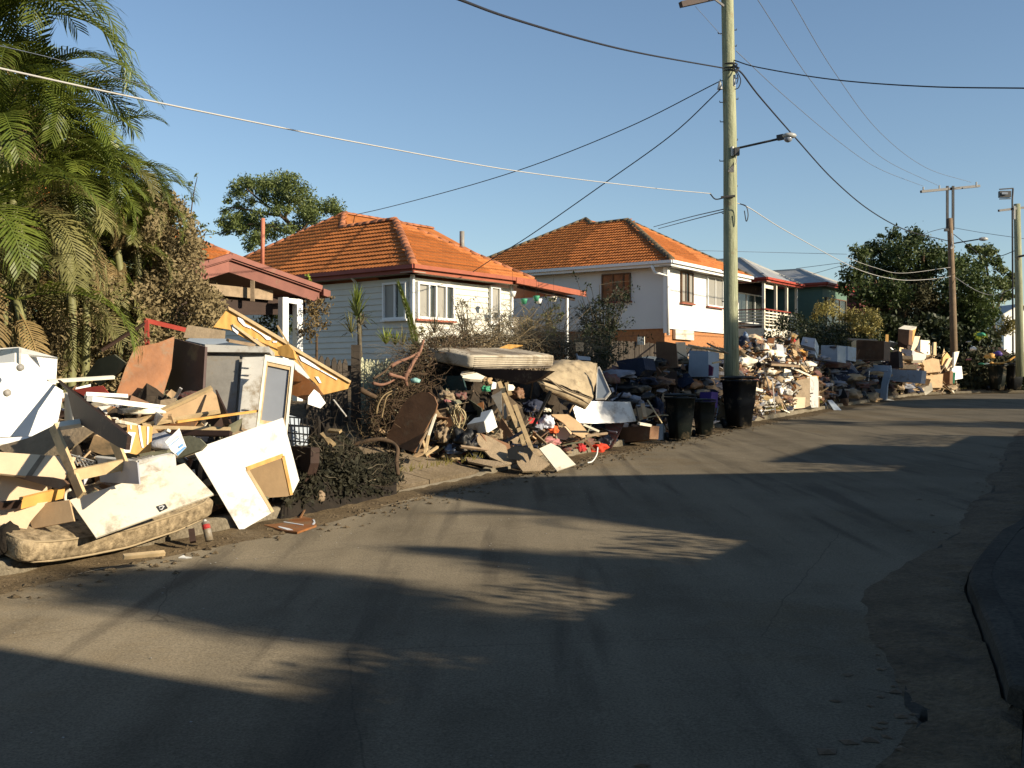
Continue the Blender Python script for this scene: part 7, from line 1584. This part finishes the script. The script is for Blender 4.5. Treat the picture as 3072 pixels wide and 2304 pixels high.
bl = [('navy_bag', 'navy garbage bag right of the pole top of the heap', 'bag', (370, 590), 80, 100, m_navy, 2.6), ('black_bag', 'black garbage bag behind the tan cushions', 'bag', (510, 660), 75, 95, m_black, 2.5), ('blue_cloth', 'blue cloth on top of the navy bag', 'cloth', (385, 480), 30, 50, m_blueb, 2.8), ('cream_pillow', 'cream pillow stack on the sunlit heap', 'pillow', (635, 660), 60, 90, m_cream, 2.2), ('tan_quilt', 'patterned cream quilt at the top of the heap by the veranda', 'quilt', (490, 510), 95, 50, m_tan, 3),
      ('white_bags', 'pile of white rags at the foot of the power pole', 'rags', (340, 830), 60, 60, m_cream, 1.5), ('tan_bundle', 'tan bundle on the sunlit heap', 'bundle', (650, 1130), 70, 80, m_cardb, .9), ('cream_bundle', 'cream crumpled bundle in the middle of the sunlit heap', 'bundle', (700, 960), 80, 60, m_cream, 1.2), ('white_jug', 'white jug with a yellow cap at the front of the sunlit heap', 'jug', (830, 1220), 50, 70, m_white, .5), ('brown_rag', 'brown rags right of the cream bundle', 'rags', (800, 1060), 80, 60, m_carpet, .9), ('white_ball', 'round white ball at the foot of the wire rack', 'ball', (575, 1470), 28, 26, m_white, .1), ('grey_rag', 'grey rag right above the concrete slab', 'rag', (930, 1230), 70, 60, m_lgrey, .5),
      ('red_shirt', 'bright red shirt on the broken chair', 'shirt', (1010, 570), 40, 60, m_redf, 3.4), ('leafy_cutting', 'yellow green cutting above the red shirt', 'cutting', (1000, 490), 60, 50, m_straw, 3.6), ('blue_sack', 'pale blue sack before the dark cabinet', 'sack', (1530, 780), 60, 35, m_blueb, 3), ('dark_pile', 'dark bundle below the blue washing machines', 'bundle', (1570, 870), 200, 60, m_plaid, 2.2), ('orange_boards', 'orange splintered timber under the broken chair', 'timber', (960, 790), 110, 40, m_vene, 2.8)]
for nme, lab, ct, c, rx, ry, m, o in bl: blob(nme, lab, ct, 7, c, o, rx, ry, m, amp=.45)
blob('jug_cap', 'yellow cap below the white jug', 'cap', 7, (878, 1325), .4, 14, 16, m_ply, sub=2, amp=.05)
s7('tilted_speaker', 'grey box panel leaning beside the brown chair', 'panel', [(715, 600), (790, 580), (820, 800), (740, 805)], 2.4, 'X', .3, m_gp)
s7('dark_board', 'dark brown board left of the grey panel', 'board', [(670, 600), (715, 605), (745, 800), (700, 800)], 2.5, 'X', .05, m_dbrown)
T = thing('broken_chair', 'broken orange wooden chair with crossed legs on the heap', 'chair', at(*q1(7, 960, 800), kd(2370) + 3))
for a, b in [((820, 765), (985, 610)), ((985, 610), (1170, 690)), ((940, 640), (1130, 660)), ((860, 780), (1070, 760)), ((1020, 480), (990, 640))]: bar('chair_rail', 7, a, b, kd(2370) + 3, kd(2390) + 3.1, .07, .05, m_ply, T)
s7('pale_box', 'pale shallow box under the broken chair', 'box', [(930, 740), (1070, 700), (1070, 800), (930, 820)], 2.4, 'L', .3, m_cardb)
for i, (a, b, m, w) in enumerate([((440, 840), (700, 855), m_wood, .16), ((700, 850), (1180, 885), m_oldw, .12), ((560, 830), (1050, 840), m_cream, .05), ((1000, 900), (1250, 1010), m_cream, .05), ((700, 820), (1060, 870), m_dbrown, .1), ((860, 1110), (980, 1165), m_lgrey, .04), ((1110, 870), (1190, 950), m_wood, .05)]):
    bar('broken_plank', 7, a, b, kd(2280) + 1.6, kd(2400) + 1.4, w, .05, m, None, label=['thick pale plank across the sunlit heap', 'old grey plank right of the thick pale plank', 'thin cream lath above the thick plank', 'cream lath leaning on the concrete cabinet', 'dark plank under the cream lath', 'thin grey rod in the sunlit rags', 'short plank above the concrete cabinet'][i], cat='plank')
s7('cream_carton', 'cream carton on the sunlit heap', 'carton', [(900, 910), (980, 930), (1030, 1060), (910, 1090), (890, 1000)], .9, 'B', .2, m_cream)
T = thing('concrete_cabinet', 'tan stained chest cabinet lying at the kerb in sun', 'cabinet', G(2420, .5))
s7('front', None, None, [(1050, 1070), (1240, 1030), (1240, 1400), (1170, 1430), (1050, 1300)], .5, 'L', .1, m_mudboard, parent=T)
s7('door', None, None, [(1200, 1020), (1330, 1010), (1352, 1080), (1350, 1425), (1260, 1430), (1210, 1300)], .4, 'B', .5, m_lgrey, parent=T)
s7('base', None, None, [(810, 1340), (1060, 1290), (1180, 1290), (1170, 1430), (840, 1465)], .35, 'L', .1, m_tan, parent=T)
bar('edge', 7, (1330, 1040), (1345, 1420), kd(2450) + .35, kd(2450) + .35, .08, .08, m_cardb, T, up=(0, 1, 0)); bar('edge', 7, (1050, 1050), (1330, 1020), kd(2400) + .5, kd(2450) + .5, .1, .06, m_ply, T)
T = thing('wire_rack', 'leaning wire shoe rack at the foot of the sunlit heap', 'rack', G(2300, .4))
for a, b in [((520, 1050), (625, 1520)), ((740, 1060), (780, 1510)), ((620, 900), (700, 1200))]: bar('upright', 7, a, b, kd(2290) + .8, kd(2300) + .3, .025, .025, m_steel if a[0] == 620 else m_lgrey, T)
for k in range(6): bar('rung', 7, (560 + k * 13, 1230 + k * 48), (755 + k * 4, 1210 + k * 48), kd(2290) + .6 - k * .06, kd(2310) + .6 - k * .06, .022, .022, m_lgrey, T)
s7('white_flap', 'pale blue board leaning off the kerb on the road', 'board', [(1470, 1330), (1530, 1325), (1672, 1478), (1578, 1495)], -.1, 'U', .03, m_blueg)
T = thing('steel_drum', 'dark bin with a pale rim in the shade behind the leaning board', 'drum', G(2510, 1.2))
c = at(*q1(7, 1600, 1400), kd(2510) + 1.2); c2_ = at(*q1(7, 1600, 1200), kd(2510) + 1.2); MB().tube([c, c.lerp(c2_, .5), c2_], [.36, .38, .40], 16).make('drum_body', m_dbrown, T, True); MB().tube([c2_, c2_ + V((0, 0, .03))], .42, 16).make('rim', m_grey, T, True)
blob('kerb_rock', 'brown lump on the road right of the leaning board', 'clod', 7, (1780, 1440), .3, 70, 30, m_oldw, amp=.25, sub=2)
def appliance(name, label, cat, P, off, n, dep, m, extra=(), reg=7):
    t = thing(name, label, cat, G(cen(q(reg, P))[0], off)); slab('body', None, None, reg, P, off, n, dep, m, parent=t)
    for (nm, E, mm) in extra: slab(nm, None, None, reg, E, off - .04, n, .03, mm, parent=t)
    return t
appliance('washing_machine', 'tilted pale blue washing machine top on the heap', 'washing machine', [(1145, 490), (1310, 510), (1300, 640), (1115, 590)], 3.2, 'V', .5, m_blueg, [('dial', [(1170, 520), (1200, 520), (1200, 560), (1170, 555)], m_lgrey)])
appliance('white_tray', 'white tray standing under the tilted washing machine', 'tray', [(1185, 655), (1310, 675), (1305, 725), (1190, 700)], 2.8, 'V', .3, m_blueg)
appliance('washing_machine', 'pale blue front loading washing machine in shade', 'washing machine', [(1385, 600), (1600, 600), (1600, 820), (1380, 800)], 3.0, 'S', .7, m_blueg, [('control_panel', [(1500, 612), (1580, 615), (1580, 640), (1500, 636)], m_navy)])
appliance('clothes_dryer', 'pale blue dryer right next to the washing machine', 'dryer', [(1610, 605), (1745, 615), (1740, 800), (1612, 810)], 2.9, 'S', .7, m_blueg, [('control_panel', [(1625, 620), (1700, 625), (1700, 650), (1625, 645)], m_lgrey)])
T = thing('brown_wardrobe', 'large dark brown wardrobe lying behind the far heap', 'wardrobe', G(2600, 3.2))
s7('front', None, None, [(1850, 540), (2220, 545), (2215, 800), (1840, 780)], 3.0, 'S', .6, m_brown, parent=T); s8('front', None, None, [(0, 530), (360, 550), (350, 790), (0, 800)], 3.0, 'S', .6, m_brown, parent=T)
s8('edge', None, None, [(358, 548), (378, 548), (366, 790), (350, 790)], 2.9, 'B', .1, m_cream, parent=T); s7('side', None, None, [(1815, 550), (1852, 530), (1852, 760), (1815, 790)], 3.1, 'L', .1, m_wood, parent=T)
bar('top_edge', 8, (-110, 525), (260, 538), kd(2580) + 2.95, kd(2620) + 2.95, .12, .06, m_oldw, T)
T = thing('air_conditioner', 'grey air conditioner with two round fan grilles in the shade of the far heap', 'air conditioner', G(2680, .9))
s8('body', None, None, [(430, 920), (860, 935), (840, 1105), (430, 1075)], .9, 'S', .5, m_gp, parent=T)
for zx in (515, 680):
    c = at(*q1(8, zx, 1010), kd(2700) + .75); MB().tube([c, c + V((-.1, -.25, 0)).normalized() * .06], .28, 18).make('fan_grille', m_black, T, True)
T = thing('plastic_chair', 'pale blue plastic garden chair tipped over by the road', 'chair', G(2650, .3))
s8('seat', None, None, [(210, 860), (440, 870), (450, 960), (360, 960), (220, 930)], .5, 'X', .05, m_blueg, parent=T); s8('leg', None, None, [(360, 950), (450, 960), (400, 1120), (385, 1320), (300, 1330), (320, 1100)], .45, 'X', .06, m_blueg, parent=T)
s8('leg', None, None, [(60, 900), (160, 900), (150, 1000), (140, 1180), (80, 1180), (90, 1000)], .9, 'X', .05, m_blueg, parent=T); s8('crossbar', None, None, [(120, 915), (400, 925), (400, 945), (120, 935)], .45, 'X', .04, m_blueg, parent=T); s8('foot', None, None, [(330, 1315), (400, 1310), (540, 1345), (420, 1350)], .3, 'U', .05, m_cream, parent=T)
s8('armrest', None, None, [(225, 1180), (330, 1180), (330, 1240), (260, 1235)], .5, 'X', .05, m_blueg, parent=T)
# stacked furniture
T = thing('bedside_cabinet', 'brown cabinet with a cream top perched highest on the far heap', 'cabinet', at(*q1(8, 620, 640), kd(2720) + 1.9))
s8('front', None, None, [(545, 385), (690, 395), (680, 590), (640, 600), (535, 540)], 1.8, 'S', .4, m_brown, parent=T); s8('top', None, None, [(545, 378), (620, 335), (790, 352), (770, 378), (695, 398)], 1.8, 'T', .04, m_cream, parent=T)
s8('side', None, None, [(695, 398), (785, 365), (740, 540), (715, 605), (680, 570)], 1.8, 'B', .04, m_ply, parent=T); s8('drawer_front', None, None, [(540, 520), (670, 535), (665, 640), (530, 620)], 1.9, 'S', .3, m_dbrown, parent=T)
for i, (P, n, m, th, o, lb, ct) in enumerate([([(760, 480), (835, 480), (800, 600), (740, 690), (710, 680)], 'B', m_tan, .1, 1.7, 'tan board leaning right of the perched cabinet', 'board'), ([(840, 530), (960, 540), (965, 720), (930, 730), (840, 690)], 'B', m_cream, .15, 1.9, 'cream frame standing right of the tan board', 'frame'), ([(730, 680), (920, 725), (910, 770), (870, 800), (740, 800)], 'U', m_cream, .15, 1.2, 'cream shelf unit lying below the perched cabinet', 'shelf'),
    ([(585, 645), (730, 670), (725, 725), (580, 700)], 'S', m_gp, .3, 1.4, 'grey box under the perched cabinet', 'box'), ([(560, 730), (720, 750), (720, 790), (560, 785)], 'D', m_carpet, .2, 1.2, 'brown cushion under the grey box', 'cushion'), ([(570, 860), (800, 855), (790, 920), (570, 910)], 'D', m_carpet, .3, .9, 'muddy cushion on the air conditioner', 'cushion'), ([(400, 700), (545, 680), (560, 900), (420, 900)], 'S', m_dbrown, .4, 1.3, 'dark cupboard left of the cushions', 'cupboard'),
    ([(1015, 560), (1050, 560), (1050, 740), (1010, 730)], 'B', m_wood, .08, 2.3, 'narrow wooden post behind the cartons', 'post'), ([(860, 810), (1000, 770), (1085, 790), (1110, 950), (900, 970)], 'L', m_cardb, .5, .6, 'crushed brown carton in front of the furniture stack', 'carton'), ([(915, 1005), (1140, 980), (1125, 1165), (910, 1165)], 'L', m_cardb, .6, .25, 'square tan carton on the kerb', 'carton'),
    ([(1190, 695), (1240, 760), (1180, 850), (1120, 870), (1140, 760)], 'L', m_ply, .1, 1.2, 'yellow board leaning left of the far pole', 'board'), ([(1215, 770), (1300, 760), (1280, 930), (1200, 940), (1160, 870)], 'L', m_tan, .1, .9, 'tan board leaning at the foot of the far pole', 'board'), ([(1290, 690), (1355, 680), (1310, 830), (1280, 900)], 'B', m_cream, .08, .9, 'cream plank leaning right of the far pole', 'plank'),
    ([(1270, 880), (1385, 880), (1400, 1040), (1300, 1060), (1250, 960)], 'L', m_enamel, .4, .5, 'small white washing machine on the far kerb', 'washing machine'), ([(1235, 960), (1305, 960), (1290, 1110), (1245, 1090)], 'D', m_green, .1, .3, 'green panel left of the small white machine', 'panel'), ([(1130, 970), (1230, 940), (1225, 1110), (1150, 1150)], 'S', m_brown, .4, .4, 'brown box behind the square carton', 'box')]):
    s8(ct.replace(' ', '_'), lb, ct, P, o, n, th, m)
bar('step_ladder', 8, (395, 460), (385, 700), kd(2660) + 3.2, kd(2660) + 3, .12, .05, m_ply, None, label='yellow timber post right of the brown wardrobe', cat='post')
s8('orange_box', 'orange box beside the yellow post', 'box', [(372, 640), (415, 645), (410, 730), (372, 730)], 2.6, 'L', .2, m_vene)
s8('white_offcut', 'small white offcut above the dark cupboard', 'offcut', [(430, 625), (450, 630), (485, 658), (465, 662)], 2.2, 'L', .03, m_white)
# garden waste at the far right
topW = lerp_top([(2860, 1085), (2900, 1060), (2960, 1040), (3010, 1070), (3080, 1060)])
def G2(px, d): x = A(px) * d; return V((x, d, zg(x, d)))
C = []
for i in range(9000):
    px = random.uniform(2865, 3100); d = random.uniform(51.5, 56); g = G2(px, d); tz = at(px, topW(px), d).z; C.append((g.x, g.y, g.z + (tz - g.z) * random.random() ** .7 * min(1, (d - 51.2) / 1.5)))
v, f = leafquads(np.array(C), .28); np_build('garden_waste', v, f, l_vine, kind='stuff')
v, f = leafquads(np.array(C[:3000]) + rng.normal(size=(3000, 3)) * .15, .22); np_build('garden_waste', v, f, l_shade, kind='stuff')
wheelie('left of two dark wheelie bins at the far right', 2992, 1148, 1093, 50.8, yaw=.3, m=m_bin)
wheelie('right of two dark wheelie bins at the far right', 3043, 1148, 1092, 50.8, yaw=.2, m=m_black)
W8 = q(8, [(1760, 830), (1900, 840), (2000, 810), (2080, 760), (2160, 750)]); MB().tube(catmull([at(*p, 50.4) for p in W8], 5), .05, 6).make('yellow_hose', m_ply, None, True, label='yellow hose draped over the two far wheelie bins', cat='hose')
for i, (zx, zy, m, rx, ry) in enumerate([(1535, 650, m_white, 30, 35), (1480, 790, m_pink, 20, 16), (1715, 850, m_white, 22, 14), (1640, 850, m_green, 20, 16), (1760, 750, m_ply, 60, 45), (1860, 720, m_purple, 60, 40), (2130, 790, m_lgrey, 30, 30), (1480, 555, m_lgrey, 20, 8), (1640, 460, m_green, 50, 30)]):
    c = at(*q1(8, zx, zy), 51.2); s = .226 / F * 51; v_, f_ = blob_geo(c, rx * s, .3, ry * s, .3, sub=2, seed=i); build('litter_bag', v_, f_, m, None, True, ['white and red bag on the far garden waste', 'small pink bag low in the far garden waste', 'white bag near the far bins', 'green scrap near the far bins', 'yellow bag left of the purple bag', 'purple bag above the far bins', 'grey white bag at the right edge', 'pale scrap at the top of the far garden waste', 'green tuft bag under the dark tree'][i], 'bag', 'bags on the far garden waste')
T = thing('low_shed', 'low dark garden shed roof behind the far garden waste', 'shed', at(2955, 1120, 58))
MB().prism([at(2880, 1080, 56.8), at(2940, 1040, 56.8), at(3000, 1042, 56.8), at(3060, 1080, 56.8)], (0, -1, .2), 3).make('roof', m_dbrown, T); MB().box(at(2970, 1105, 59.8), (1.4, 0, 0), (0, 1, 0), (0, 0, .7)).make('wall', m_brown, T)
# grass tufts along the sunlit kerb
mb = MB()
for i in range(1500):
    px = random.uniform(2300, 2480) if i < 900 else random.uniform(1200, 2900); g = G(px, random.uniform(.2, .7)); g.z += .13; h = random.uniform(.04, .12); e = g + V((random.gauss(0, .04), random.gauss(0, .04), h)); mb.add([g + V((-.006, 0, 0)), g + V((.006, 0, 0)), e], [(0, 1, 2)])
mb.make('grass', l_olive, kind='stuff')
blob('road_lump', 'dark lump lying on the far road', 'lump', 8, (1420, 1405), -6.5, 60, 25, m_dbrown, sub=2)
# ================================================================ the other side of the street (houses and trees that shade the road)
def cast_house(name, label, t0, t1, perp, depth, wallh, m, ridge=None, gable=False):
    """a simple hip roofed house parallel to the right kerb; t along the street, perp behind the right kerb"""
    nR = V((.891, -.454, 0)); uR = V((.454, .891, 0)); K = V((2.37, 5.29, 0)); tk = .46 * 2.37 + .888 * 5.29
    def p(t, o, z): b = K + uR * (t - tk) + nR * o; return V((b.x, b.y, z))
    h = thing(name, label, 'house', p((t0 + t1) / 2, perp + depth / 2, 0), 'houses along the street')
    a, b, c, d = p(t0, perp, wallh), p(t1, perp, wallh), p(t1, perp + depth, wallh), p(t0, perp + depth, wallh); w = min(depth, t1 - t0) / 2
    zz = wallh + m * w
    if gable: e, f = p(t0, perp + depth / 2, wallh + m * depth / 2), p(t1, perp + depth / 2, wallh + m * depth / 2)
    elif ridge: e, f = p(ridge[0], perp + depth / 2, ridge[2]), p(ridge[1], perp + depth / 2, ridge[2])
    else: e, f = p(t0 + w, perp + depth / 2, zz), p(t1 - w, perp + depth / 2, zz)
    U = V((0, 0, 1))
    for P in ([a, b, f, e], [b, c, f], [c, d, e, f], [d, a, e]): MB().prism(P, U, .08).make('roof', m_tile2, h)
    MB().box(p((t0 + t1) / 2, perp + depth / 2, wallh / 2), uR * ((t1 - t0) / 2 - .45), nR * (depth / 2 - .45), V((0, 0, wallh / 2 - .05))).make('wall', m_board, h)
    return h, p
hA, pR = cast_house('house_across', 'house across the street whose roof shades the middle of the road', 9.0, 16.2, 8.0, 4.0, 3.75, .7, ridge=(10.9, 13.0, 6.35))
cast_house('house_across', 'house across the street further along', 16.7, 20.6, 7.0, 6.0, 4.3, .55)
cast_house('house_across', 'house across the street at the bend', 36.9, 46, 6.5, 5.0, 4.6, .6)
cast_house('house_across', 'house across the street behind the camera', -16, 3.85, 7.0, 6.0, 3.9, .73, gable=True)
hB, _ = cast_house('garage_across', 'low garage across the street between the two houses', 2.1, 8.2, 7.5, 4.0, 3.3, .4)
def cast_tree(label, t, o, h0, h1, R, per, size, lm, n=9, tr=.15, flat_=.8):
    b = pR(t, o, 0); b.z = zg(b.x, b.y); cl = []
    for k in range(n):
        a = random.uniform(0, 6.28); rr = R * math.sqrt(random.random()) * .75; z = random.uniform(h0, h1)
        p = pR(t + math.cos(a) * rr, o + math.sin(a) * rr, z); r = R * random.uniform(.35, .55); cl.append((p.x, p.y, p.z, r, r, r * flat_))
    return tree('street_tree', label, 'tree', b, [b, V((b.x, b.y, h0)), V((b.x, b.y, (h0 + h1) / 2))], [], cl, per, size, lm, group='trees across the street', r0=tr)
def shape_tree(label, L, per=2600, size=.1, o=10):
    b = pR(L[0][0], o, 0); b.z = zg(b.x, b.y); cl = []
    for t, h, r in L: p = pR(t, o + random.uniform(-.3, .3), h); cl.append((p.x, p.y, p.z, r, r, r))
    return tree('street_tree', label, 'tree', b, [b, V((b.x, b.y, 3.5)), V((b.x, b.y, 4.6))], [], cl, per, size, l_dark, group='trees across the street', r0=.15)
shape_tree('tall narrow leafy tree across the street beside the camera', [(5.2, 4.1, .55), (5.4, 4.7, .52), (5.75, 5.35, .48), (5.95, 5.6, .42), (5.2, 5.5, .45), (5.6, 5.75, .33), (5.1, 5.0, .42), (4.4, 4.4, .42), (4.0, 4.4, .42), (5.2, 3.4, .7)])
shape_tree('pointed leafy tree across the street next to the tiled roof', [(7.3, 4.0, .7), (7.5, 4.6, .5), (7.58, 5.05, .34), (7.6, 5.4, .22), (6.7, 3.9, .5), (7.65, 4.0, .4), (7.1, 4.5, .35)])
cast_tree('leafy tree across the street behind the camera', 1.6, 14, 6, 6.6, 1.6, 150, .13, l_dark)
cast_tree('second leafy tree across the street behind the camera', -3.5, 14, 6, 7, 2.4, 120, .14, l_dark, 12)
shape_tree('tall gum across the street shading the heap by the pole', [(21.2, 8.6, .8)] + [(17.9 + .85 * k + random.uniform(-.2, .2), h + random.uniform(-.2, .2), .62) for k in range(9) for h in (7.7, 8.5, 9.3)], 900, .16, 11)
shape_tree('tall gum across the street past the lit cabinet', [(40, 9, .9)] + [(35.5 + k * 1.05 + random.uniform(-.2, .2), h + random.uniform(-.25, .25), .8) for k in range(10) for h in (8.0, 8.9, 9.8, 10.5)], 420, .2, 12)
shape_tree('bushy tree across the street before the bend', [(28, 4.4, .6), (27.2, 4.6, .5), (28.2, 5.0, .5), (29, 4.4, .5), (27.6, 5.2, .35), (28.8, 5.3, .3), (26.8, 4.2, .4)], 700, .12)
for i, (t, o, z, n, s) in enumerate([(7.0, 14, 5.6, 7, .2), (10.0, 9.8, 5.2, 8, .5), (17.2, 9.8, 4.6, 10, .55), (2.0, 14, 5.6, 9, .3), (28, 9.5, 5.4, 12, 1.0)]):
    c = pR(t, o, z); g = zg(c.x, c.y)
    tt = thing('palm_tree', ['palm across the street nearest the camera', 'palm across the street beside the first roof', 'palm across the street between the roofs', 'small palm across the street by the garage', 'far palm across the street'][i], 'palm tree', (c.x, c.y, g), 'palms across the street')
    MB().tube([V((c.x, c.y, g)), c], [.08, .05], 8).make('trunk', m_cane, tt, True)
    for k in range(n): put('frond', FR[k % 3], tt, Matrix.Translation(c) @ Matrix.Rotation(2.4 * k + i, 4, 'Z') @ Matrix.Rotation(-random.uniform(.3, 1.3), 4, 'Y') @ Matrix.Scale(s, 4))

hd = thing('unseen_hedge', 'unseen dense hedge along the near side footpath, added to cut skylight', 'hedge', pR(8, 3.6, .4))  # out of view, added to cut the skylight on the right side
C = np.array([tuple(pR(random.uniform(-6, 24), 3.6 + random.uniform(-.5, .5), 0)) for _ in range(26000)]); C[:, 2] = rng.uniform(.3, 2.4, len(C)) + .022 * (.46 * C[:, 0] + .888 * C[:, 1])
v, f = leafquads(C, .13); np_build('foliage', v, f, l_dark, hd)
MB().box(pR(9, 3.6, 1.25), V((.454, .891, 0)) * 15, V((.891, -.454, 0)) * .3, V((0, 0, .95))).make('branches', m_darkveg, hd)  # solid core of the added hedge, stops skylight through the leaves
